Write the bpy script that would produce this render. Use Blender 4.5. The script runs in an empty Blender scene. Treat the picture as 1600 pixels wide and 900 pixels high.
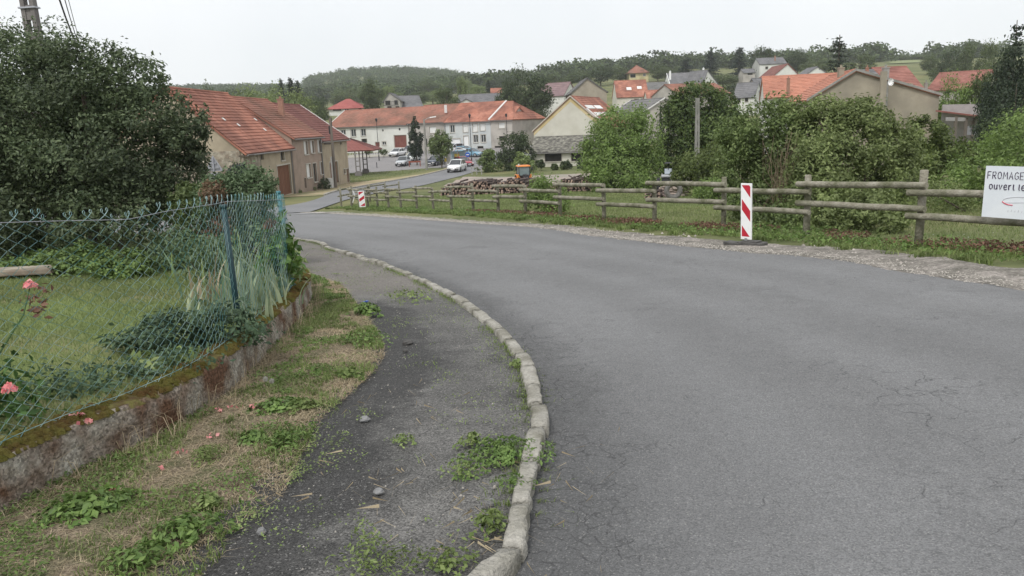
import bpy, math, random
import numpy as np
from mathutils import Vector, Matrix

# ---------------------------------------------------------------- camera (eye at the origin, looking along +Y)
SC = bpy.context.scene
COL = SC.collection
TH = math.radians(11.8); RO = math.radians(-2.2); F = 1244.4
fw = np.array([0, math.cos(TH), -math.sin(TH)]); up0 = np.array([0, math.sin(TH), math.cos(TH)]); rt0 = np.array([1., 0, 0])
rt = math.cos(RO)*rt0 + math.sin(RO)*up0
up = math.cos(RO)*up0 - math.sin(RO)*rt0
cam_d = bpy.data.cameras.new('camera'); cam = bpy.data.objects.new('camera', cam_d); COL.objects.link(cam)
cam.matrix_world = Matrix(((rt[0], up[0], -fw[0], 0), (rt[1], up[1], -fw[1], 0), (rt[2], up[2], -fw[2], 0), (0, 0, 0, 1)))
cam_d.sensor_width = 36; cam_d.lens = 28.0; cam_d.clip_start = 0.05; cam_d.clip_end = 6000
SC.camera = cam
# ---------------------------------------------------------------- overcast sky and a soft, weak sun
SUN_EL, SUN_AZ = math.radians(52), math.radians(205)
W = bpy.data.worlds.new('World'); SC.world = W; W.use_nodes = True
nt = W.node_tree; nt.nodes.clear()
o = nt.nodes.new('ShaderNodeOutputWorld'); bg = nt.nodes.new('ShaderNodeBackground')
sky = nt.nodes.new('ShaderNodeTexSky'); sky.sky_type = 'NISHITA'; sky.sun_disc = False
sky.sun_elevation = SUN_EL; sky.sun_rotation = SUN_AZ; sky.dust_density = 3
tc = nt.nodes.new('ShaderNodeTexCoord'); nz = nt.nodes.new('ShaderNodeTexNoise'); nz.inputs['Scale'].default_value = 2.2; nz.inputs['Detail'].default_value = 5
cr = nt.nodes.new('ShaderNodeValToRGB')
cr.color_ramp.elements[0].position = .3; cr.color_ramp.elements[0].color = (6.7, 6.95, 7.2, 1)
cr.color_ramp.elements[1].position = .7; cr.color_ramp.elements[1].color = (8.1, 8.2, 8.3, 1)
mx = nt.nodes.new('ShaderNodeMix'); mx.data_type = 'RGBA'; mx.inputs[0].default_value = .94
L = nt.links.new
L(tc.outputs['Generated'], nz.inputs['Vector']); L(nz.outputs['Fac'], cr.inputs[0]); L(sky.outputs[0], mx.inputs[6]); L(cr.outputs[0], mx.inputs[7])
L(mx.outputs[2], bg.inputs[0]); bg.inputs[1].default_value = .1; L(bg.outputs[0], o.inputs[0])
sd = bpy.data.lights.new('sun', 'SUN'); sd.energy = 1.5; sd.angle = math.radians(12); sd.color = (1, .975, .94)
so = bpy.data.objects.new('sun', sd); COL.objects.link(so)
sdir = Vector((math.sin(SUN_AZ)*math.cos(SUN_EL), math.cos(SUN_AZ)*math.cos(SUN_EL), math.sin(SUN_EL)))
so.rotation_euler = sdir.to_track_quat('Z', 'Y').to_euler()
SC.view_settings.view_transform = 'Standard'; SC.view_settings.look = 'None'; SC.view_settings.exposure = 0.52; SC.view_settings.gamma = 1
SC.render.engine = 'CYCLES'; SC.cycles.max_bounces = 6; SC.cycles.diffuse_bounces = 3; SC.cycles.glossy_bounces = 2
SC.cycles.transmission_bounces = 3; SC.cycles.transparent_max_bounces = 6; SC.cycles.volume_bounces = 1
SC.cycles.use_adaptive_sampling = True; SC.cycles.use_denoising = True

# ---------------------------------------------------------------- geometry of the place
def ray(px, py): return fw*F + rt*(px-800) - up*(py-450)
def at(px, py, Y):
    d = ray(px, py); return d*(Y/d[1])
def tab(xs, zs, w):
    g = np.arange(-100, 2600, 1.0); v = np.interp(g, xs, zs); k = np.ones(w)/w
    for _ in range(2): v = np.convolve(np.pad(v, w, mode='edge'), k, mode='same')[w:-w]
    return g, v
LPR = tab([-100,0,13.5,25,40,60,80,100,125,150,170,200,260,400,500,2600],[2,-1.62,-2.2,-2.95,-4.1,-5.15,-6.0,-6.5,-6.55,-5.3,-5.1,-2.5,4,9,14,14],9)
RPR = tab([-100,0,13.5,25,40,60,80,100,130,200,240,300,400,500,2600],[2,-1.62,-2.2,-2.95,-4.0,-4.9,-5.7,-6.1,-5.2,-1,3.5,11,20,27,27],9)
SKX = [-400,0,300,470,490,540,620,700,745,850,960,1100,1300,1400,1500,1600,2000]
SKY_ = [150,140,133,131,118,108,105,109,120,119,110,105,101,104,104,102,95]
SB = np.array([at(x, y, 1.0)[0] for x, y in zip(SKX, SKY_)]); SS = np.array([at(x, y, 1.0)[2] for x, y in zip(SKX, SKY_)])
def sst(a, b, x):
    t = np.clip((x-a)/(b-a), 0, 1); return t*t*(3-2*t)
def zg(x, y):
    x = np.asarray(x, float); y = np.asarray(y, float)
    b = x/np.maximum(y, 60.); t = sst(-.2, .22, b)
    near = np.interp(y, *LPR)*(1-t) + np.interp(y, *RPR)*t
    far = 1200*np.interp(b, SB, SS) - 13
    k = sst(450, 1200, y)
    return near*(1-k) + far*k - sst(1250, 2400, y)*120
def G(px, py, dz=0.0):
    d = ray(px, py); lo = 0.5
    for Y in np.concatenate([np.arange(1, 60, .5), np.arange(60, 1500, 3.)]):
        p = d*(Y/d[1])
        if p[2] < zg(p[0], p[1]) + dz:
            hi = Y
            for _ in range(25):
                m = (lo+hi)/2; p = d*(m/d[1])
                if p[2] < zg(p[0], p[1]) + dz: hi = m
                else: lo = m
            return d*(lo/d[1])
        lo = Y
    return d*(1400/d[1])
def Gs(pts, dz=0.0): return [tuple(G(a, b, dz)[:2]) for a, b in pts]
def V(x, y, dz=0): return np.array([x, y, float(zg(x, y))+dz])

# ---------------------------------------------------------------- materials
MATS = {}
def newmat(name):
    m = bpy.data.materials.new(name); m.use_nodes = True; n = m.node_tree; n.nodes.clear(); MATS[name] = m
    return m, n, n.nodes.new, n.links.new
def surf(name, c1, c2=None, scale=3., rough=.85, bump=.0, bscale=None, spec=.3, metal=0., c3=None, s3=1., f3=.5, island=0., detail=6, stretch=None, speck=None):
    """principled with noise colour mix, optional second large-scale colour, per-island variation and bump"""
    m, n, N, K = newmat(name)
    out = N('ShaderNodeOutputMaterial'); p = N('ShaderNodeBsdfPrincipled'); K(p.outputs[0], out.inputs[0])
    p.inputs['Roughness'].default_value = rough; p.inputs['Specular IOR Level'].default_value = spec; p.inputs['Metallic'].default_value = metal
    t = N('ShaderNodeTexCoord'); vec = t.outputs['Object']
    if stretch:
        mp = N('ShaderNodeMapping'); mp.inputs['Scale'].default_value = stretch; K(vec, mp.inputs[0]); vec = mp.outputs[0]
    c2 = c2 or c1
    a = N('ShaderNodeTexNoise'); a.inputs['Scale'].default_value = scale; a.inputs['Detail'].default_value = detail; a.inputs['Roughness'].default_value = .65; K(vec, a.inputs['Vector'])
    r = N('ShaderNodeValToRGB'); r.color_ramp.elements[0].position = .35; r.color_ramp.elements[1].position = .65
    r.color_ramp.elements[0].color = (*c1, 1); r.color_ramp.elements[1].color = (*c2, 1); K(a.outputs['Fac'], r.inputs[0]); col = r.outputs[0]
    if c3:
        b = N('ShaderNodeTexNoise'); b.inputs['Scale'].default_value = s3; b.inputs['Detail'].default_value = 5; K(t.outputs['Object'], b.inputs['Vector'])
        rr = N('ShaderNodeMapRange'); rr.inputs[1].default_value = .5-.12+(.5-f3)*.4; rr.inputs[2].default_value = .5+.12+(.5-f3)*.4; K(b.outputs['Fac'], rr.inputs[0])
        x = N('ShaderNodeMix'); x.data_type = 'RGBA'; K(rr.outputs[0], x.inputs[0]); K(col, x.inputs[6]); x.inputs[7].default_value = (*c3, 1); col = x.outputs[2]
    if speck:
        vo = N('ShaderNodeTexVoronoi'); vo.inputs['Scale'].default_value = speck[0]; K(t.outputs['Object'], vo.inputs['Vector'])
        sp = N('ShaderNodeSeparateColor'); K(vo.outputs['Color'], sp.inputs[0])
        rr = N('ShaderNodeMapRange'); rr.inputs[3].default_value = 1-speck[1]; rr.inputs[4].default_value = 1+speck[1]; K(sp.outputs[0], rr.inputs[0])
        hs = N('ShaderNodeHueSaturation'); K(col, hs.inputs['Color']); K(rr.outputs[0], hs.inputs['Value']); col = hs.outputs[0]
    if island:
        g = N('ShaderNodeNewGeometry'); rr = N('ShaderNodeMapRange'); rr.inputs[3].default_value = 1-island; rr.inputs[4].default_value = 1+island
        K(g.outputs['Random Per Island'], rr.inputs[0]); hs = N('ShaderNodeHueSaturation'); K(col, hs.inputs['Color']); K(rr.outputs[0], hs.inputs['Value']); col = hs.outputs[0]
    K(col, p.inputs['Base Color'])
    if bump:
        b = N('ShaderNodeTexNoise'); b.inputs['Scale'].default_value = bscale or scale*3; b.inputs['Detail'].default_value = 5; K(vec, b.inputs['Vector'])
        bm = N('ShaderNodeBump'); bm.inputs['Strength'].default_value = min(1, bump); bm.inputs['Distance'].default_value = .02*max(1, bump); K(b.outputs['Fac'], bm.inputs['Height']); K(bm.outputs[0], p.inputs['Normal'])
    return m
def leafm(name, c1, c2, tr=.3, rough=.55, clump=1.2, dark=.35):
    m, n, N, K = newmat(name)
    out = N('ShaderNodeOutputMaterial'); p = N('ShaderNodeBsdfPrincipled'); p.inputs['Roughness'].default_value = rough; p.inputs['Specular IOR Level'].default_value = .3
    g = N('ShaderNodeNewGeometry'); r = N('ShaderNodeValToRGB')
    r.color_ramp.elements[0].color = (*c1, 1); r.color_ramp.elements[1].color = (*c2, 1); K(g.outputs['Random Per Island'], r.inputs[0])
    t = N('ShaderNodeTexCoord'); b = N('ShaderNodeTexNoise'); b.inputs['Scale'].default_value = clump; b.inputs['Detail'].default_value = 2; K(t.outputs['Object'], b.inputs['Vector'])
    rr = N('ShaderNodeMapRange'); rr.inputs[1].default_value = .3; rr.inputs[2].default_value = .7; rr.inputs[3].default_value = 1-dark; rr.inputs[4].default_value = 1+dark; K(b.outputs['Fac'], rr.inputs[0])
    hs = N('ShaderNodeHueSaturation'); K(r.outputs[0], hs.inputs['Color']); K(rr.outputs[0], hs.inputs['Value']); K(hs.outputs[0], p.inputs['Base Color'])
    tl = N('ShaderNodeBsdfTranslucent'); K(hs.outputs[0], tl.inputs[0]); ms = N('ShaderNodeMixShader'); ms.inputs[0].default_value = tr
    K(p.outputs[0], ms.inputs[1]); K(tl.outputs[0], ms.inputs[2]); K(ms.outputs[0], out.inputs[0])
    return m
def asphalt(name, c1, c2, c3, crack=.5, agg=90., patch=.35, worn=.18, attr=False):
    m, n, N, K = newmat(name)
    out = N('ShaderNodeOutputMaterial'); p = N('ShaderNodeBsdfPrincipled'); K(p.outputs[0], out.inputs[0]); p.inputs['Roughness'].default_value = .8; p.inputs['Specular IOR Level'].default_value = .35
    t = N('ShaderNodeTexCoord'); v = t.outputs['Object']
    def noise(s, d=5, r=.6, vec=None):
        a = N('ShaderNodeTexNoise'); a.inputs['Scale'].default_value = s; a.inputs['Detail'].default_value = d; a.inputs['Roughness'].default_value = r; K(vec or v, a.inputs['Vector']); return a
    def mr(src, a, b, c=0., d=1.):
        q = N('ShaderNodeMapRange'); q.inputs[1].default_value = a; q.inputs[2].default_value = b; q.inputs[3].default_value = c; q.inputs[4].default_value = d; K(src, q.inputs[0]); return q.outputs[0]
    def mixc(f, a, b):
        q = N('ShaderNodeMix'); q.data_type = 'RGBA'; K(f, q.inputs[0])
        for i, s in ((6, a), (7, b)):
            if isinstance(s, tuple): q.inputs[i].default_value = (*s, 1)
            else: K(s, q.inputs[i])
        return q.outputs[2]
    def math_(op, a, b):
        q = N('ShaderNodeMath'); q.operation = op
        for i, s in ((0, a), (1, b)):
            if isinstance(s, (int, float)): q.inputs[i].default_value = s
            else: K(s, q.inputs[i])
        return q.outputs[0]
    big = noise(patch, 4); col = mixc(mr(big.outputs['Fac'], .38, .62), c1, c2)
    fine = noise(7., 6, .75); col = mixc(mr(fine.outputs['Fac'], .42, .75, 0, .6), col, c3)
    if attr == 'pave':
        at1 = N('ShaderNodeAttribute'); at1.attribute_name = 'tar'; en = noise(2.0, 6, .75)
        tf_ = mr(math_('ADD', at1.outputs['Fac'], math_('MULTIPLY', math_('SUBTRACT', en.outputs['Fac'], .5), 2.2)), .3, .75)
        col = mixc(math_('MULTIPLY', tf_, .9), col, (.036, .035, .034))
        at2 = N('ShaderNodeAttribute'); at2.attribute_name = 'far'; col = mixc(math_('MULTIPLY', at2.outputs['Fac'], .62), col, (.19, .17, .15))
    if attr == 'road':
        at1 = N('ShaderNodeAttribute'); at1.attribute_name = 'tar'; en = noise(1.1, 6, .75)
        tf_ = mr(math_('ADD', at1.outputs['Fac'], math_('MULTIPLY', math_('SUBTRACT', en.outputs['Fac'], .5), 1.2)), .2, .9)
        col = mixc(math_('MULTIPLY', tf_, .55), col, (.062, .062, .062))
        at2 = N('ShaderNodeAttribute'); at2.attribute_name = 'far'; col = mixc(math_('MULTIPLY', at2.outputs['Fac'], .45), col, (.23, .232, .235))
        oil = noise(.9, 3, .5); col = mixc(mr(oil.outputs['Fac'], .66, .72, 0, .35), col, (.08, .08, .08))
    vo = N('ShaderNodeTexVoronoi'); vo.inputs['Scale'].default_value = agg; K(v, vo.inputs['Vector'])
    sp = N('ShaderNodeSeparateColor'); K(vo.outputs['Color'], sp.inputs[0])
    hs = N('ShaderNodeHueSaturation'); K(col, hs.inputs['Color']); K(mr(sp.outputs[0], 0, 1, 1-worn*2, 1+worn*2), hs.inputs['Value']); col = hs.outputs[0]
    # pale chips
    chip = mr(sp.outputs[1], .95, .97); col = mixc(math_('MULTIPLY', chip, .35), col, (.38, .37, .35))
    # fine crazing: distorted voronoi edges, only where a mask noise allows
    dn = noise(1.3, 4); ds = N('ShaderNodeVectorMath'); ds.operation = 'SCALE'; ds.inputs['Scale'].default_value = .9; K(dn.outputs['Color'], ds.inputs[0])
    ad = N('ShaderNodeVectorMath'); ad.operation = 'ADD'; K(v, ad.inputs[0]); K(ds.outputs[0], ad.inputs[1])
    v2 = N('ShaderNodeTexVoronoi'); v2.feature = 'DISTANCE_TO_EDGE'; v2.inputs['Scale'].default_value = 2.6; K(ad.outputs[0], v2.inputs['Vector'])
    v3 = N('ShaderNodeTexVoronoi'); v3.feature = 'DISTANCE_TO_EDGE'; v3.inputs['Scale'].default_value = 7.; K(ad.outputs[0], v3.inputs['Vector'])
    l1 = mr(v2.outputs['Distance'], .003, .014, 1, 0); l2 = mr(v3.outputs['Distance'], .006, .045, 1, 0)
    mk = noise(.55, 5, .7); mk2 = noise(2.7, 5, .8)
    mkb = math_('ADD', mk.outputs['Fac'], math_('MULTIPLY', at1.outputs['Fac'], .12)) if attr == 'road' else mk.outputs['Fac']; mkc = math_('ADD', mk2.outputs['Fac'], math_('MULTIPLY', at1.outputs['Fac'], .14)) if attr == 'road' else mk2.outputs['Fac']
    a1 = math_('MULTIPLY', l1, mr(mkb, .5, .6)); a2 = math_('MULTIPLY', l2, mr(mkc, .54, .68))
    cm = math_('MULTIPLY', math_('MAXIMUM', a1, a2), crack)
    col = mixc(cm, col, (.022, .022, .023)); K(col, p.inputs['Base Color'])
    h = math_('SUBTRACT', math_('ADD', math_('MULTIPLY', vo.outputs['Distance'], -.5), fine.outputs['Fac']), math_('MULTIPLY', cm, 1.2))
    bm = N('ShaderNodeBump'); bm.inputs['Strength'].default_value = .7; bm.inputs['Distance'].default_value = .012; K(h, bm.inputs['Height']); K(bm.outputs[0], p.inputs['Normal'])
    return m

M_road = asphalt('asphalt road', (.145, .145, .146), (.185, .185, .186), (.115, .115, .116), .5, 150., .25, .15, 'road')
M_street = asphalt('asphalt street', (.17, .172, .178), (.2, .2, .205), (.15, .15, .155), .3, 40., .2, .1)
M_pave = asphalt('asphalt pavement', (.095, .092, .087), (.15, .145, .137), (.06, .058, .055), .5, 130., 1.1, .28, 'pave')
M_park = asphalt('asphalt square', (.2, .19, .19), (.25, .235, .23), (.18, .17, .17), .2, 20., .15, .1)
M_ground = surf('meadow ground', (.09, .11, .045), (.15, .16, .075), 1.2, .95, .6, 6, .1, c3=(.2, .19, .09), s3=.12, f3=.35)
M_turf = surf('garden turf', (.11, .145, .05), (.18, .22, .085), 2.5, .95, .8, 14, .1, c3=(.2, .19, .1), s3=.9, f3=.35)
M_soil = surf('dry verge soil', (.13, .1, .07), (.3, .245, .175), 30., .95, 1.6, 60, .1, c3=(.12, .12, .065), s3=5, f3=.45, speck=(110, .4))
M_gravel = surf('roadside gravel', (.2, .18, .16), (.34, .31, .28), 14., .95, .9, 40, .15, c3=(.15, .14, .12), s3=2.5, f3=.5, speck=(35, .35))
M_yard = surf('gravel yard', (.3, .24, .21), (.4, .34, .3), 1.5, .95, .3, 9, .1, c3=(.25, .24, .2), s3=.2, f3=.4)
M_sand = surf('sandy strip', (.36, .27, .17), (.44, .36, .25), 1.2, .95, .3, 9, .1, c3=(.25, .24, .13), s3=.4, f3=.4)
M_field = surf('stubble field', (.42, .33, .2), (.46, .38, .25), .05, .95)
M_kerb = surf('worn concrete kerb', (.32, .305, .27), (.46, .44, .395), 9., .95, 1.2, 45, .1, c3=(.2, .19, .155), s3=4.5, f3=.42, speck=(60, .14))
M_wallc = surf('lichened concrete', (.25, .23, .19), (.42, .4, .35), 9., .95, 1.6, 26, .15, c3=(.125, .07, .045), s3=2.6, f3=.5, speck=(70, .4))
_n = M_wallc.node_tree; _N = _n.nodes.new; _p = _n.nodes['Principled BSDF']; _src = _p.inputs['Base Color'].links[0].from_socket
_g = _N('ShaderNodeNewGeometry'); _s = _N('ShaderNodeSeparateXYZ'); _n.links.new(_g.outputs['True Normal'], _s.inputs[0]); _t = _N('ShaderNodeTexCoord'); _z = _N('ShaderNodeTexNoise'); _z.inputs['Scale'].default_value = 11; _z.inputs['Detail'].default_value = 6; _n.links.new(_t.outputs['Object'], _z.inputs['Vector'])
_a = _N('ShaderNodeMath'); _a.operation = 'MULTIPLY_ADD'; _n.links.new(_z.outputs['Fac'], _a.inputs[0]); _a.inputs[1].default_value = 1.6; _n.links.new(_s.outputs[2], _a.inputs[2])
_r = _N('ShaderNodeMapRange'); _r.inputs[1].default_value = 1.35; _r.inputs[2].default_value = 1.6; _n.links.new(_a.outputs[0], _r.inputs[0]); _m = _N('ShaderNodeMix'); _m.data_type = 'RGBA'; _n.links.new(_r.outputs[0], _m.inputs[0]); _n.links.new(_src, _m.inputs[6])
_c = _N('ShaderNodeValToRGB'); _c.color_ramp.elements[0].position = .4; _c.color_ramp.elements[0].color = (.085, .055, .025, 1); _c.color_ramp.elements[1].position = .6; _c.color_ramp.elements[1].color = (.145, .13, .045, 1); _n.links.new(_z.outputs['Fac'], _c.inputs[0]); _n.links.new(_c.outputs[0], _m.inputs[7]); _n.links.new(_m.outputs[2], _p.inputs['Base Color'])
M_moss = surf('moss', (.085, .08, .02), (.15, .135, .04), 14., 1., 1.5, 60, .05, c3=(.10, .06, .025), s3=5., f3=.4)
M_grass = leafm('fresh grass', (.11, .16, .045), (.25, .31, .11), .35, .6)
M_lawn = leafm('lawn grass', (.14, .185, .065), (.27, .315, .13), .35, .6, .7, .25)
M_straw = leafm('dry grass', (.3, .235, .145), (.5, .42, .29), .25, .7, 2., .25)
M_weed = leafm('weed leaf', (.085, .15, .035), (.2, .29, .085), .3, .5, 4, .3)
M_weedp = leafm('pale weed leaf', (.14, .2, .06), (.26, .32, .12), .3, .55, 4, .3)
M_red = leafm('reddish leaf', (.13, .065, .045), (.26, .15, .1), .25, .6, 2., .3)
M_plum = leafm('dark plum leaf', (.045, .068, .034), (.135, .17, .085), .3, .5, .8, .45)
M_hedge = leafm('hedge leaf', (.115, .155, .05), (.26, .31, .125), .35, .5, 1., .35)
M_hazel = leafm('hazel leaf', (.095, .14, .045), (.21, .27, .1), .35, .5, 1., .35)
M_ash = leafm('ash leaf', (.085, .125, .035), (.19, .235, .075), .35, .5, .6, .3)
M_walnut = leafm('walnut leaf', (.12, .185, .05), (.24, .33, .1), .4, .45, .7, .3)
M_dome = leafm('lime leaf', (.035, .065, .018), (.125, .17, .05), .3, .5, .5, .35)
M_tdark = leafm('dark tree leaf', (.04, .06, .027), (.09, .125, .05), .25, .6, .3, .3)
M_tmid = leafm('mid tree leaf', (.065, .095, .035), (.145, .185, .07), .3, .6, .3, .3)
M_tpale = leafm('pale tree leaf', (.15, .2, .07), (.27, .33, .13), .3, .6, .3, .25)
M_con = leafm('conifer needle', (.018, .032, .018), (.045, .065, .032), .15, .6, .4, .3)
M_blue = leafm('spruce needle', (.035, .055, .045), (.075, .1, .08), .15, .6, .4, .3)
M_jun = leafm('juniper needle', (.07, .12, .03), (.17, .24, .07), .2, .6, 1.2, .4)
M_heath = leafm('heath leaf', (.07, .12, .05), (.18, .24, .13), .25, .6, 1.2, .35)
M_russet = leafm('russet leaf', (.13, .085, .05), (.24, .16, .1), .25, .6, 1.2, .3)
M_rose = leafm('rose leaf', (.03, .07, .02), (.08, .15, .04), .25, .35, 4, .3)
M_petal = leafm('pink petal', (.75, .2, .24), (.85, .45, .42), .35, .5, 8, .15)
M_iris = leafm('iris leaf', (.16, .24, .14), (.36, .4, .25), .35, .5, 6, .3)
M_lav = leafm('lavender leaf', (.05, .09, .05), (.1, .15, .08), .2, .6, 4, .3)
M_peony = leafm('peony leaf', (.06, .13, .03), (.14, .22, .05), .3, .4, 4, .3)
M_bark = surf('bark', (.07, .055, .04), (.14, .115, .09), 8., .95, 1.2, 20, stretch=(3, 3, .6))
M_twig = surf('bare twig', (.16, .12, .08), (.24, .19, .13), 8., .95)
M_rail = surf('weathered round timber', (.23, .21, .165), (.35, .33, .27), 9., .95, 1.2, 30, .1, c3=(.14, .14, .09), s3=3.2, f3=.42, stretch=(1, 1, 1))
M_railend = surf('sawn timber end', (.24, .19, .13), (.3, .25, .18), 9., .95)
M_teal = surf('teal plastic wire', (.05, .2, .21), (.36, .5, .5), 3., .45, spec=.5, detail=2)  # pale second tone paints highlights into the wire colour
M_tealp = surf('teal painted post', (.01, .035, .042), (.016, .05, .058), 4., .5, spec=.4)
M_tealb = surf('bright teal end post', (.03, .14, .17), (.06, .2, .23), 4., .5, spec=.4)
M_galv = surf('galvanised wire', (.34, .35, .38), (.42, .42, .45), 9., .4, spec=.6, metal=.4)
M_white = surf('white panel', (.78, .78, .77), (.84, .84, .83), 6., .5, spec=.4)
M_board = surf('white board', (.66, .70, .74), (.74, .77, .8), 2., .45, spec=.4)
M_redp = surf('red reflective film', (.42, .012, .03), (.5, .02, .04), 5., .4, spec=.5)
M_rub = surf('black rubber base', (.06, .058, .055), (.11, .105, .1), 9., .8, .6, 30)
M_ink = surf('violet ink', (.03, .015, .05), (.04, .02, .06), 9., .6)
M_inkp = surf('pale pencil ink', (.4, .4, .44), (.5, .5, .52), 30., .7)
M_inkr = surf('red ink', (.6, .08, .12), (.7, .15, .2), 30., .6)
M_stone = surf('rubble stone', (.26, .24, .21), (.42, .39, .35), 5., .9, .6, 20, island=.3)
M_dkstone = surf('grey stone', (.16, .16, .16), (.28, .28, .28), 9., .9, .6, 30)
M_conc = surf('concrete pole', (.26, .25, .23), (.36, .345, .32), 3., .9, .5, 30, c3=(.2, .2, .18), s3=.8)
M_pole2 = surf('dark concrete pole', (.15, .135, .13), (.21, .195, .185), 3., .9, .6, 30)
M_wood = surf('grey utility pole', (.14, .12, .10), (.2, .175, .15), 2., .95, .5, 12, stretch=(2, 2, .3))
M_metal = surf('dark lamp metal', (.035, .036, .04), (.05, .05, .055), 5., .5, metal=.3)
M_steel = surf('grey metal', (.3, .31, .32), (.38, .39, .4), 4., .5, metal=.5)
M_cable = surf('cable', (.03, .03, .035), (.05, .05, .055), 4., .6)
M_tile = surf('orange clay tile', (.37, .15, .1), (.48, .225, .16), .5, .85, .3, 20, .2, c3=(.25, .11, .08), s3=.35, f3=.5, island=.1)
M_tiler = surf('red clay tile', (.29, .125, .1), (.38, .185, .15), .5, .85, .3, 20, .2, c3=(.24, .105, .085), s3=.3, f3=.5, island=.12)
M_tileb = surf('brown clay tile', (.32, .14, .1), (.4, .195, .145), .5, .85, .3, 20, .2, c3=(.2, .11, .08), s3=.25, f3=.5, island=.1)
M_tiled = surf('dull red tile', (.19, .08, .07), (.25, .11, .09), .5, .85, .3, 20, .2, island=.12)
M_tilen = surf('new orange tile', (.47, .2, .135), (.53, .25, .17), .3, .8, .2, 20, .2, c3=(.4, .18, .125), s3=.3, island=.07)
M_rred = surf('bright red roof', (.32, .09, .085), (.37, .115, .1), .3, .8, .2, 20, .2, island=.07)
M_rcan = surf('canopy red tile', (.22, .085, .075), (.27, .11, .095), .3, .8, .2, 20, .2, island=.1)
M_slate = surf('grey slate', (.13, .13, .135), (.19, .185, .19), .5, .8, .3, 20, .3, island=.12)
M_mauve = surf('mauve tile', (.19, .13, .135), (.25, .17, .17), .5, .8, .3, 20, .3, island=.1)
M_mossroof = surf('mossy slate', (.11, .105, .095), (.19, .18, .16), 1.2, .95, .5, 20, .1, c3=(.27, .26, .22), s3=2.2, f3=.42, island=.3)
M_eter = surf('fibre cement sheet', (.13, .13, .125), (.19, .185, .18), .6, .9, island=.06)
def stucco(name, c, d=.82, st=None): return surf(name, tuple(v*d for v in c), c, 1.1, .95, .3, 12, .1, c3=st or tuple(v*.68 for v in c), s3=.45, f3=.36)
M_sbeige = stucco('beige render', (.44, .375, .28)); M_sgab = stucco('grey lime render', (.36, .335, .265)); M_spink = stucco('pinkish render', (.37, .29, .235))
M_swhite = stucco('white render', (.68, .68, .64), .92, (.58, .58, .54)); M_sblue = stucco('pale blue render', (.54, .56, .55), .93, (.44, .47, .48))
M_sgreyb = stucco('grey beige render', (.47, .44, .4), .9); M_scream = stucco('cream render', (.60, .58, .51), .93, (.5, .48, .41))
M_syel = stucco('ochre render', (.6, .5, .3), .93, (.5, .38, .17)); M_sconc = stucco('dark cement render', (.37, .33, .26), .85, (.25, .225, .18)); M_syell = stucco('yellow render', (.6, .52, .3), .93)
M_rubble = surf('rubble masonry', (.27, .24, .19), (.43, .39, .32), 3., .95, 1.5, 6, .1, c3=(.22, .18, .14), s3=2.2, f3=.5, speck=(3.2, .25))
M_surr = surf('stone surround', (.42, .39, .34), (.5, .47, .41), 3., .9)
M_shut = surf('white shutter', (.66, .66, .64), (.72, .72, .7), 2., .7)
M_glass = surf('window glass', (.03, .035, .04), (.05, .055, .06), 2., .12, spec=.6)
M_dark = surf('dark opening', (.018, .016, .014), (.03, .027, .024), 2., .9)
M_door = surf('brown plank door', (.13, .055, .03), (.2, .09, .05), 2., .8, .4, 10, stretch=(4, 4, .4))
M_doorr = surf('red brown garage door', (.17, .06, .05), (.22, .085, .065), 2., .8)
M_pipe = surf('grey pipe', (.16, .15, .145), (.2, .19, .18), 2., .6)
M_brick = surf('chimney brick', (.26, .14, .10), (.34, .2, .15), 3., .95)
M_trim = surf('pale roof trim', (.6, .59, .57), (.68, .67, .65), 3., .7)
M_tyre = surf('tyre rubber', (.02, .02, .021), (.035, .035, .036), 5., .85)
M_oldtyre = surf('old dusty tyre', (.13, .125, .115), (.2, .19, .18), 8., .95, 1., 20)
M_logend = surf('log end', (.2, .135, .11), (.38, .28, .22), 2., .95, island=.45)
M_logbark = surf('log bark', (.06, .045, .04), (.13, .1, .09), 2., .95, island=.4)
M_logp = surf('pale split log', (.36, .29, .25), (.5, .42, .37), 2., .95, island=.3)
M_orange = surf('orange paint', (.68, .21, .035), (.74, .26, .05), 2., .4, spec=.5)
M_orred = surf('orange red paint', (.55, .08, .04), (.62, .12, .05), 2., .5)
M_bluep = surf('blue sign', (.04, .09, .36), (.05, .11, .4), 2., .4)
M_yelp = surf('yellow box', (.62, .45, .06), (.68, .5, .08), 2., .5)
M_rustw = surf('red brown timber', (.2, .06, .04), (.26, .08, .05), 2., .8)
M_greyt = surf('grey board', (.3, .29, .28), (.38, .37, .36), 2., .9)
def paint(name, c, metal=.0):
    m = surf(name, c, tuple(v*1.04 for v in c), 2., .25, spec=.5, metal=metal)
    m.node_tree.nodes['Principled BSDF'].inputs['Coat Weight'].default_value = .6; return m
M_pwhite = paint('white car paint', (.74, .75, .76)); M_psilver = paint('silver car paint', (.48, .5, .52), .3); M_pdark = paint('dark blue car paint', (.02, .03, .055))
M_pred = paint('dark red car paint', (.3, .015, .03)); M_pblue = paint('light blue car paint', (.16, .32, .42)); M_pblack = paint('black car paint', (.02, .02, .03)); M_pgw = paint('off white car paint', (.62, .65, .63))

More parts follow.
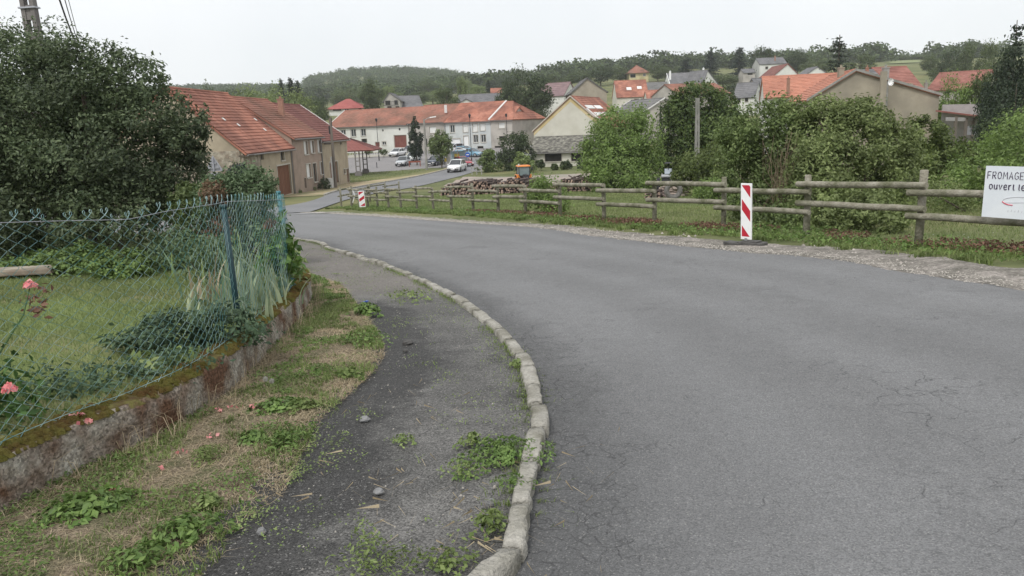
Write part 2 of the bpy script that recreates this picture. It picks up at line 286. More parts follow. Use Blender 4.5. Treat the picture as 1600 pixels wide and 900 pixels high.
# ---------------------------------------------------------------- mesh helpers
def tag(o, label=None, cat=None, group=None, kind=None):
    if label: o['label'] = label
    if cat: o['category'] = cat
    if group: o['group'] = group
    if kind: o['kind'] = kind
    return o
def empty(name, loc=(0, 0, 0), rz=0):
    o = bpy.data.objects.new(name, None); COL.objects.link(o); o.location = [float(v) for v in loc]; o.rotation_euler.z = rz; o.empty_display_size = .2
    return o
def link(name, me, parent=None):
    o = bpy.data.objects.new(name, me); COL.objects.link(o)
    if parent is not None: o.parent = parent
    return o
def npmesh(name, v, f, mat, smooth=False):
    """v (n,3), f (m,k) all faces with k corners"""
    v = np.asarray(v, np.float32); f = np.asarray(f, np.int32); me = bpy.data.meshes.new(name); k = f.shape[1]
    me.vertices.add(len(v)); me.vertices.foreach_set('co', v.ravel())
    me.loops.add(f.size); me.loops.foreach_set('vertex_index', f.ravel())
    me.polygons.add(len(f)); me.polygons.foreach_set('loop_start', np.arange(0, f.size, k, dtype=np.int32))
    if smooth: me.polygons.foreach_set('use_smooth', np.ones(len(f), bool))
    me.update(calc_edges=True); me.materials.append(mat)
    return me
class MB:
    def __init__(s, org=(0, 0, 0)): s.v = []; s.f = []; s.org = np.array(org, float); s.n = 0
    def add(s, vs, fs):
        b = s.n; s.v.extend([tuple(np.asarray(p, float)) for p in vs]); s.n += len(vs); s.f.extend([tuple(b+i for i in q) for q in fs]); return s
    def box(s, c, size, rz=0, top=1.0, tilt=None):
        hx, hy, hz = [q/2 for q in size]; ca, sa = math.cos(rz), math.sin(rz); vs = []
        for z, k in ((-hz, 1), (hz, top)):
            for x, y in ((-hx, -hy), (hx, -hy), (hx, hy), (-hx, hy)):
                p = Vector((x*k, y*k, z))
                if tilt: p = tilt @ p
                vs.append((c[0]+ca*p.x-sa*p.y, c[1]+sa*p.x+ca*p.y, c[2]+p.z))
        return s.add(vs, [(3, 2, 1, 0), (4, 5, 6, 7), (0, 1, 5, 4), (1, 2, 6, 5), (2, 3, 7, 6), (3, 0, 4, 7)])
    def obox(s, c, ax, ay, az):
        c, ax, ay, az = [np.asarray(q, float) for q in (c, ax, ay, az)]; vs = []
        for k in (-1, 1):
            for i, j in ((-1, -1), (1, -1), (1, 1), (-1, 1)): vs.append(c+ax*i/2+ay*j/2+az*k/2)
        return s.add(vs, [(3, 2, 1, 0), (4, 5, 6, 7), (0, 1, 5, 4), (1, 2, 6, 5), (2, 3, 7, 6), (3, 0, 4, 7)])
    def tube(s, pts, r, n=6, cap=True):
        pts = [np.asarray(p, float) for p in pts]; rs = r if isinstance(r, (list, tuple)) else [r]*len(pts); vs = []; fs = []
        for i, p in enumerate(pts):
            d = pts[min(i+1, len(pts)-1)]-pts[max(i-1, 0)]; d = d/(np.linalg.norm(d)+1e-9)
            a = np.array([0, 0, 1.]) if abs(d[2]) < .9 else np.array([1., 0, 0]); u = np.cross(d, a); u /= np.linalg.norm(u); w = np.cross(d, u)
            for k in range(n):
                t = 2*math.pi*k/n; vs.append(p+(u*math.cos(t)+w*math.sin(t))*rs[i])
        for i in range(len(pts)-1):
            for k in range(n): a = i*n+k; b = i*n+(k+1) % n; fs.append((a, b, b+n, a+n))
        if cap: fs.append(tuple(range(n-1, -1, -1))); fs.append(tuple((len(pts)-1)*n+k for k in range(n)))
        return s.add(vs, fs)
    def quad(s, *p): return s.add(p, [tuple(range(len(p)))])
    def prism(s, poly, a, b, axis=1):
        """extrude 2D polygon between a and b along axis"""
        n = len(poly); vs = []
        for t in (a, b):
            for x, y in poly: q = [x, y]; q.insert(axis, t); vs.append(q)
        return s.add(vs, [tuple(range(n)), tuple(range(2*n-1, n-1, -1))]+[(i, i+n, (i+1) % n+n, (i+1) % n) for i in range(n)])
    def build(s, name, mat, parent=None, smooth=False, bevel=0):
        me = bpy.data.meshes.new(name); v = np.array(s.v).reshape(-1, 3)-s.org
        me.from_pydata(v.tolist(), [], s.f); me.materials.append(mat)
        if smooth: me.polygons.foreach_set('use_smooth', [True]*len(me.polygons))
        me.update(); o = link(name, me, parent)
        if parent is None: o.location = s.org.tolist()
        if bevel: b = o.modifiers.new('bevel', 'BEVEL'); b.width = bevel; b.segments = 2; b.limit_method = 'ANGLE'
        return o
def resample(pts, n):
    pts = np.asarray(pts, float); d = np.r_[0, np.cumsum(np.linalg.norm(np.diff(pts, axis=0), axis=1))]; t = np.linspace(0, d[-1], n)
    return np.stack([np.interp(t, d, pts[:, k]) for k in range(pts.shape[1])], 1)
def spline(pts, n):
    """Catmull-Rom through points, resampled evenly"""
    p = np.asarray(pts, float); p = np.vstack([2*p[0]-p[1], p, 2*p[-1]-p[-2]]); out = []
    for i in range(1, len(p)-2):
        for t in np.linspace(0, 1, 24, endpoint=False):
            a, b, c, d = p[i-1:i+3]; out.append(.5*((2*b)+(-a+c)*t+(2*a-5*b+4*c-d)*t*t+(-a+3*b-3*c+d)*t**3))
    out.append(p[-2]); return resample(out, n)
def vnoise(x, y, seed=0):
    """cheap smooth value noise, vectorised"""
    x = np.asarray(x, float); y = np.asarray(y, float); xi = np.floor(x).astype(np.int64); yi = np.floor(y).astype(np.int64)
    def h(a, b):
        q = (a*374761393+b*668265263+seed*1442695041) & 0xffffffff; q = ((q ^ (q >> 13))*1274126177) & 0xffffffff; return (q & 0xffff)/65535.
    fx, fy = x-xi, y-yi; fx = fx*fx*(3-2*fx); fy = fy*fy*(3-2*fy)
    return (h(xi, yi)*(1-fx)+h(xi+1, yi)*fx)*(1-fy)+(h(xi, yi+1)*(1-fx)+h(xi+1, yi+1)*fx)*fy
def fbm(x, y, seed=0, o=3): return sum(vnoise(np.asarray(x)*2**k, np.asarray(y)*2**k, seed+k)/2**k for k in range(o))/sum(1/2**k for k in range(o))
def gridf(nu, nv): i, j = np.meshgrid(np.arange(nu-1), np.arange(nv-1), indexing='ij'); a = (i*nv+j).ravel(); return np.stack([a, a+nv, a+nv+1, a+1], 1)
def loft(name, Lp, Rp, nu, nv, mat, off=0., zf=None, ragged=0., rs=2., kind='structure'):
    A = resample(Lp, nu) if len(Lp) != nu else np.asarray(Lp); B = resample(Rp, nu) if len(Rp) != nu else np.asarray(Rp)
    t = np.linspace(0, 1, nv)[None, :, None]; P = A[:, None, :]*(1-t)+B[:, None, :]*t
    if ragged:
        w = (fbm(P[:, -1, 0]*rs, P[:, -1, 1]*rs, 3)-.5)*2*ragged; d = (B-A); d /= np.linalg.norm(d, axis=1)[:, None]+1e-9
        P[:, :, :] += (t[..., 0]**4)[..., None]*(d*w[:, None])[:, None, :]
    z = zg(P[..., 0], P[..., 1])+off
    if zf is not None: z = z+zf(P[..., 0], P[..., 1], np.broadcast_to(t[..., 0], z.shape))
    o = link(name, npmesh(name, np.dstack([P, z]).reshape(-1, 3), gridf(nu, nv), mat, True)); o['kind'] = kind
    return o
def inpoly(x, y, poly):
    poly = np.asarray(poly); r = np.zeros(np.shape(x), bool); j = len(poly)-1
    for i in range(len(poly)):
        xi, yi = poly[i]; xj, yj = poly[j]
        r ^= ((yi > y) != (yj > y)) & (x < (xj-xi)*(y-yi)/(yj-yi+1e-12)+xi); j = i
    return r
def leaves(C, N, S, rng, asp=.5, fold=.12):
    """diamond leaves folded along the midrib: 4 verts, 2 triangles each"""
    C = np.asarray(C); n = len(C); N = N/(np.linalg.norm(N, axis=1)[:, None]+1e-9); a = rng.normal(size=(n, 3)); a -= (a*N).sum(1)[:, None]*N; a /= np.linalg.norm(a, axis=1)[:, None]+1e-9
    b = np.cross(N, a); S = np.broadcast_to(S, (n,))[:, None]
    v = np.stack([C-a*S/2, C+b*S*asp/2+N*S*fold, C+a*S/2, C-b*S*asp/2+N*S*fold], 1).reshape(-1, 3)
    k = np.arange(n)[:, None]*4; return v, np.concatenate([k+[0, 1, 2], k+[0, 2, 3]], 0)
def blades(P, H, Wd, lean, rng, seg=1):
    """grass blades: seg=1 one triangle, seg=2 bent blade of three triangles"""
    n = len(P); t = rng.uniform(0, 2*math.pi, n); d = np.stack([np.cos(t), np.sin(t), 0*t], 1); q = rng.uniform(0, 2*math.pi, n); l = np.stack([np.cos(q), np.sin(q), 0*q], 1)*(lean*rng.uniform(.2, 1, n))[:, None]
    H = np.broadcast_to(H, (n,))[:, None]; Wd = np.broadcast_to(Wd, (n,))[:, None]; up_ = np.array([0, 0, 1.])
    if seg == 1:
        v = np.stack([P-d*Wd/2, P+d*Wd/2, P+(up_+l)*H], 1).reshape(-1, 3); k = np.arange(n)[:, None]*3; return v, k+[0, 1, 2]
    m = P+(up_+l*.45)*H*.6; v = np.stack([P-d*Wd/2, P+d*Wd/2, m+d*Wd*.4, m-d*Wd*.4, P+(up_*.85+l*1.5)*H], 1).reshape(-1, 3); k = np.arange(n)[:, None]*5
    return v, np.concatenate([k+[0, 1, 2], k+[0, 2, 3], k+[3, 2, 4]], 0)
def crown_pts(blobs, n, rng, clumps=26, sig=.2, shell=.62, upw=.35):
    """leaf centres and normals: clumps near the surface of each blob (x,y,z,rx,ry,rz)"""
    blobs = np.asarray(blobs, float); a = (blobs[:, 3]*blobs[:, 4]+blobs[:, 4]*blobs[:, 5]+blobs[:, 3]*blobs[:, 5]); a /= a.sum(); Cs = []; Ns = []
    for b, w in zip(blobs, a):
        k = max(8, int(n*w)); nc = max(6, int(clumps)); d = rng.normal(size=(nc, 3)); d /= np.linalg.norm(d, axis=1)[:, None]
        r = shell+(1.03-shell)*rng.random(nc)**.6; cc = d*r[:, None]; i = rng.integers(0, nc, k); q = cc[i]+np.clip(rng.normal(size=(k, 3)), -1.7, 1.7)*sig*rng.uniform(.5, 1.3, nc)[i][:, None]
        Cs.append(b[:3]+q*b[3:]); Ns.append(d[i]*.6+rng.normal(size=(k, 3))*.55+np.array([0, 0, upw]))
    return np.vstack(Cs), np.vstack(Ns)
def px_blob(px, py, r, Y, ry=None, dz=1.): p = at(px, py, Y); q = r*Y/F; return (p[0], p[1], p[2], q*(ry or 1), q*1.0, q*dz)
# ================================================================= GROUND, ROADS
KERB = Gs([(700,960),(765,900),(800,870),(822,760),(838,690),(840,640),(825,580),(790,530),(740,485),(680,450),(600,415),(520,390),(470,375)])
KERB = [(-1.2,.9),(-.65,1.9)]+KERB[1:]+[(-9.5,24.),(-18,30.),(-32,37)]
REDGE = [(9.2,1.),(7.6,4.8)]+Gs([(1600,447),(1300,402),(1150,390),(940,368),(850,355),(700,345),(540,333)])+[(-9.9,39.2)]
REDGE[-2] = (-7.6,35.9)
REDGE += [(-15,45.),(-24,51),(-38,58)]
kerb_c = spline(KERB, 400); redge_c = spline(REDGE, 400)
road_poly = np.vstack([kerb_c, redge_c[::-1]])
SL = Gs([(440,323),(530,299),(610,284),(696,266),(735,252)])+[(-2.6,138),(2,144)]
SR = Gs([(505,330),(522,319),(548,311),(590,302),(645,293),(724,274)])+[(-1.2,119),(5,128)]
SL = [(-22,38.)]+SL; SR[0] = (-9.9,39.5)
sl_c = spline(SL, 160); sr_c = spline(SR, 160); street_poly = np.vstack([sl_c, sr_c[::-1]])
WALL = [(-3.3,.4),(-2.75,2.4)]+Gs([(0,805),(130,735),(250,680),(350,620),(430,540),(475,490),(480,450)])+[(-4.3,13.3),(-6.9,17.3),(-12,21.5)]
WALL[5] = (-2.1,5.55)
wall_c = spline(WALL, 420); WH = .27
def offs(c, d):
    t = np.gradient(c, axis=0); t /= np.linalg.norm(t, axis=1)[:, None]; return c+np.stack([-t[:, 1], t[:, 0]], 1)*d
garden_edge = offs(wall_c, .2)
garden_poly = np.vstack([garden_edge, [(-30, 24), (-30, -3), (-3.6, -3)]])
pave_poly = np.vstack([wall_c, kerb_c[::-1]])
park_poly = [(-32,117),(-16.5,119),(-11.5,121.),(-8.2,118.5),(-5.5,131),(-2,139),(4,143.5),(8,153),(-30,163)]
yard_poly = [(-4.9,57),(-6.2,80),(-5.2,97),(1,90),(6,90),(16,88),(17,60),(9,57)]
def ground_z(x, y):
    z = zg(x, y)-.02
    low = inpoly(x, y, road_poly) | inpoly(x, y, pave_poly) | inpoly(x, y, garden_poly)
    z = z-np.where(low, .22, 0); e_ = 1.02; m_ = np.ones(np.shape(x), bool)
    for a_, b_ in ((0, 0), (e_, 0), (-e_, 0), (0, e_), (0, -e_)): m_ &= inpoly(x+a_, y+b_, street_poly) | inpoly(x+a_, y+b_, park_poly) | inpoly(x+a_, y+b_, yard_poly) | inpoly(x+a_, y+b_, road_poly)
    z = z-np.where(m_ & ~low, .25, 0)
    return z
ys = np.concatenate([np.arange(-12, 46, .33), np.arange(46, 170, 1.0), 170*1.035**np.arange(0, 65)])
xs1 = np.concatenate([np.arange(-26, 18, .33), 18*1.06**np.arange(0, 75)[0:75]]); xl = -26*1.06**np.arange(1, 70)[::-1]
xs = np.concatenate([xl, xs1]); X, Y = np.meshgrid(xs, ys, indexing='ij')
gm = npmesh('ground', np.dstack([X, Y, ground_z(X, Y)]).reshape(-1, 3), gridf(len(xs), len(ys)), M_ground, True); tag(link('ground', gm), kind='structure')
# behind the camera: same sheet continues
def rz(x, y, t): return -.03*sst(0, .06, t)+.05*np.sin(np.pi*np.clip(t, 0, 1))-.015
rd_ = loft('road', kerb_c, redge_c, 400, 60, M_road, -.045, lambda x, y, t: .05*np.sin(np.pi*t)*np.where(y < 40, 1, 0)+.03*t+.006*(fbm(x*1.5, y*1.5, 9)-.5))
tt_ = np.broadcast_to(np.linspace(0, 1, 60)[None], (400, 60)); yy_ = kerb_c[:, 1:2]*(1-tt_)+redge_c[:, 1:2]*tt_
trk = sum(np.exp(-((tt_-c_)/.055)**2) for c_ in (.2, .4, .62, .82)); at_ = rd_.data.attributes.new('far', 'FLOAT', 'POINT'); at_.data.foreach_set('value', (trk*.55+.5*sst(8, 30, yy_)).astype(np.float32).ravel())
at_ = rd_.data.attributes.new('tar', 'FLOAT', 'POINT'); at_.data.foreach_set('value', (1-sst(.02, .13, tt_)+.35*(1-sst(.0, .05, 1-tt_))).astype(np.float32).ravel())
loft('street', sl_c, sr_c, 160, 14, M_street, .0, lambda x, y, t: .03*sst(34, 42, y))
pv_ = loft('pavement', wall_c, offs(kerb_c, .0)[:400], 420, 60, M_pave, .0, lambda x, y, t: .02*(fbm(x*2, y*2, 5)-.5)*np.sin(np.pi*t)-.012)
# give-way line painted across the mouth of the side street
ml = MB(); a, b = G(449,336), G(537,331.5)
for i in range(12):
    p = a+(b-a)*i/12; q = a+(b-a)*(i+1)/12; w = np.array([.0, .16, 0])
    e = [p-w, q-w, q+w, p+w]; ml.quad(*[(k[0], k[1], float(zg(k[0], k[1]))+.044) for k in e])
tag(ml.build('road_marking', surf('worn white road paint', (.5,.5,.49), (.6,.6,.59), 9, .8)), 'worn white line painted across the mouth of the side street', 'road marking')
# garden lawn, raised to the wall top
gx = np.linspace(0, 1, 60)[None, :]; GE = resample(np.vstack([garden_edge, [(-22, 25)]]), 220)
far_x = np.where(True, -26., 0)
GP = GE[:, None, :]*(1-gx[..., None])+np.stack([np.full(220, -27.), np.linspace(-1, 26, 220)], 1)[:, None, :]*gx[..., None]
gz = zg(GP[..., 0], GP[..., 1])+WH-.05+.03*(fbm(GP[..., 0], GP[..., 1], 2)-.5)
tag(link('lawn', npmesh('lawn', np.dstack([GP, gz]).reshape(-1, 3), gridf(220, 60), M_turf, True)), kind='structure')
# dry grass verge between wall and pavement, ragged edge
BND = [(-2.9,.4),(-2.3,1.6)]+Gs([(290,915),(360,835),(440,775),(470,715),(505,655),(560,605),(600,560),(590,520),(560,480),(530,445),(490,432),(472,420)])+[(-4.1,13.2)]
bnd_c = spline(BND, 420); k_ = int(np.argmin(np.abs(wall_c[:, 1]-13.2)))
pco = np.empty(len(pv_.data.vertices)*3, np.float32); pv_.data.vertices.foreach_get('co', pco); pco = pco.reshape(-1, 3); dm = np.min(np.linalg.norm(pco[:, None, :2]-bnd_c[None, ::5], axis=2), axis=1)
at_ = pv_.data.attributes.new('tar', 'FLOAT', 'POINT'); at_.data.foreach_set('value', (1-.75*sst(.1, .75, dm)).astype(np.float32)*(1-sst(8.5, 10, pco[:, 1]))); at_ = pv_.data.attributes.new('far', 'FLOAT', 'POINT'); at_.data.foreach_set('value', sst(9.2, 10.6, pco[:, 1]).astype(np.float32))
loft('grass_verge', resample(wall_c[:k_+1], 420), bnd_c, 420, 22, M_soil, .012, lambda x, y, t: .02*(fbm(x*3, y*3, 7)-.5)-.05*sst(.78, 1, t)+.07*(fbm(x*11, y*11, 8)-.5)*sst(.5, 1, t), ragged=.3, rs=4.)
# gravel shoulder on the far side of the road
sh0 = redge_c[:300]; sh = resample(sh0[sh0[:, 1] < 36.5], 1100); SW = .3+.8*sst(26, 9, sh[:, 1])
shn = np.gradient(sh, axis=0); shn /= np.linalg.norm(shn, axis=1)[:, None]; shR = sh+np.stack([shn[:, 1], -shn[:, 0]], 1)*SW[:, None]
shL = sh-np.stack([shn[:, 1], -shn[:, 0]], 1)*(.02+.30*fbm(sh[:, 0]*3.5, sh[:, 1]*3.5, 71, 4)**1.3)[:, None]
loft('gravel_shoulder', shL, shR, len(sh), 16, M_gravel, .006, lambda x, y, t: -.017*(1-sst(0, .5, t))+.03*(fbm(x*6, y*6, 17)-.5)*t, ragged=.15, rs=3.)
# square, yard, sand strip, far fields
def sheet(name, poly, mat, off, step, kind='structure'):
    p = np.asarray(poly); x = np.arange(p[:, 0].min(), p[:, 0].max()+step, step); y = np.arange(p[:, 1].min(), p[:, 1].max()+step, step)
    Xs, Ys = np.meshgrid(x, y, indexing='ij'); f = gridf(len(x), len(y)); cx = Xs.ravel()[f].mean(1); cy = Ys.ravel()[f].mean(1); f = f[inpoly(cx, cy, p)]
    v = np.dstack([Xs, Ys, zg(Xs, Ys)+off]).reshape(-1, 3); used, inv = np.unique(f, return_inverse=True)
    return tag(link(name, npmesh(name, v[used], inv.reshape(f.shape), mat, True)), kind=kind)
sheet('village_square', park_poly, M_park, -.004, .5); sheet('gravel_yard', yard_poly, M_yard, -.004, .4)
sd_o = sl_c[(sl_c[:, 1] > 66) & (sl_c[:, 1] < 120)]; sdn = np.gradient(sd_o, axis=0); sdn /= np.linalg.norm(sdn, axis=1)[:, None]
wv = 1.2+5.5*sst(112, 84, sd_o[:, 1]); sdo2 = sd_o+np.stack([-sdn[:, 1], sdn[:, 0]], 1)*wv[:, None]
loft('sandy_path', sdo2, sd_o+np.stack([-sdn[:, 1], sdn[:, 0]], 1)*.25, 80, 8, M_sand, .015, lambda x, y, t: 0*x, ragged=0)
kb = MB()
for i in range(0, len(sd_o)-1):
    a, b = sd_o[i], sd_o[i+1]; n_ = np.array([-(b-a)[1], (b-a)[0]]); n_ = n_/np.linalg.norm(n_)*.25
    kb.obox(np.r_[(a+b)/2+n_/2, float(zg(*(a+b)/2))+.03], np.r_[b-a, 0], np.r_[n_, 0], (0, 0, .2))
tag(kb.build('street_kerb', M_kerb), kind='structure')
def skyfield(name, pts, D, mat):
    p = [at(x, y, d) for (x, y), d in zip(pts, D)]; me = sheet(name, [(q[0], q[1]) for q in p], mat, .35, 4.)
skyfield('stubble_field', [(517,158),(562,156),(566,148),(518,150)], [300,300,420,420], M_field)
skyfield('hill_meadow', [(1385,105),(1440,105),(1440,99),(1392,98)], [420,420,640,640], surf('pale pasture', (.17,.2,.08), (.24,.26,.13), .05, .95))

# ================================================================= KERB STONES
kr = empty('kerb', V(0, 3)); tag(kr, 'row of worn concrete kerb stones curving along the broken pavement', 'kerb')
dd = np.r_[0, np.cumsum(np.linalg.norm(np.diff(kerb_c, axis=0), axis=1))]; rg = np.random.default_rng(4); s = .1; stones = 0
while s < 27:
    Ls = .5 if s > 1.6 else .62
    Ls *= rg.uniform(.85, 1.12)
    g0, g1 = s+.014, s+Ls-.014; nseg = 7; mb = MB(kr.location); ring = []; hw = .053+rg.uniform(-.006, .006); jz = rg.uniform(-.012, .014); jx = rg.uniform(-.012, .012); tl = rg.uniform(-.012, .012)
    for i in range(nseg):
        t = i/(nseg-1); q = g0+(g1-g0)*t; c = np.array([np.interp(q, dd, kerb_c[:, 0]), np.interp(q, dd, kerb_c[:, 1])]); c2 = np.array([np.interp(q+.02, dd, kerb_c[:, 0]), np.interp(q+.02, dd, kerb_c[:, 1])])
        d = (c2-c)/np.linalg.norm(c2-c); n_ = np.array([-d[1], d[0]]); z0 = float(zg(*c)); e = .96 if i in (0, nseg-1) else 1.; tp = .036*(.82 if i in (0, nseg-1) else 1)+jz+tl*(t-.5)
        prof_ = [(-1, -.2), (-1.0, -.005), (-.93, tp*.8), (-.7, tp), (.1, tp), (.6, tp*.96), (.86, tp*.72), (1.0, -.015), (1, -.2)]
        for u, h in prof_:
            w = rg.normal()*.0035; ring.append((c[0]+n_[0]*(u*hw*e+jx+w), c[1]+n_[1]*(u*hw*e+jx+w), z0+h+rg.normal()*.003))
    m_ = len(prof_); fs = [(i*m_+j, i*m_+j+1, (i+1)*m_+j+1, (i+1)*m_+j) for i in range(nseg-1) for j in range(m_-1)]
    fs = [f[::-1] for f in fs]+[tuple(range(m_)), tuple(range(nseg*m_-1, (nseg-1)*m_-1, -1))]
    mb.add(ring, fs); o_ = mb.build('kerb_stone', M_kerb, kr, True); o_.data.polygons[-1].use_smooth = False; o_.data.polygons[-2].use_smooth = False; s += Ls; stones += 1

# ================================================================= GARDEN WALL
gw = empty('garden_wall', V(-2.3, 5)); tag(gw, 'low lichen stained concrete garden wall capped with yellow green moss', 'wall')
wc = spline(WALL, 520); tn = np.gradient(wc, axis=0); tn /= np.linalg.norm(tn, axis=1)[:, None]; nn = np.stack([-tn[:, 1], tn[:, 0]], 1)
pf = [(-.01, -.12), (.0, .0), (.0, .06), (.002, .12), (.004, .18), (.008, WH-.035), (.03, WH-.005), (.08, WH), (.14, WH+.004), (.2, WH), (.26, WH-.02), (.27, -.1)]
vs = []
for j, (u, h) in enumerate(pf):
    p = wc+nn*u; arc = np.arange(520)*.06
    w = (fbm(arc*3, np.full(520, j*1.3), 21)-.5)*.03; wz = (fbm(arc*2.5, np.full(520, j*.7), 31)-.5)*.028*(h > .1)
    vs.append(np.stack([p[:, 0]+nn[:, 0]*w, p[:, 1]+nn[:, 1]*w, zg(wc[:, 0], wc[:, 1])+h+wz], 1))
vs = np.stack(vs, 1)-np.array(gw.location); o_ = link('masonry', npmesh('masonry', vs.reshape(-1, 3), gridf(520, len(pf)), M_wallc, True), gw)
# moss cushions on the coping
rg = np.random.default_rng(8); nm = 5200; mv = []; mf = []; k = 0
ti = rg.random(nm)*.80; uu = .012+.2*rg.random(nm)**1.3; idx = (ti*519).astype(int); P = wc[idx]+nn[idx]*uu[:, None]
keep = fbm(P[:, 0]*4, P[:, 1]*4, 77) > .36; P = P[keep]; uu = uu[keep]; idx = idx[keep]; nm = len(P)
th = np.linspace(0, 2*math.pi, 7, endpoint=False)
for i in range(nm):
    r = rg.uniform(.01, .032); h = rg.uniform(.006, .024); z = float(zg(*wc[idx[i]]))+WH+.004-(.018 if uu[i] < .05 else 0); ph = rg.random()*6
    a = [(P[i, 0]+r*1.1*math.cos(t+ph)*rg.uniform(.8, 1.2), P[i, 1]+r*1.1*math.sin(t+ph)*rg.uniform(.8, 1.2), z-.006) for t in th]; b = [(P[i, 0]+r*.65*math.cos(t+ph), P[i, 1]+r*.65*math.sin(t+ph), z+h*.8) for t in th]
    mv += a+b+[(P[i, 0], P[i, 1], z+h)]
    for q in range(7): n1 = (q+1) % 7; mf += [(k+q, k+n1, k+7+n1), (k+q, k+7+n1, k+7+q), (k+7+q, k+7+n1, k+14)]
    k += 15
tag(link('moss', npmesh('moss', np.array(mv)-np.array(gw.location), mf, M_moss, True), gw), kind='stuff')

# ================================================================= CHAIN-LINK FENCE
cf = empty('chain_link_fence', V(-2.2, 6, WH)); tag(cf, 'teal plastic coated chain link fence with curled top barbs on the low garden wall', 'fence')
FL = np.array([wc[i]+nn[i]*.12 for i in range(520)]); fd = np.r_[0, np.cumsum(np.linalg.norm(np.diff(FL, axis=0), axis=1))]
def fpt(s_): return np.array([np.interp(s_, fd, FL[:, 0]), np.interp(s_, fd, FL[:, 1])])
def s_of_px(px):
    bx = [proj_x(FL[i], i) for i in range(520)]; return bx
def proj(p): p = np.asarray(p, float); z = p@fw; return 800+F*(p@rt)/z, 450-F*(p@up)/z
fz = zg(FL[:, 0], FL[:, 1])+WH
fpx = np.array([proj((FL[i, 0], FL[i, 1], fz[i]))[0] if FL[i, 1] > .8 else -5000 for i in range(520)])
i2 = int(np.argmin(np.abs(fpx[:180]-376))); ie = int(np.argmin(np.abs(fpx[:200]-458))); s2, se = fd[i2], fd[ie]
def ftop(s_):  # fence height along the run: slightly slack between the posts
    return float(np.interp(s_, fd[:240], FT))+.012
FT = []
for i_ in range(240):
    b_ = (FL[i_, 0], FL[i_, 1]); h_ = 1.0
    for _ in range(6):
        if FL[i_, 1] < 2.6: h_ = None; break
        q_ = proj((*b_, fz[i_]+h_)); want = np.interp(q_[0], [-300, 0, 100, 200, 260, 340, 352, 440, 470], [352, 348, 345, 343, 330, 318, 315, 312, 311]); dep_ = np.array([*b_, fz[i_]+h_])@fw; h_ += (q_[1]-want)*dep_/F
    FT.append(h_)
f0 = next(v_ for v_ in FT if v_ is not None); FT = np.clip([f0 if v_ is None else v_ for v_ in FT], .9, 1.25); FT[i2+60:] = FT[i2+60]
rg = np.random.default_rng(12); sec = 4
def wires(s0, s1, name, pitch, rad, lean0=0, lean1=0):
    vs = []; fs = []; base = 0; st = pitch; nw = int((s1-s0)/st)
    for i in range(nw):
        s_ = s0+i*st; h = ftop(s_); nk = int(h/(pitch*.5)); pts = []
        for kk in range(nk+1):
            odd = (kk+i) % 2; sx = s_+(st if odd else 0); zz = kk*pitch*.5; c = fpt(min(sx, s1)); t_ = (sx-s0)/(s1-s0)
            bul = .02*math.sin(sx*2.1)*math.sin(zz*3)+rg.normal()*.0022; nq = nn[min(519, int(np.interp(sx, fd, np.arange(520))))]
            zb = np.interp(sx, fd, fz); dn = (.004 if odd else -.004); lx = (lean0*(1-t_)+lean1*t_)*zz
            pts.append((c[0]+nq[0]*(bul+dn+lx), c[1]+nq[1]*(bul+dn+lx), zb+.015+zz+rg.normal()*.002))
        if len(pts) < 3: continue
        # curled barb at the top
        a = np.array(pts[-1]); b = np.array(pts[-2]); dr = (a-b); dr /= np.linalg.norm(dr); e1 = a+dr*.03+np.array([0, 0, .008]); cu = [e1]
        for q in range(1, 6):
            an = q*1.15; cu.append(e1+np.array([0, 0, .012])+dr*np.array([1, 1, 0])*.010*math.sin(an)+np.array([0, 0, -.012])*math.cos(an))
        pts = np.array(list(map(np.array, pts))+cu); n = len(pts)
        d = np.gradient(pts, axis=0); d /= np.linalg.norm(d, axis=1)[:, None]+1e-9; u = np.cross(d, [0.31, .95, .05]); u /= np.linalg.norm(u, axis=1)[:, None]+1e-9; w = np.cross(d, u)
        for q in range(sec): an = 2*math.pi*q/sec; vs.append(pts+(u*math.cos(an)+w*math.sin(an))*rad)
        idx_ = base+np.arange(n)
        for q in range(sec):
            q2 = (q+1) % sec; A_ = base+q*n+np.arange(n-1); B_ = base+q2*n+np.arange(n-1); fs.append(np.stack([A_, B_, B_+1, A_+1], 1))
        base += sec*n
    v = np.vstack(vs)-np.array(cf.location); return tag(link(name, npmesh(name, v, np.vstack(fs), M_teal, True), cf), kind='stuff')
wires(.25, s2, 'wire_mesh', .064, .002); wires(s2+.01, se, 'wire_mesh', .058, .0021)
def fence_post(s_, name, mat, r, h, lean=(0, 0), lab=None):
    c = fpt(s_); z = float(np.interp(s_, fd, fz)); mb = MB(cf.location); L3 = np.array([lean[0], lean[1], 0]); p0 = np.array([c[0], c[1], z-.1])
    mb.tube([p0, p0+np.array([0, 0, h+.1])+L3*h], r, 10); q = p0+np.array([0, 0, h+.1])+L3*h; mb.tube([q-np.array([0, 0, .01]), q+np.array([0, 0, .02])], r*1.15, 10)
    o_ = mb.build(name, mat, cf, True)
    if lab: o_['label'] = lab
    return p0, L3
fence_post(s2, 'post', M_tealp, .024, 1.04, (-.03, .02), 'dark teal line post leaning slightly outwards')
fence_post(se, 'post', M_tealb, .022, 1.06, (-.06, .0), 'bright teal end post wrapped in wire ends')
fence_post(.35, 'post', M_tealp, .024, 1.02)
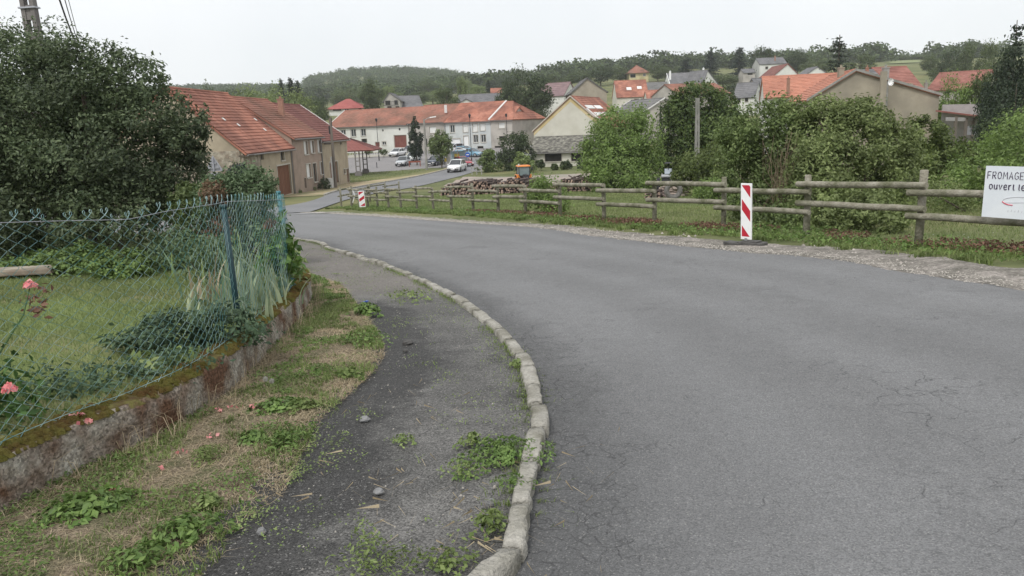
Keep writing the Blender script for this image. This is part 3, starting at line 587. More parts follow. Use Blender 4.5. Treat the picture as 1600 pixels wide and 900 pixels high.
for hh, nm_ in ((.985, 'tension_wire'), (.03, 'tension_wire')):
    mb = MB(cf.location); pts = []
    for s_ in np.linspace(.25, se, 90):
        c = fpt(s_); z = float(np.interp(s_, fd, fz)); hz = ftop(s_)-.012 if hh > .9 else hh; nq = nn[int(np.interp(s_, fd, np.arange(520)))]; b_ = .02*math.sin(s_*2.1)*math.sin(hz*3); pts.append((c[0]+nq[0]*b_, c[1]+nq[1]*b_, z+hz))
    mb.tube(pts, .0022, 5); mb.build(nm_, M_galv if hh > .9 else M_teal, cf, True)
# loose wrapped wire round the end post
mb = MB(cf.location); c = fpt(se); z = float(np.interp(se, fd, fz)); pts = [(c[0]+.035*math.cos(t*5.3)-.06*t/20, c[1]+.035*math.sin(t*5.3), z+.02+t*.052) for t in np.arange(0, 20, .22)]; mb.tube(pts, .004, 4); mb.build('wire_wrap', M_tealb, cf, True)

# ================================================================= GRASS, WEEDS AND SMALL THINGS OF THE NEAR VERGE
rg = np.random.default_rng(21)
def stuff(name, v, f, mat, label=None, cat=None, **kw):
    return tag(link(name, npmesh(name, v, f, mat)), label, cat, kind='stuff')
def lerp_strip(n, y0=None):
    t = rg.random(n); u = rg.random(n); a = resample(wall_c[:k_+1], 420); i = (t*419).astype(int); P = a[i]+(bnd_c[i]-a[i])*u[:, None]; return P, u, i
def p3(P, dz=0): return np.column_stack([P, zg(P[:, 0], P[:, 1])+dz])
P, u, i = lerp_strip(100000); w = fbm(P[:, 0]*3.1, P[:, 1]*3.1, 40); kp = ((w < .6) | (rg.random(len(w)) < .4)) & (u > .03) & (P[:, 1] < 13); Pd = P[kp]
h = rg.uniform(.008, .028, len(Pd))*(1+.9*(u[kp] < .1)); v, f = blades(p3(Pd, .004), h, .003+.0012*np.maximum(Pd[:, 1]-3, 0)**.5, 3., rg, 2); stuff('dry_grass', v, f, M_straw, 'short straw coloured grass covering the verge beside the wall', 'grass')
P, u, i = lerp_strip(70000); w = fbm(P[:, 0]*2.3, P[:, 1]*2.3, 41); w = w*.65+.35*fbm(P[:, 0]*7, P[:, 1]*7, 43); kp = (w > .47+.06*rg.random(len(w))) & (P[:, 1] < 13.2); Pg = P[kp]
h = rg.uniform(.015, .055, len(Pg)); v, f = blades(p3(Pg, .005), h, .005+.0012*np.maximum(Pg[:, 1]-3, 0)**.5, .9, rg, 2); stuff('green_grass', v, f, M_grass, 'green grass patches growing through the dry verge', 'grass')
P, u, i = lerp_strip(90000); w = fbm(P[:, 0]*2.2+9, P[:, 1]*2.2, 44)*.6+.4*fbm(P[:, 0]*6, P[:, 1]*6, 45); P = P[(w > .59) & (P[:, 1] < 13)]; C = p3(P, .008); C[:, 2] += rg.random(len(P))**2*.04; v, f = leaves(C, rg.normal(size=C.shape)*.5+[0, 0, .9], rg.uniform(.012, .035, len(P)), rg, .4); stuff('low_weeds', v, f, M_weed, 'low leafy weeds woven into the dry verge', 'ground cover')
# long straw standing against the wall foot and lying about
n = 900; i = rg.integers(60, 380, n); P = wall_c[i]-nn[(i*519//419).clip(0, 519)]*rg.uniform(.0, .16, n)[:, None]; kp = P[:, 1] < 10.5; P = P[kp]; v, f = blades(p3(P), rg.uniform(.08, .3, len(P)), .004, 1.1, rg, 2); stuff('tall_dry_stalks', v, f, M_straw, 'long dry stalks leaning at the foot of the low wall', 'dry stalks')
# grass joints along the kerb and litter straw on pavement
n = 15000; i = rg.integers(0, 300, n); side = np.where(rg.random(n) < .55, 1, -1); off_ = side*(.058+rg.exponential(.035, n)); kc = kerb_c[i]; kn = np.gradient(kerb_c, axis=0); kn /= np.linalg.norm(kn, axis=1)[:, None]; kn = np.stack([-kn[:, 1], kn[:, 0]], 1)[i]
P = kc+kn*off_[:, None]+rg.normal(size=(n, 2))*.01; w = fbm(P[:, 0]*2.6, P[:, 1]*2.6, 55); kp = (w > .5) & (P[:, 1] > 1.5) & (P[:, 1] < 22); P = P[kp]; dz_ = np.where(side[kp] < 0, -.06, 0)
hh_ = rg.uniform(.015, .05, len(P)); v, f = blades(p3(P)+np.column_stack([0*dz_, 0*dz_, dz_]), hh_, .005, 1., rg, 2); stuff('kerb_grass', v, f, M_grass, 'thin line of grass growing in the kerb joint', 'grass')
n = 5200; i = rg.integers(0, 419, n); t = rg.random(n)**.8; a = resample(wall_c[:k_+1], 420)[i]; kk_ = resample(kerb_c[:300], 420)[i]; P = bnd_c[i]+(kk_-bnd_c[i])*t[:, None]; w = fbm(P[:, 0]*1.7, P[:, 1]*2.2, 61); kp = (w > .56) & (P[:, 1] > 1.8); P = P[kp]
v, f = blades(p3(P), rg.uniform(.015, .045, len(P)), .0045, 1.3, rg, 2); stuff('pavement_grass', v, f, M_weedp, 'sparse grass sprouting from the crumbling pavement', 'grass')
def straws(name, C, n, spread, L_, mat, label, cat='straw'):
    c = np.array(C); idx = rg.integers(0, len(c), n); P = c[idx]+rg.normal(size=(n, 2))*spread; t = rg.uniform(0, math.pi, n); l = rg.uniform(.3, 1, n)*L_; d = np.stack([np.cos(t), np.sin(t)], 1)*l[:, None]/2; s_ = np.stack([-np.sin(t), np.cos(t)], 1)*.0006
    z = zg(P[:, 0], P[:, 1]); c_ = []
    for sg, e in ((1, 1), (1, -1), (-1, -1), (-1, 1)): c_.append(np.column_stack([P+d*sg+s_*e, z+.01+rg.uniform(0, .02, n)*(sg > 0)]))
    v = np.stack(c_, 1).reshape(-1, 3); stuff(name, v, np.arange(4*n).reshape(n, 4), mat, label, cat)
P = np.vstack([bnd_c[rg.integers(0, 419, 26000)]*0, ]) if False else None
i = rg.integers(0, 419, 42000); t = rg.random(42000); aa = bnd_c[i]; kk_ = resample(kerb_c[:300], 420)[i]; P = aa+(kk_-aa)*t[:, None]; P = P+rg.uniform(-.04, .04, P.shape); w = fbm(P[:, 0]*1.9, P[:, 1]*1.9, 66)*.6+fbm(P[:, 0]*7, P[:, 1]*7, 67)*.4+.10*(t > .86)+.07*(t < .1); P = P[(w > .56) & (P[:, 1] > 1.6)]; C = p3(P, .006); C[:, 2] += rg.random(len(P))*.012; v, f = leaves(C, rg.normal(size=C.shape)*.4+[0, 0, 1.], rg.uniform(.008, .02, len(P)), rg, .7); stuff('creeping_weeds', v, f, M_weedp, 'tiny creeping weeds and moss mottling the old pavement', 'ground cover')
straws('straw_litter', Gs([(470,770),(560,800),(640,740),(700,800),(740,850),(800,860),(830,850),(400,760),(300,850),(540,640),(600,610),(700,650),(770,790),(640,860),(760,740),(850,780),(850,730)]), 200, .2, .11, M_straw, 'loose dry straws lying on the dark broken pavement')

def ground_pt(px, py): p = G(px, py); return (p[0], p[1], p[2])
def weed(px, py, r, h, n, ls, mat, label, cat='weed', asp=.45, stalk=0):
    c = np.array(ground_pt(px, py)); t = rg.uniform(0, 2*math.pi, n); ph_ = rg.uniform(0, 6.28, 3); lob = 1+.28*np.sin(2*t+ph_[0])+.2*np.sin(3*t+ph_[1])+.15*np.sin(7*t+ph_[2]); rr = r*lob*rg.random(n)**.75; C = np.column_stack([rr*np.cos(t), rr*np.sin(t), h*np.clip(1-(rr/r/1.3)**2, 0, 1)*rg.uniform(.1, 1.25, n)+.01]); ls = ls*rg.choice([.55, .8, 1., 1.1]); asp = float(rg.choice([.28, .4, .5, .65]))
    N = np.column_stack([np.cos(t)*.5, np.sin(t)*.5, np.ones(n)])+rg.normal(size=(n, 3))*.45; v, f = leaves(C, N, ls*rg.uniform(.6, 1.2, n), rg, asp)
    o_ = link('weed_clump', npmesh('weed_clump', v, f, mat)); o_.location = c; tag(o_, label, cat, 'weed clumps in the verge and pavement'); return o_
for a in [(290,842,.17,.07,420,.045,M_weed,'leafy green weed clump at the tip of verge nearest the bottom edge'),(140,800,.2,.06,360,.05,M_weed,'broad leaved weed clump below the rusty stained wall'),
          (215,885,.16,.05,240,.045,M_weed,'weed clump low in the bottom left corner'),(370,757,.17,.06,330,.04,M_weed,'dark green weed patch left of the black paving edge'),
          (322,722,.1,.07,260,.04,M_grass,'round grassy tuft in the middle of the verge'),(445,700,.15,.07,330,.05,M_weed,'feathery weed spreading onto the black paving'),
          (432,640,.16,.05,280,.045,M_weed,'weed patch under the fallen pink petals'),(325,792,.07,.05,160,.035,M_weedp,'small bright weed beside the dry grass'),
          (495,585,.14,.06,260,.045,M_weed,'green weed clump in the verge below the dandelion clocks'),(545,590,.1,.06,200,.045,M_grass,'grassy tuft near the end of the wider verge'),
          (572,492,.16,.1,300,.05,M_weed,'dark bushy weed with a scrap of blue beside it'),(572,535,.26,.08,380,.055,M_weed,'wide weed patch with white petals on the verge edge'),
          (785,715,.24,.05,1300,.03,M_weed,'clover mat growing against the inside of the kerb'),(718,740,.1,.05,160,.04,M_weedp,'pale weed beside the white pebble'),
          (800,760,.09,.04,200,.03,M_weed,'small clover clump at the kerb joint'),(740,695,.08,.05,120,.05,M_weedp,'bright rosette weed at the top of the clover patch'),
          (765,830,.09,.07,160,.035,M_grass,'grass tuft beside the nearest full kerb stone'),(575,885,.09,.16,240,.03,M_weedp,'upright feathery weed at the bottom of the pavement'),
          (630,692,.09,.025,120,.03,M_weedp,'yellow green weed flat in the middle of the pavement'),(640,465,.35,.05,240,.05,M_weedp,'low weeds where the pavement crumbles near the bend'),
          (610,888,.22,.03,260,.03,M_grass,'straggly grass at the bottom edge of the pavement'),(700,884,.12,.04,160,.03,M_grass,'grass tuft between pavement weed and kerb'),
          (810,572,.06,.04,80,.04,M_weedp,'tiny weed in the kerb joint of the bend'),(395,690,.1,.04,140,.045,M_weed,'small weed left of the feathery weed'),
          (470,640,.12,.05,200,.045,M_grass,'soft grass tuft on the pavement side of verge')]: weed(*a)
# pebbles and broken stones on the pavement
def stone(px, py, w, h, mat, label, seed, flat=.5):
    r = np.random.default_rng(seed); c = ground_pt(px, py); mb = MB(c); n = 7; rings = []
    for kz, sc_ in ((-.3, .85), (.15, 1.), (.7, .8), (1, .45)):
        for q in range(n): t = 2*math.pi*q/n; rr = sc_*r.uniform(.8, 1.15); rings.append((c[0]+w/2*rr*math.cos(t), c[1]+w/2*.75*rr*math.sin(t), c[2]+h*kz*r.uniform(.9, 1.1)))
    fs = [(i*n+q, i*n+(q+1) % n, (i+1)*n+(q+1) % n, (i+1)*n+q) for i in range(3) for q in range(n)]+[tuple(range(3*n, 4*n))]
    mb.add(rings, fs); tag(mb.build('stone', mat), label, 'stone', 'loose stones on the pavement')
for a in [(592,769,.06,.02,M_dkstone,'flat grey stone chip in the middle of the pavement',1),(409,832,.045,.025,M_dkstone,'dark stone on the black tarry edge of pavement',2),(570,656,.075,.025,M_dkstone,'dark stone half buried in dry grass on pavement',3),
          (744,717,.045,.03,M_stone,'pale rounded pebble left of the clover patch',4),(768,787,.04,.025,M_dkstone,'grey stone at the foot of the clover patch',5),(773,762,.02,.012,M_stone,'small white pebble inside the clover patch',6),(637,536,.11,.03,M_rub,'black lump of tar on the far pavement',7),(633,549,.05,.02,M_rub,'small black tar lump in front of the larger one',8),
          (720,775,.016,.008,M_stone,'tiny pale pebble on the pavement',9)]: stone(*a)
# crumbs of gravel
n = 2600; i = rg.integers(0, 300, n); t = rg.random(n); a = bnd_c[(i*1.0).astype(int)]; kk_ = kerb_c[i]; P = a+(kk_-a)*t[:, None]+rg.uniform(-.04, .04, (n, 2)); rr = rg.uniform(.0025, .008, n)
def pebbles(P, rr, dz=0.):
    n = len(P); z = zg(P[:, 0], P[:, 1])+dz; vv = []
    for dx, dy, dzz in ((1, 0, 0), (-.5, .87, 0), (-.5, -.87, 0), (.1, .1, 1.)): vv.append(np.column_stack([P[:, 0]+dx*rr*rg.uniform(.7, 1.3, n), P[:, 1]+dy*rr*rg.uniform(.7, 1.3, n), z+dzz*rr*rg.uniform(.6, 1.1, n)]))
    v = np.stack(vv, 1).reshape(-1, 3); k = np.arange(n)[:, None]*4; return v, np.concatenate([k+[0, 1, 3], k+[1, 2, 3], k+[2, 0, 3]], 0)
v, f = pebbles(P, rr); stuff('pavement_grit', v, f, M_stone, 'fine loose grit scattered over the broken pavement', 'grit')
n = 16000; i = rg.integers(20, 330, n); P = redge_c[i]; tnr = np.gradient(redge_c, axis=0); tnr /= np.linalg.norm(tnr, axis=1)[:, None]; nr = np.stack([tnr[:, 1], -tnr[:, 0]], 1)[i]
u = np.abs(rg.normal(.1, .3, n)); P = P+nr*(u-.15)[:, None]+rg.uniform(-.12, .12, (n, 2)); v, f = pebbles(P, rg.uniform(.004, .013, n)*(1+.04*P[:, 1])); stuff('shoulder_gravel', v, f, M_stone, 'grey gravel and stone chips along the far road edge', 'gravel')
n = 520; i = rg.integers(0, 95, n); P = redge_c[i]; nr = np.stack([tnr[:, 1], -tnr[:, 0]], 1)[i]; P = P+nr*rg.uniform(.3, 1.2, n)[:, None]+rg.uniform(-.12, .12, (n, 2)); kp = fbm(P[:, 0]*1.4, P[:, 1]*1.4, 91) > .45; P = P[kp]; v, f = pebbles(P, rg.uniform(.012, .042, len(P)), -.008); stuff('pale_rubble', v, f, surf('pale rubble', (.34,.3,.27), (.46,.42,.38), 4, .95, island=.3), 'pale limestone rubble between the road and the right end of timber fence', 'rubble')

# dandelion clocks, petals, litter
M_seed = leafm('dandelion down', (.42, .4, .36), (.55, .53, .5), .5)
def dandelion(px, py, h, label):
    c = np.array(ground_pt(px, py)); mb = MB(c); mb.tube([c, c+np.array([.01, 0, h*.6]), c+np.array([.0, .01, h])], .0022, 5); o_ = mb.build('dandelion', M_weedp); tag(o_, label, 'dandelion')
    r = np.random.default_rng(3); d = r.normal(size=(260, 3)); d /= np.linalg.norm(d, axis=1)[:, None]; v, f = leaves(d*.017+[0, .01, h+.012], d+r.normal(size=d.shape)*.3, .007, r, .5); link('seed_head', npmesh('seed_head', v, f, M_seed), o_)
dandelion(419, 640, .2, 'taller dandelion clock in front of the garden wall'); dandelion(428, 636, .17, 'shorter dandelion clock beside the taller one')
for q, (px, py, dz, lab) in enumerate([(122,649,WH+.02,'pink rose petals on the wall top nearest the rose bush'),(140,660,WH-.01,'pink rose petals at the wall edge beside the first petals'),(345,643,.02,'fallen pink petals at the wall foot'),(365,636,.02,'fallen pink petals right of the pair at the wall foot'),(395,637,.02,'single pink petal in green weeds'),(283,707,.02,'pink petal on straw below the wall'),(247,735,.02,'pink petal among dark weeds'),(177,765,.02,'crumpled pink petals below the mossy wall stretch'),(333,682,.02,'pink petal on grass in the middle of verge')]):
    p = G(px, py, dz); r = np.random.default_rng(q); n = 9 if q in (0, 1, 2, 7) else 4; C = r.normal(size=(n, 3))*[.018, .012, .006]+[0, 0, .008]; v, f = leaves(C, r.normal(size=(n, 3))+[0, 0, .6], .03, r, .85); o_ = link('rose_petals', npmesh('rose_petals', v, f, M_petal)); o_.location = p; tag(o_, lab, 'petals', 'fallen rose petals')
p = ground_pt(571, 480); mb = MB(p); mb.box((p[0], p[1], p[2]+.06), (.05, .03, .015), .4, .8); mb.box((p[0]+.02, p[1], p[2]+.07), (.03, .03, .01), 1.); tag(mb.build('litter', M_bluep), 'small blue scrap of litter lying in a dark weed', 'litter')
# ================================================================= GARDEN LAWN GRASS AND PLANTS
rg = np.random.default_rng(31)
def gpt(px, py): p = G(px, py, WH-.03); return np.array([p[0], p[1], p[2]])
n = 130000; y = 2.2+10.5*rg.random(n)**.85; xw = np.interp(y, garden_edge[:, 1][:380], garden_edge[:, 0][:380]); x = xw-.03-rg.random(n)*np.minimum(9, .9+y*.62); P = np.column_stack([x, y])
z = zg(x, y)+WH-.05; h = rg.uniform(.02, .06, n); v, f = blades(np.column_stack([x, y, z]), h, .004+.0006*y, .9, rg, 1); stuff('lawn_grass', v, f, M_lawn, 'short mown grass of the garden lawn', 'grass')
def plant(name, c, label, cat, parts, group=None):
    r = empty(name, c); tag(r, label, cat, group)
    for nm_, v, f, mat in parts: link(nm_, npmesh(nm_, v, f, mat), r)
    return r
def bushpart(blobs, n, ls, seed, mat, name='foliage', **kw):
    r = np.random.default_rng(seed); C, N = crown_pts(blobs, n, r, **kw); v, f = leaves(C, N, ls*r.uniform(.6, 1.25, len(C)), r); return (name, v, f, mat)
def stems(segs, name='stems', mat=None):
    mb = MB()
    for pts, rr in segs: mb.tube(pts, rr, 6)
    me = bpy.data.meshes.new(name); me.from_pydata(mb.v, [], mb.f); me.materials.append(mat or M_bark); return me
# rose bush with two pink flowers
def flower(c, r, par, seed):
    g = np.random.default_rng(seed); n = 46; t = g.uniform(0, 6.28, n); e = g.random(n); C = np.column_stack([np.cos(t)*e*r*.8, np.sin(t)*e*r*.8, r*.5*(1-e)+g.normal(size=n)*r*.1])+c; N = np.column_stack([np.cos(t)*(e+.2), np.sin(t)*(e+.2), .5+0*t])+g.normal(size=(n, 3))*.25
    v, f = leaves(C, N, r*.95, g, .9, .2); link('flower', npmesh('flower', v, f, M_petal), par)
c = gpt(25, 650); c = np.array([-3.02, 4.35, float(zg(-3, 4.3))+WH-.05]); ro = empty('rose_bush', c); tag(ro, 'rose bush with two pink blooms just behind the left end of fence', 'rose bush')
nm_, v, f, m_ = bushpart([(-.05,0,.25,.33,.2,.22),(.12,-.1,.12,.25,.2,.16),(-.25,.05,.12,.28,.22,.18),(-.1,.05,.42,.12,.1,.14)], 850, .06, 5, M_rose, sig=.3); link('foliage', npmesh('foliage', v, f, m_), ro)
fl1 = at(47, 447, 4.9)-c; fl2 = at(15, 608, 4.05)-c
link('stems', stems([([(0,0,0),(.0,.05,.3),tuple(fl1*.8+[0,0,-.02]),tuple(fl1)],[.008,.007,.005,.004]),([(0,0,0),(-.1,0,.15),tuple(fl2)],[.006,.005,.004]),([(0,0,0),(.15,-.1,.2),(.2,-.1,.3)],[.006,.004,.003])], mat=M_rose), ro)
flower(fl1, .045, ro, 1); flower(fl2, .042, ro, 2)
nm_, v, f, m_ = bushpart([(fl1[0]+.03, fl1[1], fl1[2]-.1, .07,.06,.1)], 46, .05, 6, M_red, sig=.4); link('young_leaves', npmesh('young_leaves', v, f, m_), ro)
# big yellow green leaves, lavender, iris, peony
c = gpt(245, 578); plant('hollyhock', c, 'low plant with large yellow green leaves beside the fence foot', 'plant', [bushpart([(0,0,.06,.18,.15,.07),(.15,.15,.05,.15,.12,.05)], 42, .12, 7, M_weedp, sig=.4)])
c = gpt(175, 600); plant('low_border_plant', c, 'dull green border plants along the inside of the wall', 'plant', [bushpart([(0,0,.04,.35,.25,.09),(.25,.3,.04,.3,.25,.09),(-.3,-.1,.06,.3,.2,.1)], 900, .05, 8, M_lav, sig=.3)])
c = gpt(290, 545); plant('lavender', c, 'dark grey green lavender mound behind the dark fence post', 'lavender', [bushpart([(0,0,.1,.38,.3,.2),(.3,.2,.1,.3,.25,.2),(-.3,.1,.06,.3,.25,.14)], 3400, .055, 9, M_lav, sig=.25, upw=.8)])
def iris(c, label, n, h, seed, name='iris', mat=None, spread=.16):
    g = np.random.default_rng(seed); vs = []; fs = []; k = 0
    for i in range(n):
        b = g.normal(size=2)*spread; t = g.uniform(0, 6.28); l = g.uniform(.05, .45); hh_ = h*g.uniform(.5, 1.1); w = g.uniform(.012, .024); s_ = np.array([-math.sin(t), math.cos(t), 0])*w; d = np.array([math.cos(t), math.sin(t), 0]); rows = []
        for q in range(5):
            u = q/4; p = np.array([b[0], b[1], 0])+d*l*hh_*u*u*1.3+np.array([0, 0, hh_*(u-.25*u*u*(l > .3))]); ww = (1-u**2)*.9+.1; rows += [p-s_*ww, p+s_*ww]
        vs += rows; fs += [(k+2*q, k+2*q+1, k+2*q+3, k+2*q+2) for q in range(4)]; k += 10
    return plant(name, c, label, 'plant', [('leaf_blades', np.array(vs), np.array(fs), mat or M_iris)])
iris(gpt(360, 500), 'iris clump with pale dying blades left of the dark fence post', 46, .42, 3); iris(gpt(405, 478), 'iris clump with straw pale blades behind the end panel', 60, .45, 4, spread=.2); iris(gpt(330, 470), 'thin dry stalk plant leaning behind the chain link', 16, .5, 5, 'dry_stalk_plant', M_straw, .1)
iris(gpt(392, 455), 'tall pale leaved plant close to the dark fence post', 40, .62, 15, 'tall_leaf_plant', M_iris, .22)
iris(gpt(350, 430), 'hazy pale stalks standing behind iris clumps', 36, .6, 16, 'pale_stalk_plant', M_weedp, .3)
c = V(-2.42, 8.7, .3); plant('peony', c, 'drooping dark green peony pushing out beside the end post', 'plant', [bushpart([(-.05,-.1,.42,.12,.14,.3),(-.12,-.35,.3,.12,.16,.2),(.02,-.2,.3,.1,.14,.2)], 420, .11, 11, M_peony, sig=.35, upw=-.1), bushpart([(-.16,-.2,.72,.06,.06,.05)], 26, .07, 12, M_red, 'wilted_tip', sig=.4)])
c = at(459, 402, 9.3); c[2] = float(zg(c[0], c[1]))+.05; plant('overhanging_leaves', c, 'bright leaves hanging over the pavement past the end post', 'plant', [bushpart([(-.02,0,.42,.1,.1,.2),(.0,.1,.2,.07,.08,.12)], 80, .12, 13, M_weedp, sig=.4, upw=-.1)])
c = gpt(345, 440); plant('garden_shrub', c, 'loose pale green shrub behind the iris clumps', 'shrub', [bushpart([(0,0,.3,.3,.3,.3),(-.3,.3,.25,.3,.3,.26),(.35,.3,.35,.3,.3,.34)], 1500, .07, 14, M_heath, sig=.3)])
# spreading junipers at the back of the lawn
for q, (px, py, rp, Y, lab, mm) in enumerate([(40,372,60,11.6,'spreading juniper at the far left behind the stone slab',M_jun),(150,378,60,11.2,'spreading juniper in the middle of the garden',M_jun),(190,388,34,10.6,'low juniper just in front of the clipped pale bush',M_jun),(95,350,50,12.5,'taller juniper right of the stone slab',M_jun)]):
    p = at(px, py, Y); z0 = float(zg(p[0], p[1]))+WH; rr = rp*Y/F; plant('juniper', (p[0], p[1], z0-.05), lab, 'juniper', [bushpart([(0,0,.08,rr,rr*.8,.15),(rr*.6,.1,.2,rr*.5,rr*.4,.13),(-rr*.6,-.1,.12,rr*.5,rr*.4,.12)], 3300, .065, 40+q, mm, sig=.25, upw=.5)], 'spreading junipers')
p = at(275, 395, 11.2); plant('clipped_bush', (p[0], p[1], float(zg(p[0], p[1]))+WH-.05), 'rounded pale green clipped bush at the back of the lawn', 'bush', [bushpart([(0,0,.25,.33,.33,.32)], 2600, .06, 50, M_heath, sig=.16, clumps=60)])
p = at(338, 360, 11.8); plant('dark_garden_bush', (p[0], p[1], float(zg(p[0], p[1]))+WH-.05), 'dark bush between clipped bush and iris at the back', 'bush', [bushpart([(0,0,.35,.45,.4,.45),(.5,.2,.3,.4,.4,.4),(-.4,.2,.3,.4,.3,.35)], 3200, .07, 51, M_tdark, sig=.2), bushpart([(.1,-.2,.5,.25,.2,.2)], 260, .06, 52, M_red, 'red_leaves', sig=.3)])
mb = MB(); p = at(20, 386, 11.); z0 = float(zg(p[0], p[1]))+WH; mb.org = np.array([p[0], p[1], z0]); mb.box((p[0], p[1], z0+.05), (1.1,.4,.08), .1, .93); tag(mb.build('stone_slab', M_rubble, bevel=.02), 'flat weathered stone slab at the left end of the lawn', 'stone')
# heath and small conifer above the fence
HB = [(352,292,20,13.2),(385,290,34,13.0),(410,288,22,12.8),(330,300,24,13.2),(360,310,34,13.0),(400,318,30,12.8),(365,340,40,12.9),(330,345,30,13),(400,350,30,12.8)]
def shrub_px(name, label, cat, blobs, n, ls, seed, mat, base=None, extra=(), ry=None, group=None, trunk=False, sig=.2, clumps=26, shell=.62, upw=.35):
    bl = [px_blob(a, b, r_, Y_) for a, b, r_, Y_ in blobs]; c0 = np.mean([q[:2] for q in bl], 0) if base is None else np.array(base); z0 = float(zg(*c0)); o3 = np.array([c0[0], c0[1], z0]); ro_ = empty(name, o3); tag(ro_, label, cat, group)
    loc = [(q[0]-o3[0], q[1]-o3[1], q[2]-o3[2], *q[3:]) for q in bl]; nm_, v, f, m_ = bushpart(loc, n, ls, seed, mat, 'crown', sig=sig, clumps=clumps, shell=shell, upw=upw); link('crown', npmesh('crown', v, f, m_), ro_)
    g = np.random.default_rng(seed+1); segs = []
    for q in loc[:10]:
        e = np.array(q[:3])+g.normal(size=3)*.1; m1 = e*np.array([.35, .35, .5])+g.normal(size=3)*.08; segs.append(([np.array([0, 0, -.2])+g.normal(size=3)*.08*(not trunk), m1, e], [.05 if trunk else .03, .035 if trunk else .02, .01]))
    h_ = max(q[2] for q in loc)
    if trunk: segs.append(([(0, 0, -.3), (0, .05, h_*.4), (.05, 0, h_*.85)], [trunk, trunk*.7, trunk*.3]))
    link('trunk' if trunk else 'stems', stems(segs), ro_)
    for a in extra: nm_, v, f, m_ = bushpart([(px_blob(*a[0])[0]-o3[0], px_blob(*a[0])[1]-o3[1], px_blob(*a[0])[2]-o3[2], *px_blob(*a[0])[3:])], a[1], a[2], seed+7, a[3], a[4], sig=.3); link(nm_, npmesh(nm_, v, f, m_), ro_)
    return ro_
shrub_px('heath_shrub', 'grey green heath shrub with russet patch showing above the fence', 'shrub', HB, 13000, .06, 60, M_heath, extra=[((335,300,17,12.6), 900, .06, M_russet, 'russet_patch')], sig=.22)
shrub_px('small_conifer', 'small dark conifer behind the heath shrub near the barn gable', 'shrub', [(372,268,13,14.5),(362,280,12,14.5),(385,276,12,14.5),(372,300,18,14.5)], 2500, .06, 61, M_blue)
# the big dark bush filling the left
BB = [(60,200,120,16.6),(200,230,80,16.4),(130,290,110,16.2),(270,260,50,16.2),(0,300,120,16.2),(30,150,95,15.5),(-60,140,90,15.5),(120,135,62,15.3),(190,140,60,15.2),(150,190,80,14.6),(60,230,95,14.6),(240,175,52,15.2),(285,195,38,15.4),(215,240,70,14.4),(275,250,48,14.9),(290,215,34,15.2),(130,280,80,14.0),(40,310,80,13.8),(210,310,55,14.2),(270,305,38,14.6),(-50,240,90,14.6),(-60,320,80,14),(160,105,34,15.6),(85,105,44,15.6),(225,125,34,15.6),(140,345,60,13.6),(0,350,60,13.4),(240,350,45,13.9)]
shrub_px('plum_tree', 'huge dark purple green plum bush filling the left behind the fence', 'tree', BB, 108000, .085, 62, M_plum, trunk=.12, sig=.17, clumps=34, shell=.7)
shrub_px('sparse_tree', 'sparse light branched tree top beside the concrete pole at left', 'tree', [(15,95,45,18),(60,95,30,18),(-40,80,50,18),(100,85,22,18),(25,60,24,18.),(130,80,20,18.2)], 1500, .085, 63, M_plum, trunk=.08, sig=.35, clumps=16)
shrub_px('light_leaf_shrub', 'bright green shrub at the right foot of the dark plum bush', 'shrub', [(300,312,24,13.9),(285,330,26,13.7),(290,300,16,14.3)], 2600, .075, 64, M_hazel)
# ================================================================= TIMBER FENCE ALONG THE FAR ROAD EDGE
FP = spline([(9.6,7.3),(8.0,9.9),(6.45,12.5),(4.55,16.7),(2.5,21.0),(.75,25.4),(-1.25,29.9),(-3.3,34.2),(-5.2,37.9),(-7.6,42.2),(-9.3,44.6)], 500)
FQ = spline([(-9.4,44.8),(-9.6,46.8),(-9.2,49.5),(-8.6,53.5),(-7.9,58)], 200)
def px_of(path): return np.array([proj((a, b, float(zg(a, b))))[0] for a, b in path])
fpx1 = px_of(FP)
tf = empty('timber_fence', V(2.5, 21)); tag(tf, 'long weathered round timber post and rail fence beside the road bend', 'fence')
RB = {}
def rail(a, b, r, parent, seed):
    g = np.random.default_rng(seed); org = np.array(parent.location); mb = MB(org); n = 12; k = 6; a = np.array(a, float); b = np.array(b, float); d = b-a; d /= np.linalg.norm(d); u = np.cross(d, [0, 0, 1.]); u /= np.linalg.norm(u); w = np.cross(u, d); vs = []
    for i in range(k):
        t = i/(k-1); c = a+(b-a)*t+np.array([0, 0, math.sin(t*math.pi)*g.uniform(-.008, .008)]); rr = r*(.93 if i in (0, k-1) else 1)*(1+.08*(t-.5))*g.uniform(.985, 1.015)
        vs += [c+(u*math.cos(2*math.pi*q/n)+w*math.sin(2*math.pi*q/n))*rr*g.uniform(.99, 1.01) for q in range(n)]
    fs = [(i*n+q, i*n+(q+1) % n, (i+1)*n+(q+1) % n, (i+1)*n+q) for i in range(k-1) for q in range(n)]
    mb.add(vs, fs); mb.add(vs[:n], [tuple(range(n-1, -1, -1))]); mb.add(vs[-n:], [tuple(range(n))]); return mb.build('rail', M_rail, parent, True)
def post(c, h, r, parent, lean=(0, 0)):
    z = float(zg(*c)); mb = MB(np.array(parent.location)); p0 = np.array([c[0], c[1], z-.15]); tp = np.array([c[0]+lean[0]*h, c[1]+lean[1]*h, z+h]); pts = [p0, p0*.5+tp*.5+np.array([.006, 0, 0]), tp-np.array([0, 0, .012])]
    mb.tube(pts+[tp], [r*1.03, r, r*.98, r*.86], 12); o_ = mb.build('post', M_rail, parent, True); return o_
pp = []
for px in (1655, 1437, 1258, 1130, 1024, 943, 876, 822, 779, 740, 706, 677, 652, 627, 608, 590, 575, 562, 550):
    i = int(np.argmin(np.abs(fpx1-px))); pp.append((FP[i], i))
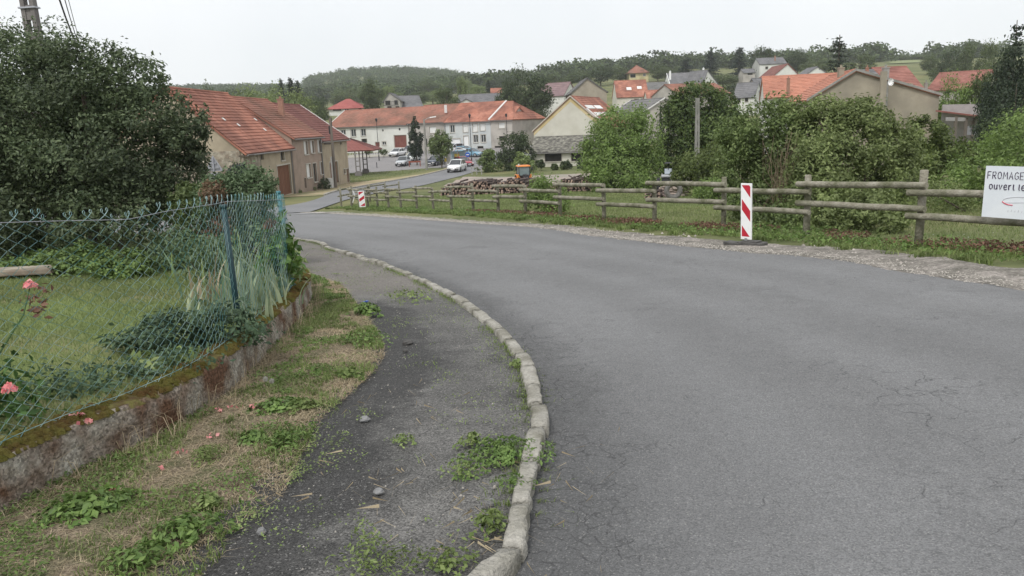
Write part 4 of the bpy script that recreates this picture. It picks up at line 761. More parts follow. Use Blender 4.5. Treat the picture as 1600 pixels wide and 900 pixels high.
hi = [0, 1, 0, 1, 0, 1, 0, 1, 0, 1, 0, 1, 0, 1, 0, 1, 0, 1]    # span k joins post k and k+1; 1 = high rails
tops = {1: 1.2, 2: 1.14}
sd_ = 0
for k, (c, i) in enumerate(pp):
    h = tops.get(k, 1.0 if k % 3 else 1.12); post(c, h, .062 if k < 3 else .055, tf, (.02 if k == 1 else (-.01 if k > 8 else 0), 0))
for k in range(len(pp)-1):
    (a, ia), (b, ib) = pp[k], pp[k+1]; d = (b-a)/np.linalg.norm(b-a); nrm = np.array([d[1], -d[0]])
    if nrm @ a > 0: nrm = -nrm       # towards the road
    lv = (.62, .985) if hi[k] else (.47, .83)
    for q in lv:
        e = .16; sd_ += 1; g = random.Random(sd_); p = a-d*e+nrm*.10; s_ = b+d*e+nrm*.10
        rail((*p, float(zg(*a))+q+g.uniform(-.02, .02)), (*s_, float(zg(*b))+q+g.uniform(-.02, .02)), .055 if k < 8 else .05, tf, sd_)
tf2 = empty('timber_fence', V(-9.2, 49.5)); tag(tf2, 'short return of the timber fence behind the far striped beacon', 'fence')
q2 = [FQ[i] for i in (0, 50, 100, 150, 199)]
for k, c in enumerate(q2): post(c, 1.1, .055, tf2)
for k in range(4):
    a, b = q2[k], q2[k+1]
    for q in ((.5, .86) if k % 2 else (.62, .98)): sd_ += 1; rail((a[0]-.1, a[1]-.2, float(zg(*a))+q), (b[0]-.1, b[1]+.2, float(zg(*b))+q), .05, tf2, sd_)
mb = MB(np.array(tf2.location)); p = at(554, 300, 45.4); mb.tube([(p[0]-.15, p[1], p[2]-.6), (p[0], p[1], p[2]-.2), (p[0]-.1, p[1], p[2]+.1)], .03, 6); o_ = mb.build('broken_rail', M_trim, tf2); 

# ================================================================= SIGN BOARD
i = int(np.argmin(np.abs(fpx1-1560))); a = FP[i]; p = at(1535, 338, a[1]-.16); tl_ = at(1539.5, 259, a[1]-.16)
dx = FP[max(0, i-25)]-FP[i+6]; dx = np.r_[dx/np.linalg.norm(dx), 0]; fac = np.array([-dx[1], dx[0], 0]); fac = fac if fac @ np.r_[a, 0] < 0 else -fac
bl = p+fac*.02; H_ = tl_[2]-p[2]; upv = np.array([.012, 0, 1.]); BW = 1.15
sg = empty('sign_board', bl); tag(sg, 'white hand lettered cheese sign board fixed to the right end of timber fence', 'sign')
mb = MB(bl); mb.obox(bl+dx*BW/2+upv*H_/2, dx*BW, fac*.012, upv*H_); mb.build('board', M_board, sg)
def bp(u, v): return bl+dx*u+upv*v+fac*.008
scl = H_/80.0   # metres per photo pixel on the board, vertical; horizontal foreshortening handled by the board's own angle
u1 = BW
GL = {'F': [[(0,0),(0,1)],[(0,1),(.75,1)],[(0,.5),(.6,.5)]], 'R': [[(0,0),(0,1),(.6,1),(.7,.75),(.6,.5),(0,.5)],[(.25,.5),(.75,0)]], 'O': [[(.4,0),(.1,.15),(0,.5),(.1,.85),(.4,1),(.7,.85),(.8,.5),(.7,.15),(.4,0)]],
      'M': [[(0,0),(.1,1),(.45,.4),(.85,1),(.95,0)]], 'A': [[(0,0),(.4,1),(.8,0)],[(.15,.35),(.65,.35)]], 'G': [[(.75,.85),(.45,1),(.1,.85),(0,.5),(.1,.12),(.45,0),(.78,.15),(.78,.45),(.5,.45)]],
      'E': [[(.7,1),(0,1),(0,0),(.7,0)],[(0,.5),(.6,.5)]], 'S': [[(.65,.88),(.4,1),(.08,.85),(.1,.6),(.6,.42),(.68,.15),(.35,0),(0,.12)]],
      'o': [[(.35,0),(.05,.15),(0,.35),(.1,.6),(.4,.65),(.65,.45),(.6,.15),(.35,0)]], 'u': [[(0,.62),(.02,.15),(.25,0),(.5,.12),(.55,.62)],[(.55,.3),(.58,0)]], 'v': [[(0,.62),(.28,0),(.6,.62)]],
      'e': [[(.05,.32),(.55,.36),(.5,.58),(.28,.66),(.05,.5),(0,.25),(.15,.03),(.4,0),(.58,.1)]], 'r': [[(0,.62),(.05,0)],[(.04,.35),(.2,.6),(.45,.62)]], 't': [[(.12,.72),(.1,.15),(.2,0),(.34,.04)]], 'l': [[(.08,.75),(.06,.12),(.2,0)]]}
def letters(name, txt, x0, y0, h, adv, r, mat, wx):
    x = x0; wid = sum(max(q[0] for st_ in GL[c_] for q in st_)*h*wx for c_ in txt if c_ != ' '); gap = (adv-wid*.93)/(len(txt)-1)
    for ch in txt:
        if ch == ' ': x += gap*1.2; continue
        mb = MB(bl)
        for st_ in GL[ch]:
            if all(x+q[0]*h*wx < BW-.01 for q in st_): mb.tube([bp(x+q[0]*h*wx, y0+q[1]*h) for q in st_], r, 6)
        x += max(q[0] for st_ in GL[ch] for q in st_)*h*wx+gap
        if mb.v: mb.build(name, mat, sg)
px_u = []
def u_of_px(px, v):
    us = np.linspace(0, BW, 200); return float(us[int(np.argmin([abs(proj(bp(u, v))[0]-px) for u in us]))])
ua, ub = u_of_px(1543.5, .6), u_of_px(1597, .6); adv = (ub-ua)*8/7.1
letters('letter', 'FROMAGES', ua, H_*.755, H_*.135, adv, .0052, M_ink, .62)
ua2, ub2 = u_of_px(1546, .45), u_of_px(1597, .45); letters('letter', 'ouvert le', ua2, H_*.55, H_*.15, (ub2-ua2)*1.03, .0068, M_ink, .62)
ue = u_of_px(1567, .3); pts = [bp(ue+.24-.24*math.cos(t), H_*.33+.045*math.sin(t)*.8+.03*math.sin(t)) for t in np.linspace(0, math.pi, 14)]
mb = MB(bl); mb.tube(pts, .0035, 5); mb.tube([bp(ue+.02+.1*k, H_*.30+.006*k) for k in range(6)], .003, 5); mb.tube([bp(ue+.25, H_*.41), bp(ue+.28, H_*.44)], .003, 5)
for k in range(9): mb.tube([bp(ue+.08+k*.045, H_*.13), bp(ue+.085+k*.045, H_*(.16+.02*(k % 2)))], .0025, 5)
mb.build('pencil_drawing', M_inkp, sg); mb = MB(bl); mb.tube([bp(ue-.005, H_*.32), bp(ue+.03, H_*.285), bp(ue+.08, H_*.265), bp(ue+.135, H_*.262)], .007, 6); mb.build('red_stroke', M_inkr, sg)

# ================================================================= STRIPED BEACONS
def beacon(px, py, D, hpx, wscale, mirror, yaw, label, base=True, leanx=0):
    p = G(px, py) if D is None else at(px, py, D); z0 = float(zg(p[0], p[1])); k = hpx
    root = empty('road_beacon', (p[0], p[1], z0), yaw); tag(root, label, 'beacon', 'striped roadside beacons'); b0 = .10; Wd = .25*wscale
    def P(u, v, y=-.016): return (u+leanx*(v-b0), y, v)
    mb = MB(); mb.obox(((leanx*k/2), 0, b0+k/2), (Wd, 0, 0), (0, .03, 0), (leanx*k, 0, k)); mb.build('panel', M_white, root, bevel=.004)
    w = Wd/2-.022; v0, v1 = b0+.05, b0+k-.03; Lh = v1-v0; dr = .21*k; bh = .19*k; mbs = []
    def clipq(c):   # c: height where the band's upper edge meets the left side; band falls to the right
        sgn = -1 if mirror else 1; poly = [(-w, c), (w, c-dr), (w, c-dr-bh), (-w, c-bh)]
        out = []
        for lim, keep in ((v1, lambda t: t <= v1), (v0, lambda t: t >= v0)):
            res = []
            for i_ in range(len(poly)):
                A, B = poly[i_], poly[(i_+1) % len(poly)]
                if keep(A[1]): res.append(A)
                if keep(A[1]) != keep(B[1]): t = (lim-A[1])/(B[1]-A[1]); res.append((A[0]+(B[0]-A[0])*t, lim))
            poly = res
            if len(poly) < 3: return None
        return [(sgn*x_, v_) for x_, v_ in poly]
    for c in (v1+bh*.95, v1-.28*Lh+.01, v0+bh*1.05):
        q = clipq(c)
        if q:
            m2 = MB(); q = q if not mirror else q[::-1]; m2.add([P(*t) for t in q]+[P(*t, y=-.0145) for t in q], [tuple(range(len(q)-1, -1, -1))]+[(i_, (i_+1) % len(q), len(q)+(i_+1) % len(q), len(q)+i_) for i_ in range(len(q))]); m2.build('stripe', M_redp, root)
    mb = MB(); mb.box((0, 0, b0/2), (.045, .045, b0+.05)); mb.build('foot_post', M_steel, root)
    if base:
        mb = MB(); z_ = .03
        mb.obox((.1, .02, .035), (.46, 0, .0), (0, .24, 0), (0, 0, .06)); mb.obox((-.22, -.03, .02), (.28, .03, -.02), (0, .22, 0), (0, 0, .05)); mb.obox((.12, .0, .075), (.26, 0, .01), (0, .16, 0), (0, 0, .03)); mb.build('rubber_foot', M_rub, root, bevel=.012)
    return root
beacon(1166, 383, None, .96, .8, False, math.radians(-45), 'near red and white striped beacon on a dark rubber foot', True, -.02)
beacon(567, 327, 41.2, .82, 1.25, True, math.radians(8), 'far red and white striped beacon at the grass corner', False, -.04)

# ================================================================= VEGETATION RIGHT OF THE ROAD
def row_pts(path, n, lo, hi_, rngen, ymin=0, ymax=99):
    i = rngen.integers(0, len(path), n); t = np.gradient(path, axis=0); t /= np.linalg.norm(t, axis=1)[:, None]; nr = np.stack([t[:, 1], -t[:, 0]], 1); nr = np.where((nr*path).sum(1)[:, None] > 0, nr, -nr)[i]
    P = path[i]+nr*rngen.uniform(lo, hi_, n)[:, None]+rngen.uniform(-.06, .06, (n, 2)); return P[(P[:, 1] > ymin) & (P[:, 1] < ymax)]
rg = np.random.default_rng(77)
P = row_pts(FP, 26000, -.9, .5, rg); w = fbm(P[:, 0]*1.1, P[:, 1]*1.1, 100); P = P[w > .46]; v, f = blades(p3(P), rg.uniform(.04, .15, len(P))*(1-.3*(P[:, 1] < 20)), .006+.0005*P[:, 1], .9, rg, 2); stuff('roadside_grass', v, f, M_grass, 'tufted grass along the foot of the timber fence', 'grass')
P = row_pts(FP, 26000, -.4, .35, rg, 7.5, 30); w = fbm(P[:, 0]*1.0, P[:, 1]*1.0, 103); P = P[w > .47]; dd_ = rg.uniform(.0, .13, len(P)); C = p3(P, .015); C[:, 2] += dd_; v, f = leaves(C, rg.normal(size=C.shape)*.6+[0, 0, .7], rg.uniform(.03, .07, len(P)), rg, .6); stuff('reddish_creeper', v, f, M_red, 'reddish brown low creeper under the timber fence rails', 'ground cover')
P = row_pts(FP, 17000, -1.1, .9, rg); w = fbm(P[:, 0]*.9+5, P[:, 1]*.9, 107); P = P[w > .5]; C = p3(P, .02); C[:, 2] += rg.uniform(0, .12, len(P)); v, f = leaves(C, rg.normal(size=C.shape)*.6+[0, 0, .7], rg.uniform(.03, .08, len(P)), rg, .6); stuff('roadside_weeds', v, f, M_weed, 'mixed green weeds along the timber fence', 'ground cover')
n = 150000; y = 10+50*rg.random(n)**.8; xa = np.interp(-y, -FP[:, 1][::-1][::-1], FP[:, 0]) if False else np.interp(y, FP[:, 1], FP[:, 0]); x = xa+rg.random(n)**.9*(2+y*.55); kp = ~inpoly(x, y, yard_poly) & ~inpoly(x, y, street_poly) & ~inpoly(x, y, road_poly); P = np.column_stack([x, y])[kp]
v, f = blades(p3(P, -.02), rg.uniform(.03, .09, len(P)), .006+.0006*P[:, 1], .8, rg, 1); stuff('meadow_grass', v, f, M_lawn, 'mown meadow grass behind the timber fence', 'grass')
n = 30000; y = 60+60*rg.random(n); x = np.interp(y, sl_c[:, 1], sl_c[:, 0])-4-rg.random(n)*22; P = np.column_stack([x, y]); P = P[(x < -3) & ~inpoly(x, y, park_poly) & ((y > 94) | (x > -19))]; v, f = blades(p3(P, -.02), .12, .04, .8, rg, 1); stuff('green_grass_far', v, f, M_lawn, 'grass of the small green in front of the village square', 'grass').name = 'village_green_grass'
tc_ = row_pts(FP, 700, -1.25, .3, rg, 6, 44); w = fbm(tc_[:, 0]*.8, tc_[:, 1]*.8, 111); tc_ = tc_[w > .42]; m_ = 46; P = np.repeat(tc_, m_, 0)+rg.normal(size=(len(tc_)*m_, 2))*.055; hh2 = np.repeat(rg.uniform(.05, .15, len(tc_)), m_)*rg.uniform(.5, 1.1, len(P)); v, f = blades(p3(P, -.01), hh2, .006+.0005*P[:, 1], 1., rg, 2); stuff('grass_tufts', v, f, M_grass, 'pale green grass tufts between the far road edge and the timber fence', 'grass')
P = row_pts(FP, 30000, -.75, .6, rg, 6, 44); v, f = blades(p3(P, -.01), rg.uniform(.02, .07, len(P)), .006+.0005*P[:, 1], 1., rg, 1); stuff('fence_foot_grass', v, f, M_lawn, 'short grass under the timber fence', 'grass')
# white clover flowers on the meadow
P = row_pts(FP, 260, .6, 3.2, rg, 8, 20)[:60]; C = p3(P, .05); v, f = leaves(C, np.tile([0, 0, 1.], (len(C), 1)), .02, rg, 1.); P = P; stuff('white_flowers', v, f, M_white, 'small white flowers dotted over the meadow by the sign', 'flowers')
shrub_px('lilac_bush', 'tall leafy bush with bare twigs behind the near striped beacon', 'bush', [(1150,235,36,20.5),(1185,205,40,20.3),(1165,275,36,20),(1225,200,42,20.3),(1150,215,30,20.8),(1200,245,36,20.),(1180,320,38,19.4),(1235,330,40,19),(1160,340,22,19.2),(1215,280,40,20.2),(1260,215,30,20.3),(1240,345,24,16.7),(1190,345,24,17.4),(1215,175,20,20.3)], 22000, .10, 80, M_hazel, sig=.22, clumps=30)
tw = MB(); g = np.random.default_rng(5); c = at(1222, 330, 18.9)
for k in range(34):
    e = at(1190+g.uniform(0, 60), 205+g.uniform(0, 60), 18.7+g.uniform(-.3, .5)); m1 = (c+e)/2+g.normal(size=3)*.12; tw.tube([c+g.normal(size=3)*[.25, .1, .05], m1, e], [.009, .006, .003], 4)
o_ = bpy.data.objects['lilac_bush']; tw.org = np.array(o_.location); tw.build('bare_twigs', M_twig, o_)
shrub_px('hazel_hedge', 'large rounded hazel hedge in the middle behind the timber fence', 'hedge', [(1290,215,50,19.5),(1340,215,50,19.3),(1385,235,46,19.2),(1300,265,52,18.4),(1350,280,52,18.2),(1395,290,38,18.4),(1275,320,42,17.6),(1330,335,40,17.2),(1380,335,36,17.4),(1285,175,24,19.8),(1250,180,26,19.9),(1330,180,26,19.6),(1375,195,28,19.4),(1410,270,26,18.6),(1270,255,40,18.6),(1405,330,20,17.8),(1290,345,28,16.0),(1340,350,26,15.4),(1383,350,24,14.9),(1410,345,14,14.8),(1315,325,34,16.2),(1365,320,30,15.8),(1345,170,16,19.6)], 44000, .095, 81, M_hedge, sig=.2, clumps=34, shell=.66)
for q in [(1425,225,1425,2),]: pass
shrub_px('olive_bush', 'olive green rounded bush right of the hazel hedge', 'bush', [(1445,222,34,27),(1480,240,28,27),(1425,240,30,26),(1470,250,40,26),(1510,250,26,27),(1440,270,30,25)], 15000, .12, 82, M_ash, sig=.2)
shrub_px('green_thicket', 'bright green thicket behind the white sign board', 'bush', [(1530,270,44,24),(1580,255,50,23),(1620,280,50,22),(1500,300,34,23),(1560,300,44,22),(1600,220,40,25),(1560,235,34,26),(1480,290,26,22),(1630,230,60,26)], 17000, .12, 83, M_walnut, sig=.22)
shrub_px('low_bramble', 'low bramble heap beside the sign board below the thicket', 'bush', [(1480,315,30,20),(1520,330,26,20),(1450,300,22,21),(1600,335,50,18)], 5000, .09, 84, M_hedge, sig=.25)
shrub_px('walnut_tree', 'bushy bright green walnut tree in the middle of the meadow', 'tree', [(975,215,42,52),(945,240,34,51),(1005,240,34,52),(970,265,40,50),(930,265,22,50),(1015,270,20,51),(990,190,24,53),(955,195,22,53),(975,285,30,49),(945,285,22,49),(1005,285,22,50)], 21000, .21, 85, M_walnut, trunk=.12, sig=.24, clumps=34)
shrub_px('lime_tree', 'big dome shaped dense tree left of the concrete pole', 'tree', [(1090,185,46,56),(1060,200,34,56),(1120,200,38,57),(1090,165,34,57),(1060,235,34,55),(1110,235,44,55),(1140,220,24,57),(1050,255,22,54),(1135,165,18,58),(1060,180,24,57)], 26000, .24, 86, M_dome, trunk=.2, sig=.17, clumps=44, shell=.75)
shrub_px('willow_bush', 'dull olive bush at the foot of the thin concrete pole', 'bush', [(1090,260,30,40),(1115,250,26,40),(1070,275,22,40),(1105,280,32,39),(1130,290,26,39)], 9000, .16, 87, M_ash, sig=.22)
shrub_px('meadow_edge_scrub', 'green scrub along the meadow edge behind the old tyre', 'scrub', [(1100,303,18,34),(1112,300,18,33),(1130,305,24,32),(1145,320,20,28)], 5000, .13, 88, M_walnut, sig=.25)
shrub_px('rail_side_bush', 'small green bush entangled in the rails halfway along the fence', 'bush', [(850,300,24,26.6),(870,312,20,26.6),(835,310,18,26.8),(860,328,22,26.4),(845,288,14,27)], 3800, .10, 89, M_walnut, sig=.26, extra=[((855,335,14,26.2), 200, .07, M_red, 'wilted_leaves')])
shrub_px('roadside_thistle', 'brown dry weed clump by the fence foot near the small bush', 'weed', [(827,343,7,24.8),(832,336,6,24.8)], 250, .06, 90, M_straw, sig=.3)
shrub_px('round_shrub', 'rounded green shrub beside the wooden rack near the street', 'shrub', [(762,250,14,104),(755,258,12,104),(770,258,13,104),(764,242,9,104)], 3500, .3, 91, M_hazel)
shrub_px('dark_tall_shrub', 'dark tall shrub right of the rounded street shrub', 'shrub', [(800,235,20,106),(798,252,16,105),(812,225,16,107),(818,240,16,107),(808,216,10,108),(790,245,12,105)], 6500, .3, 92, M_tdark)
shrub_px('yellow_green_shrub', 'yellow green shrub behind the orange tractor cab', 'shrub', [(818,252,11,98),(828,259,9,98),(812,247,8,98),(808,258,8,98)], 2200, .28, 93, M_weedp)
for k, (px, py, r_, D, lab) in enumerate([(843,256,6,101,'dark green low shrub at the left end of low building'),(866,261,4.5,101,'small shrub below the left dark window of low building'),(886,257,6,101,'rounded shrub between the dark windows of low building'),(880,259,5,101,'lowest shrub in front of low building wall'),(908,257,8,101,'shrub below the right dark window')]):
    shrub_px('small_shrub', lab, 'shrub', [(px, py, r_, D), (px+r_*.6, py+r_*.3, r_*.7, D)], 1100, .26, 100+k, M_tmid if k % 2 else M_tdark, group='shrubs along the low building')
shrub_px('fir_tree_square', 'narrow dark fir tree on the village square beside the lamp post', 'tree', [(649,232,10,128),(649,222,10,128),(649,212,9,128),(649,202,7,128),(648,192,5,128),(648,184,2.5,128),(651,238,9,128)], 6000, .28, 110, M_con, trunk=.12, sig=.18).name = 'fir_tree'
shrub_px('round_street_tree', 'small round green tree on the village square by the bus shelter', 'tree', [(688,225,15,119),(680,230,11,119),(696,230,11,119),(688,214,10,119),(690,238,12,119),(681,220,10,119),(697,219,9,119)], 6500, .26, 111, M_hazel, trunk=.11, sig=.17).name = 'round_tree'
for k, (px, py, lab) in enumerate([(575,236,'low flower shrub at the left of white house railing'),(597,237,'shrub behind the railing in front of the white house')]):
    shrub_px('front_garden_shrub', lab, 'shrub', [(px, py, 5, 146), (px+4, py, 4, 146)], 500, .25, 120+k, M_tmid)

# ---------- trees sharing a few crown meshes
def unit_tree(kind, seed):
    r = np.random.default_rng(seed)
    if kind in ('round', 'tall', 'wide', 'poplar'):
        w, hh_, lo = {'round': (.46, .42, .52), 'tall': (.36, .46, .5), 'wide': (.56, .38, .5), 'poplar': (.2, .5, .5)}[kind]; bl = [(0, 0, lo, w*.62, w*.62, hh_*.8)]
        for i in range(15): d = r.normal(size=3); d /= np.linalg.norm(d); bl.append((d[0]*w*.68, d[1]*w*.68, lo+d[2]*hh_*.66, w*r.uniform(.26, .42), w*r.uniform(.26, .42), hh_*r.uniform(.22, .36)))
        C, N = crown_pts(bl, 8500, r, clumps=24, sig=.24, shell=.62); v, f = leaves(C, N, .031*r.uniform(.6, 1.3, len(C)), r, .7)
    else:
        C = []; N = []; spr = kind == 'spruce'; nw = 24 if spr else 17
        for i in range(nw):
            t = i/nw; z = (.06+.92*t) if spr else (.05+.93*t); rad = (.25 if spr else .24)*(1-t)**(.85 if spr else .9)+.012; nb = 9 if spr else 6
            if not spr and t < .45: nb = 11
            for b in range(nb):
                a = r.uniform(0, 6.28); L_ = rad*r.uniform(.45, 1.2); z = ((.06+.92*t) if spr else (.05+.93*t))+r.normal()*(.016 if spr else .012); m = int(34*(L_/.2)+6); u = r.random(m)**.7
                C.append(np.column_stack([np.cos(a)*L_*u-np.sin(a)*r.normal(size=m)*.02*(1+u), np.sin(a)*L_*u+np.cos(a)*r.normal(size=m)*.02*(1+u), z-L_*u*(.28 if spr else .05)+(u**2)*L_*(.1 if spr else .22)+r.normal(size=m)*.005])); N.append(r.normal(size=(m, 3))*.5+[0, 0, .8])
        C = np.vstack(C); N = np.vstack(N); v, f = leaves(C, N, (.032)*r.uniform(.6, 1.3, len(C)), r, .5)
    segs = [([(0, 0, -.05), (.01, 0, .3), (0, .01, .8 if kind not in ('spruce', 'sparse') else .98)], [.022, .016, .003])]
    for i in range(6 if kind not in ('spruce', 'sparse') else 0): a = r.uniform(0, 6.28); z = r.uniform(.25, .5); segs.append(([(0, 0, z), (math.cos(a)*.15, math.sin(a)*.15, z+.12), (math.cos(a)*.28, math.sin(a)*.28, z+.26)], [.01, .006, .002]))
    return v, f, segs
UT = {}
def tree(kind, px, D, top, wpx, mat, label=None, group=None, seed=0, base=None, name=None):
    p = at(px, top, D); x, y, zt = p; z0 = float(zg(x, y)) if base is None else base; H = max(2., zt-z0); Wm = wpx*D/F*1.0
    key = (kind, seed % 3, mat.name)
    if key not in UT:
        gk = (kind, seed % 3)
        if gk not in UT: v, f, sg_ = unit_tree(kind, 300+seed % 3); UT[gk] = (v, f, sg_)
        v, f, sg_ = UT[gk]; UT[key] = (npmesh('crown', v, f, mat), stems(sg_, 'trunk'))
    cm, tm = UT[key]; nat = {'round': .92, 'tall': .74, 'wide': 1.1, 'poplar': .44, 'spruce': .5, 'sparse': .46}[kind]
    r = empty(name or {'spruce': 'spruce_tree', 'sparse': 'fir_tree', 'poplar': 'poplar_tree'}.get(kind, 'leafy_tree'), (x, y, z0), (px*7.3+D) % 6.28); r.scale = (Wm/nat, Wm/nat, H); tag(r, label, 'tree', group)
    link('crown', cm, r); link('trunk', tm, r); return r
TL = [
 ('round',318,150,124,46,M_tmid,'mid green tree just right of the plum bush above the barn roof'),('wide',352,185,128,46,M_tdark,'dark tree behind the ridge of the left barn'),('round',392,150,122,72,M_tpale,'pale green round tree behind the barn roof ridge'),
 ('round',428,145,126,76,M_tpale,'light green tree behind the chimney of the middle row house'),('tall',462,150,136,66,M_tpale,'greyish willow tree above the third row house'),('wide',352,140,130,72,M_tpale,'low pale tree directly above the barn ridge'),
 ('spruce',452,200,118,38,M_con,'tallest dark spruce of the pair above the row houses'),('spruce',438,205,121,28,M_con,'slimmer dark spruce left of the tallest one'),('spruce',464,204,124,34,M_con,'dark spruce right of the tallest one above row houses'),
 ('wide',485,190,138,40,M_tmid,'leafy tree between the row houses and the long roof'),('round',500,230,146,30,M_tdark,'dark tree behind the left end of the long roof'),('wide',476,150,158,36,M_tdark,'low dark tree in the gap beside the long roof end'),
 ('tall',579,255,119,42,M_tmid,'tall soft green tree behind the red hip roofed house'),('tall',610,330,132,40,M_tpale,'small pale tree behind the grey balcony house'),('wide',545,380,131,70,M_tmid,'broad tree row above the red hip roofed house'),
 ('round',655,320,140,34,M_tmid,'tree right behind the grey balcony house roof'),('round',697,215,128,46,M_tmid,'round tree left of the grey long roof behind the street'),('poplar',721,260,116,22,M_tpale,'pale upright poplar above the grey long roof'),
 ('spruce',763,300,124,16,M_con,'small dark spruce left of the big dark tree'),('round',745,320,131,36,M_tpale,'pale tree left of the big dark tree'),('wide',675,340,138,50,M_tpale,'pale broad tree behind the street tree line'),
 ('round',818,176,99,82,M_tdark,'big dark broad tree behind the beige end house'),('round',790,180,112,40,M_tdark,'left shoulder tree of the big dark tree'),('wide',842,165,158,44,M_tdark,'dark bushy tree right of the beige gabled house'),('round',838,185,128,50,M_tdark,'dark tree right of the big broad tree'),
 ('round',868,330,112,36,M_tmid,'tree above the mauve roofed house'),('wide',905,340,105,60,M_tmid,'broad tree on the slope above the grey brown gable'),('round',938,330,99,40,M_tdark,'dark round tree left of the yellow hill house'),
 ('wide',968,340,100,46,M_tmid,'tree directly left of the yellow hill house'),('round',1028,330,98,40,M_tmid,'tree right of the yellow hill house'),('wide',1050,350,100,50,M_tmid,'tree above the long grey roof of the white house'),
 ('spruce',1071,300,92,44,M_blue,'blue green spruce above the white house gable'),('spruce',1110,310,79,44,M_blue,'blue spruce on the skyline right of the white house'),('spruce',1156,305,72,46,M_blue,'taller blue spruce left of the skyline house'),
 ('round',1190,320,69,50,M_tdark,'dark round tree left behind the skyline house'),('round',1247,330,71,46,M_tdark,'dark tree right behind the skyline house'),('wide',1275,300,86,50,M_tmid,'mid tree between the skyline house and sparse fir'),('round',1232,335,84,40,M_tmid,'green tree directly behind the white gable'),
 ('wide',1130,280,112,60,M_tmid,'bushes on the slope below blue spruces'),('round',1095,300,108,36,M_tmid,'tree right of the white house gable'),('wide',1140,250,128,50,M_tdark,'dark hedge tree above the grey roofed low house'),
 ('sparse',1311,150,51,84,M_con,'dark sparse branched fir standing above the orange roof'),('wide',1305,160,92,56,M_con,'dark dense base conifer under the sparse fir'),('round',1345,280,79,46,M_tmid,'round open tree above the cement gable chimney'),('round',1332,170,96,30,M_tmid,'tree behind the apex of the cement gable'),
 ('wide',1405,520,84,44,M_tmid,'far tree line left part above pasture'),('wide',1435,500,86,36,M_tmid,'far tree line right part above pasture'),('round',1455,300,80,30,M_tmid,'tree at the right end of the pasture'),
 ('round',1490,240,67,40,M_tdark,'dark round tree on the right skyline'),('tall',1520,230,62,36,M_tmid,'feathery tree on the right skyline'),('round',1558,190,52,56,M_tmid,'large grey green tree left of the edge conifer'),('wide',1470,260,96,40,M_tmid,'lower tree behind the long red roof'),('wide',1500,230,92,50,M_tmid,'broad tree behind the long red roof end'),
 ('wide',1428,84,112,36,M_tpale,'light yellow green tree between cement gable and long red roof'),('round',1496,80,108,76,M_walnut,'leafy green tree in front of the long red roof'),('round',1545,78,92,60,M_tmid,'green tree left of the dark edge conifer'),
 
 ('wide',1590,62,62,90,M_con,'dark spreading evergreen crown behind the edge conifer'),('tall',1582,50,56,80,M_con,'dark evergreen column left of the edge conifer'),('sparse',1592,60,26,80,M_con,'tall dark conifer at the right edge of photo'),('wide',1592,46,92,120,M_con,'broad dark conifer in front of the tall edge conifer'),('wide',1600,40,140,110,M_tdark,'dark leafy mass under the edge conifers'),('round',1608,30,165,70,M_walnut,'bright leafy tree cut by the right edge'),
('round',1000,118,205,26,M_tdark,'dark hedge tree right of the walnut tree crown'),('spruce',1032,120,160,10,M_con,'slim cypress in front of the red roofed cottage'),('spruce',1036,108,193,14,M_con,'dark conical shrub left of lime tree'),('spruce',1043,109,190,14,M_con,'second dark conical shrub nearer the lime tree'),
]
for k, (kind, px, D, top, w_, mat, lab) in enumerate(TL): tree(kind, px, D, top, w_, mat, lab, seed=k)
rg = np.random.default_rng(9)
LMK = [(60, 'plum bush'), (320, 'barn ridge'), (440, 'row house chimney'), (540, 'red hip roof'), (612, 'balcony house'), (660, 'fir on the square'), (750, 'long grey roof'), (818, 'big dark tree'), (868, 'mauve roof'), (918, 'brown gable'), (960, 'cream gable'), (999, 'yellow house'), (1040, 'skylight house'), (1075, 'white house with dark roof'), (1110, 'blue spruce'), (1156, 'taller blue spruce'), (1208, 'skyline house'), (1240, 'white hilltop gable'), (1277, 'small white gable'), (1311, 'sparse fir'), (1345, 'cement gable'), (1384, 'tall chimney'), (1490, 'long red roof'), (1545, 'lean to'), (1592, 'edge conifer')]
for k in range(70):
    px = rg.uniform(-60, 1680); D = rg.uniform(340, 470); 
    if 1385 < px < 1445: continue
    x, y, z = at(px, 100, D); z0 = float(zg(x, y)); H = rg.uniform(8, 13); top = proj((x, y, z0+H))[1]
    sk = np.interp(px, SKX, SKY_)
    if top < sk-6: continue
    ton = int(rg.integers(0, 3)); lm = min(LMK, key=lambda q: abs(q[0]-px)); sd2 = 'left' if px < lm[0] else 'right'; lab = f"{['mid green', 'dark green', 'pale green'][ton]} {['round', 'broad', 'tall'][k % 3]} tree on the far slope {'just ' if abs(px-lm[0]) < 12 else ''}{sd2} of the {lm[1]}"
    tree(['round', 'wide', 'tall'][k % 3], px, D, top, rg.uniform(10, 15)*F/D, [M_tmid, M_tdark, M_tpale][ton], lab, 'trees on the far slope', seed=k)
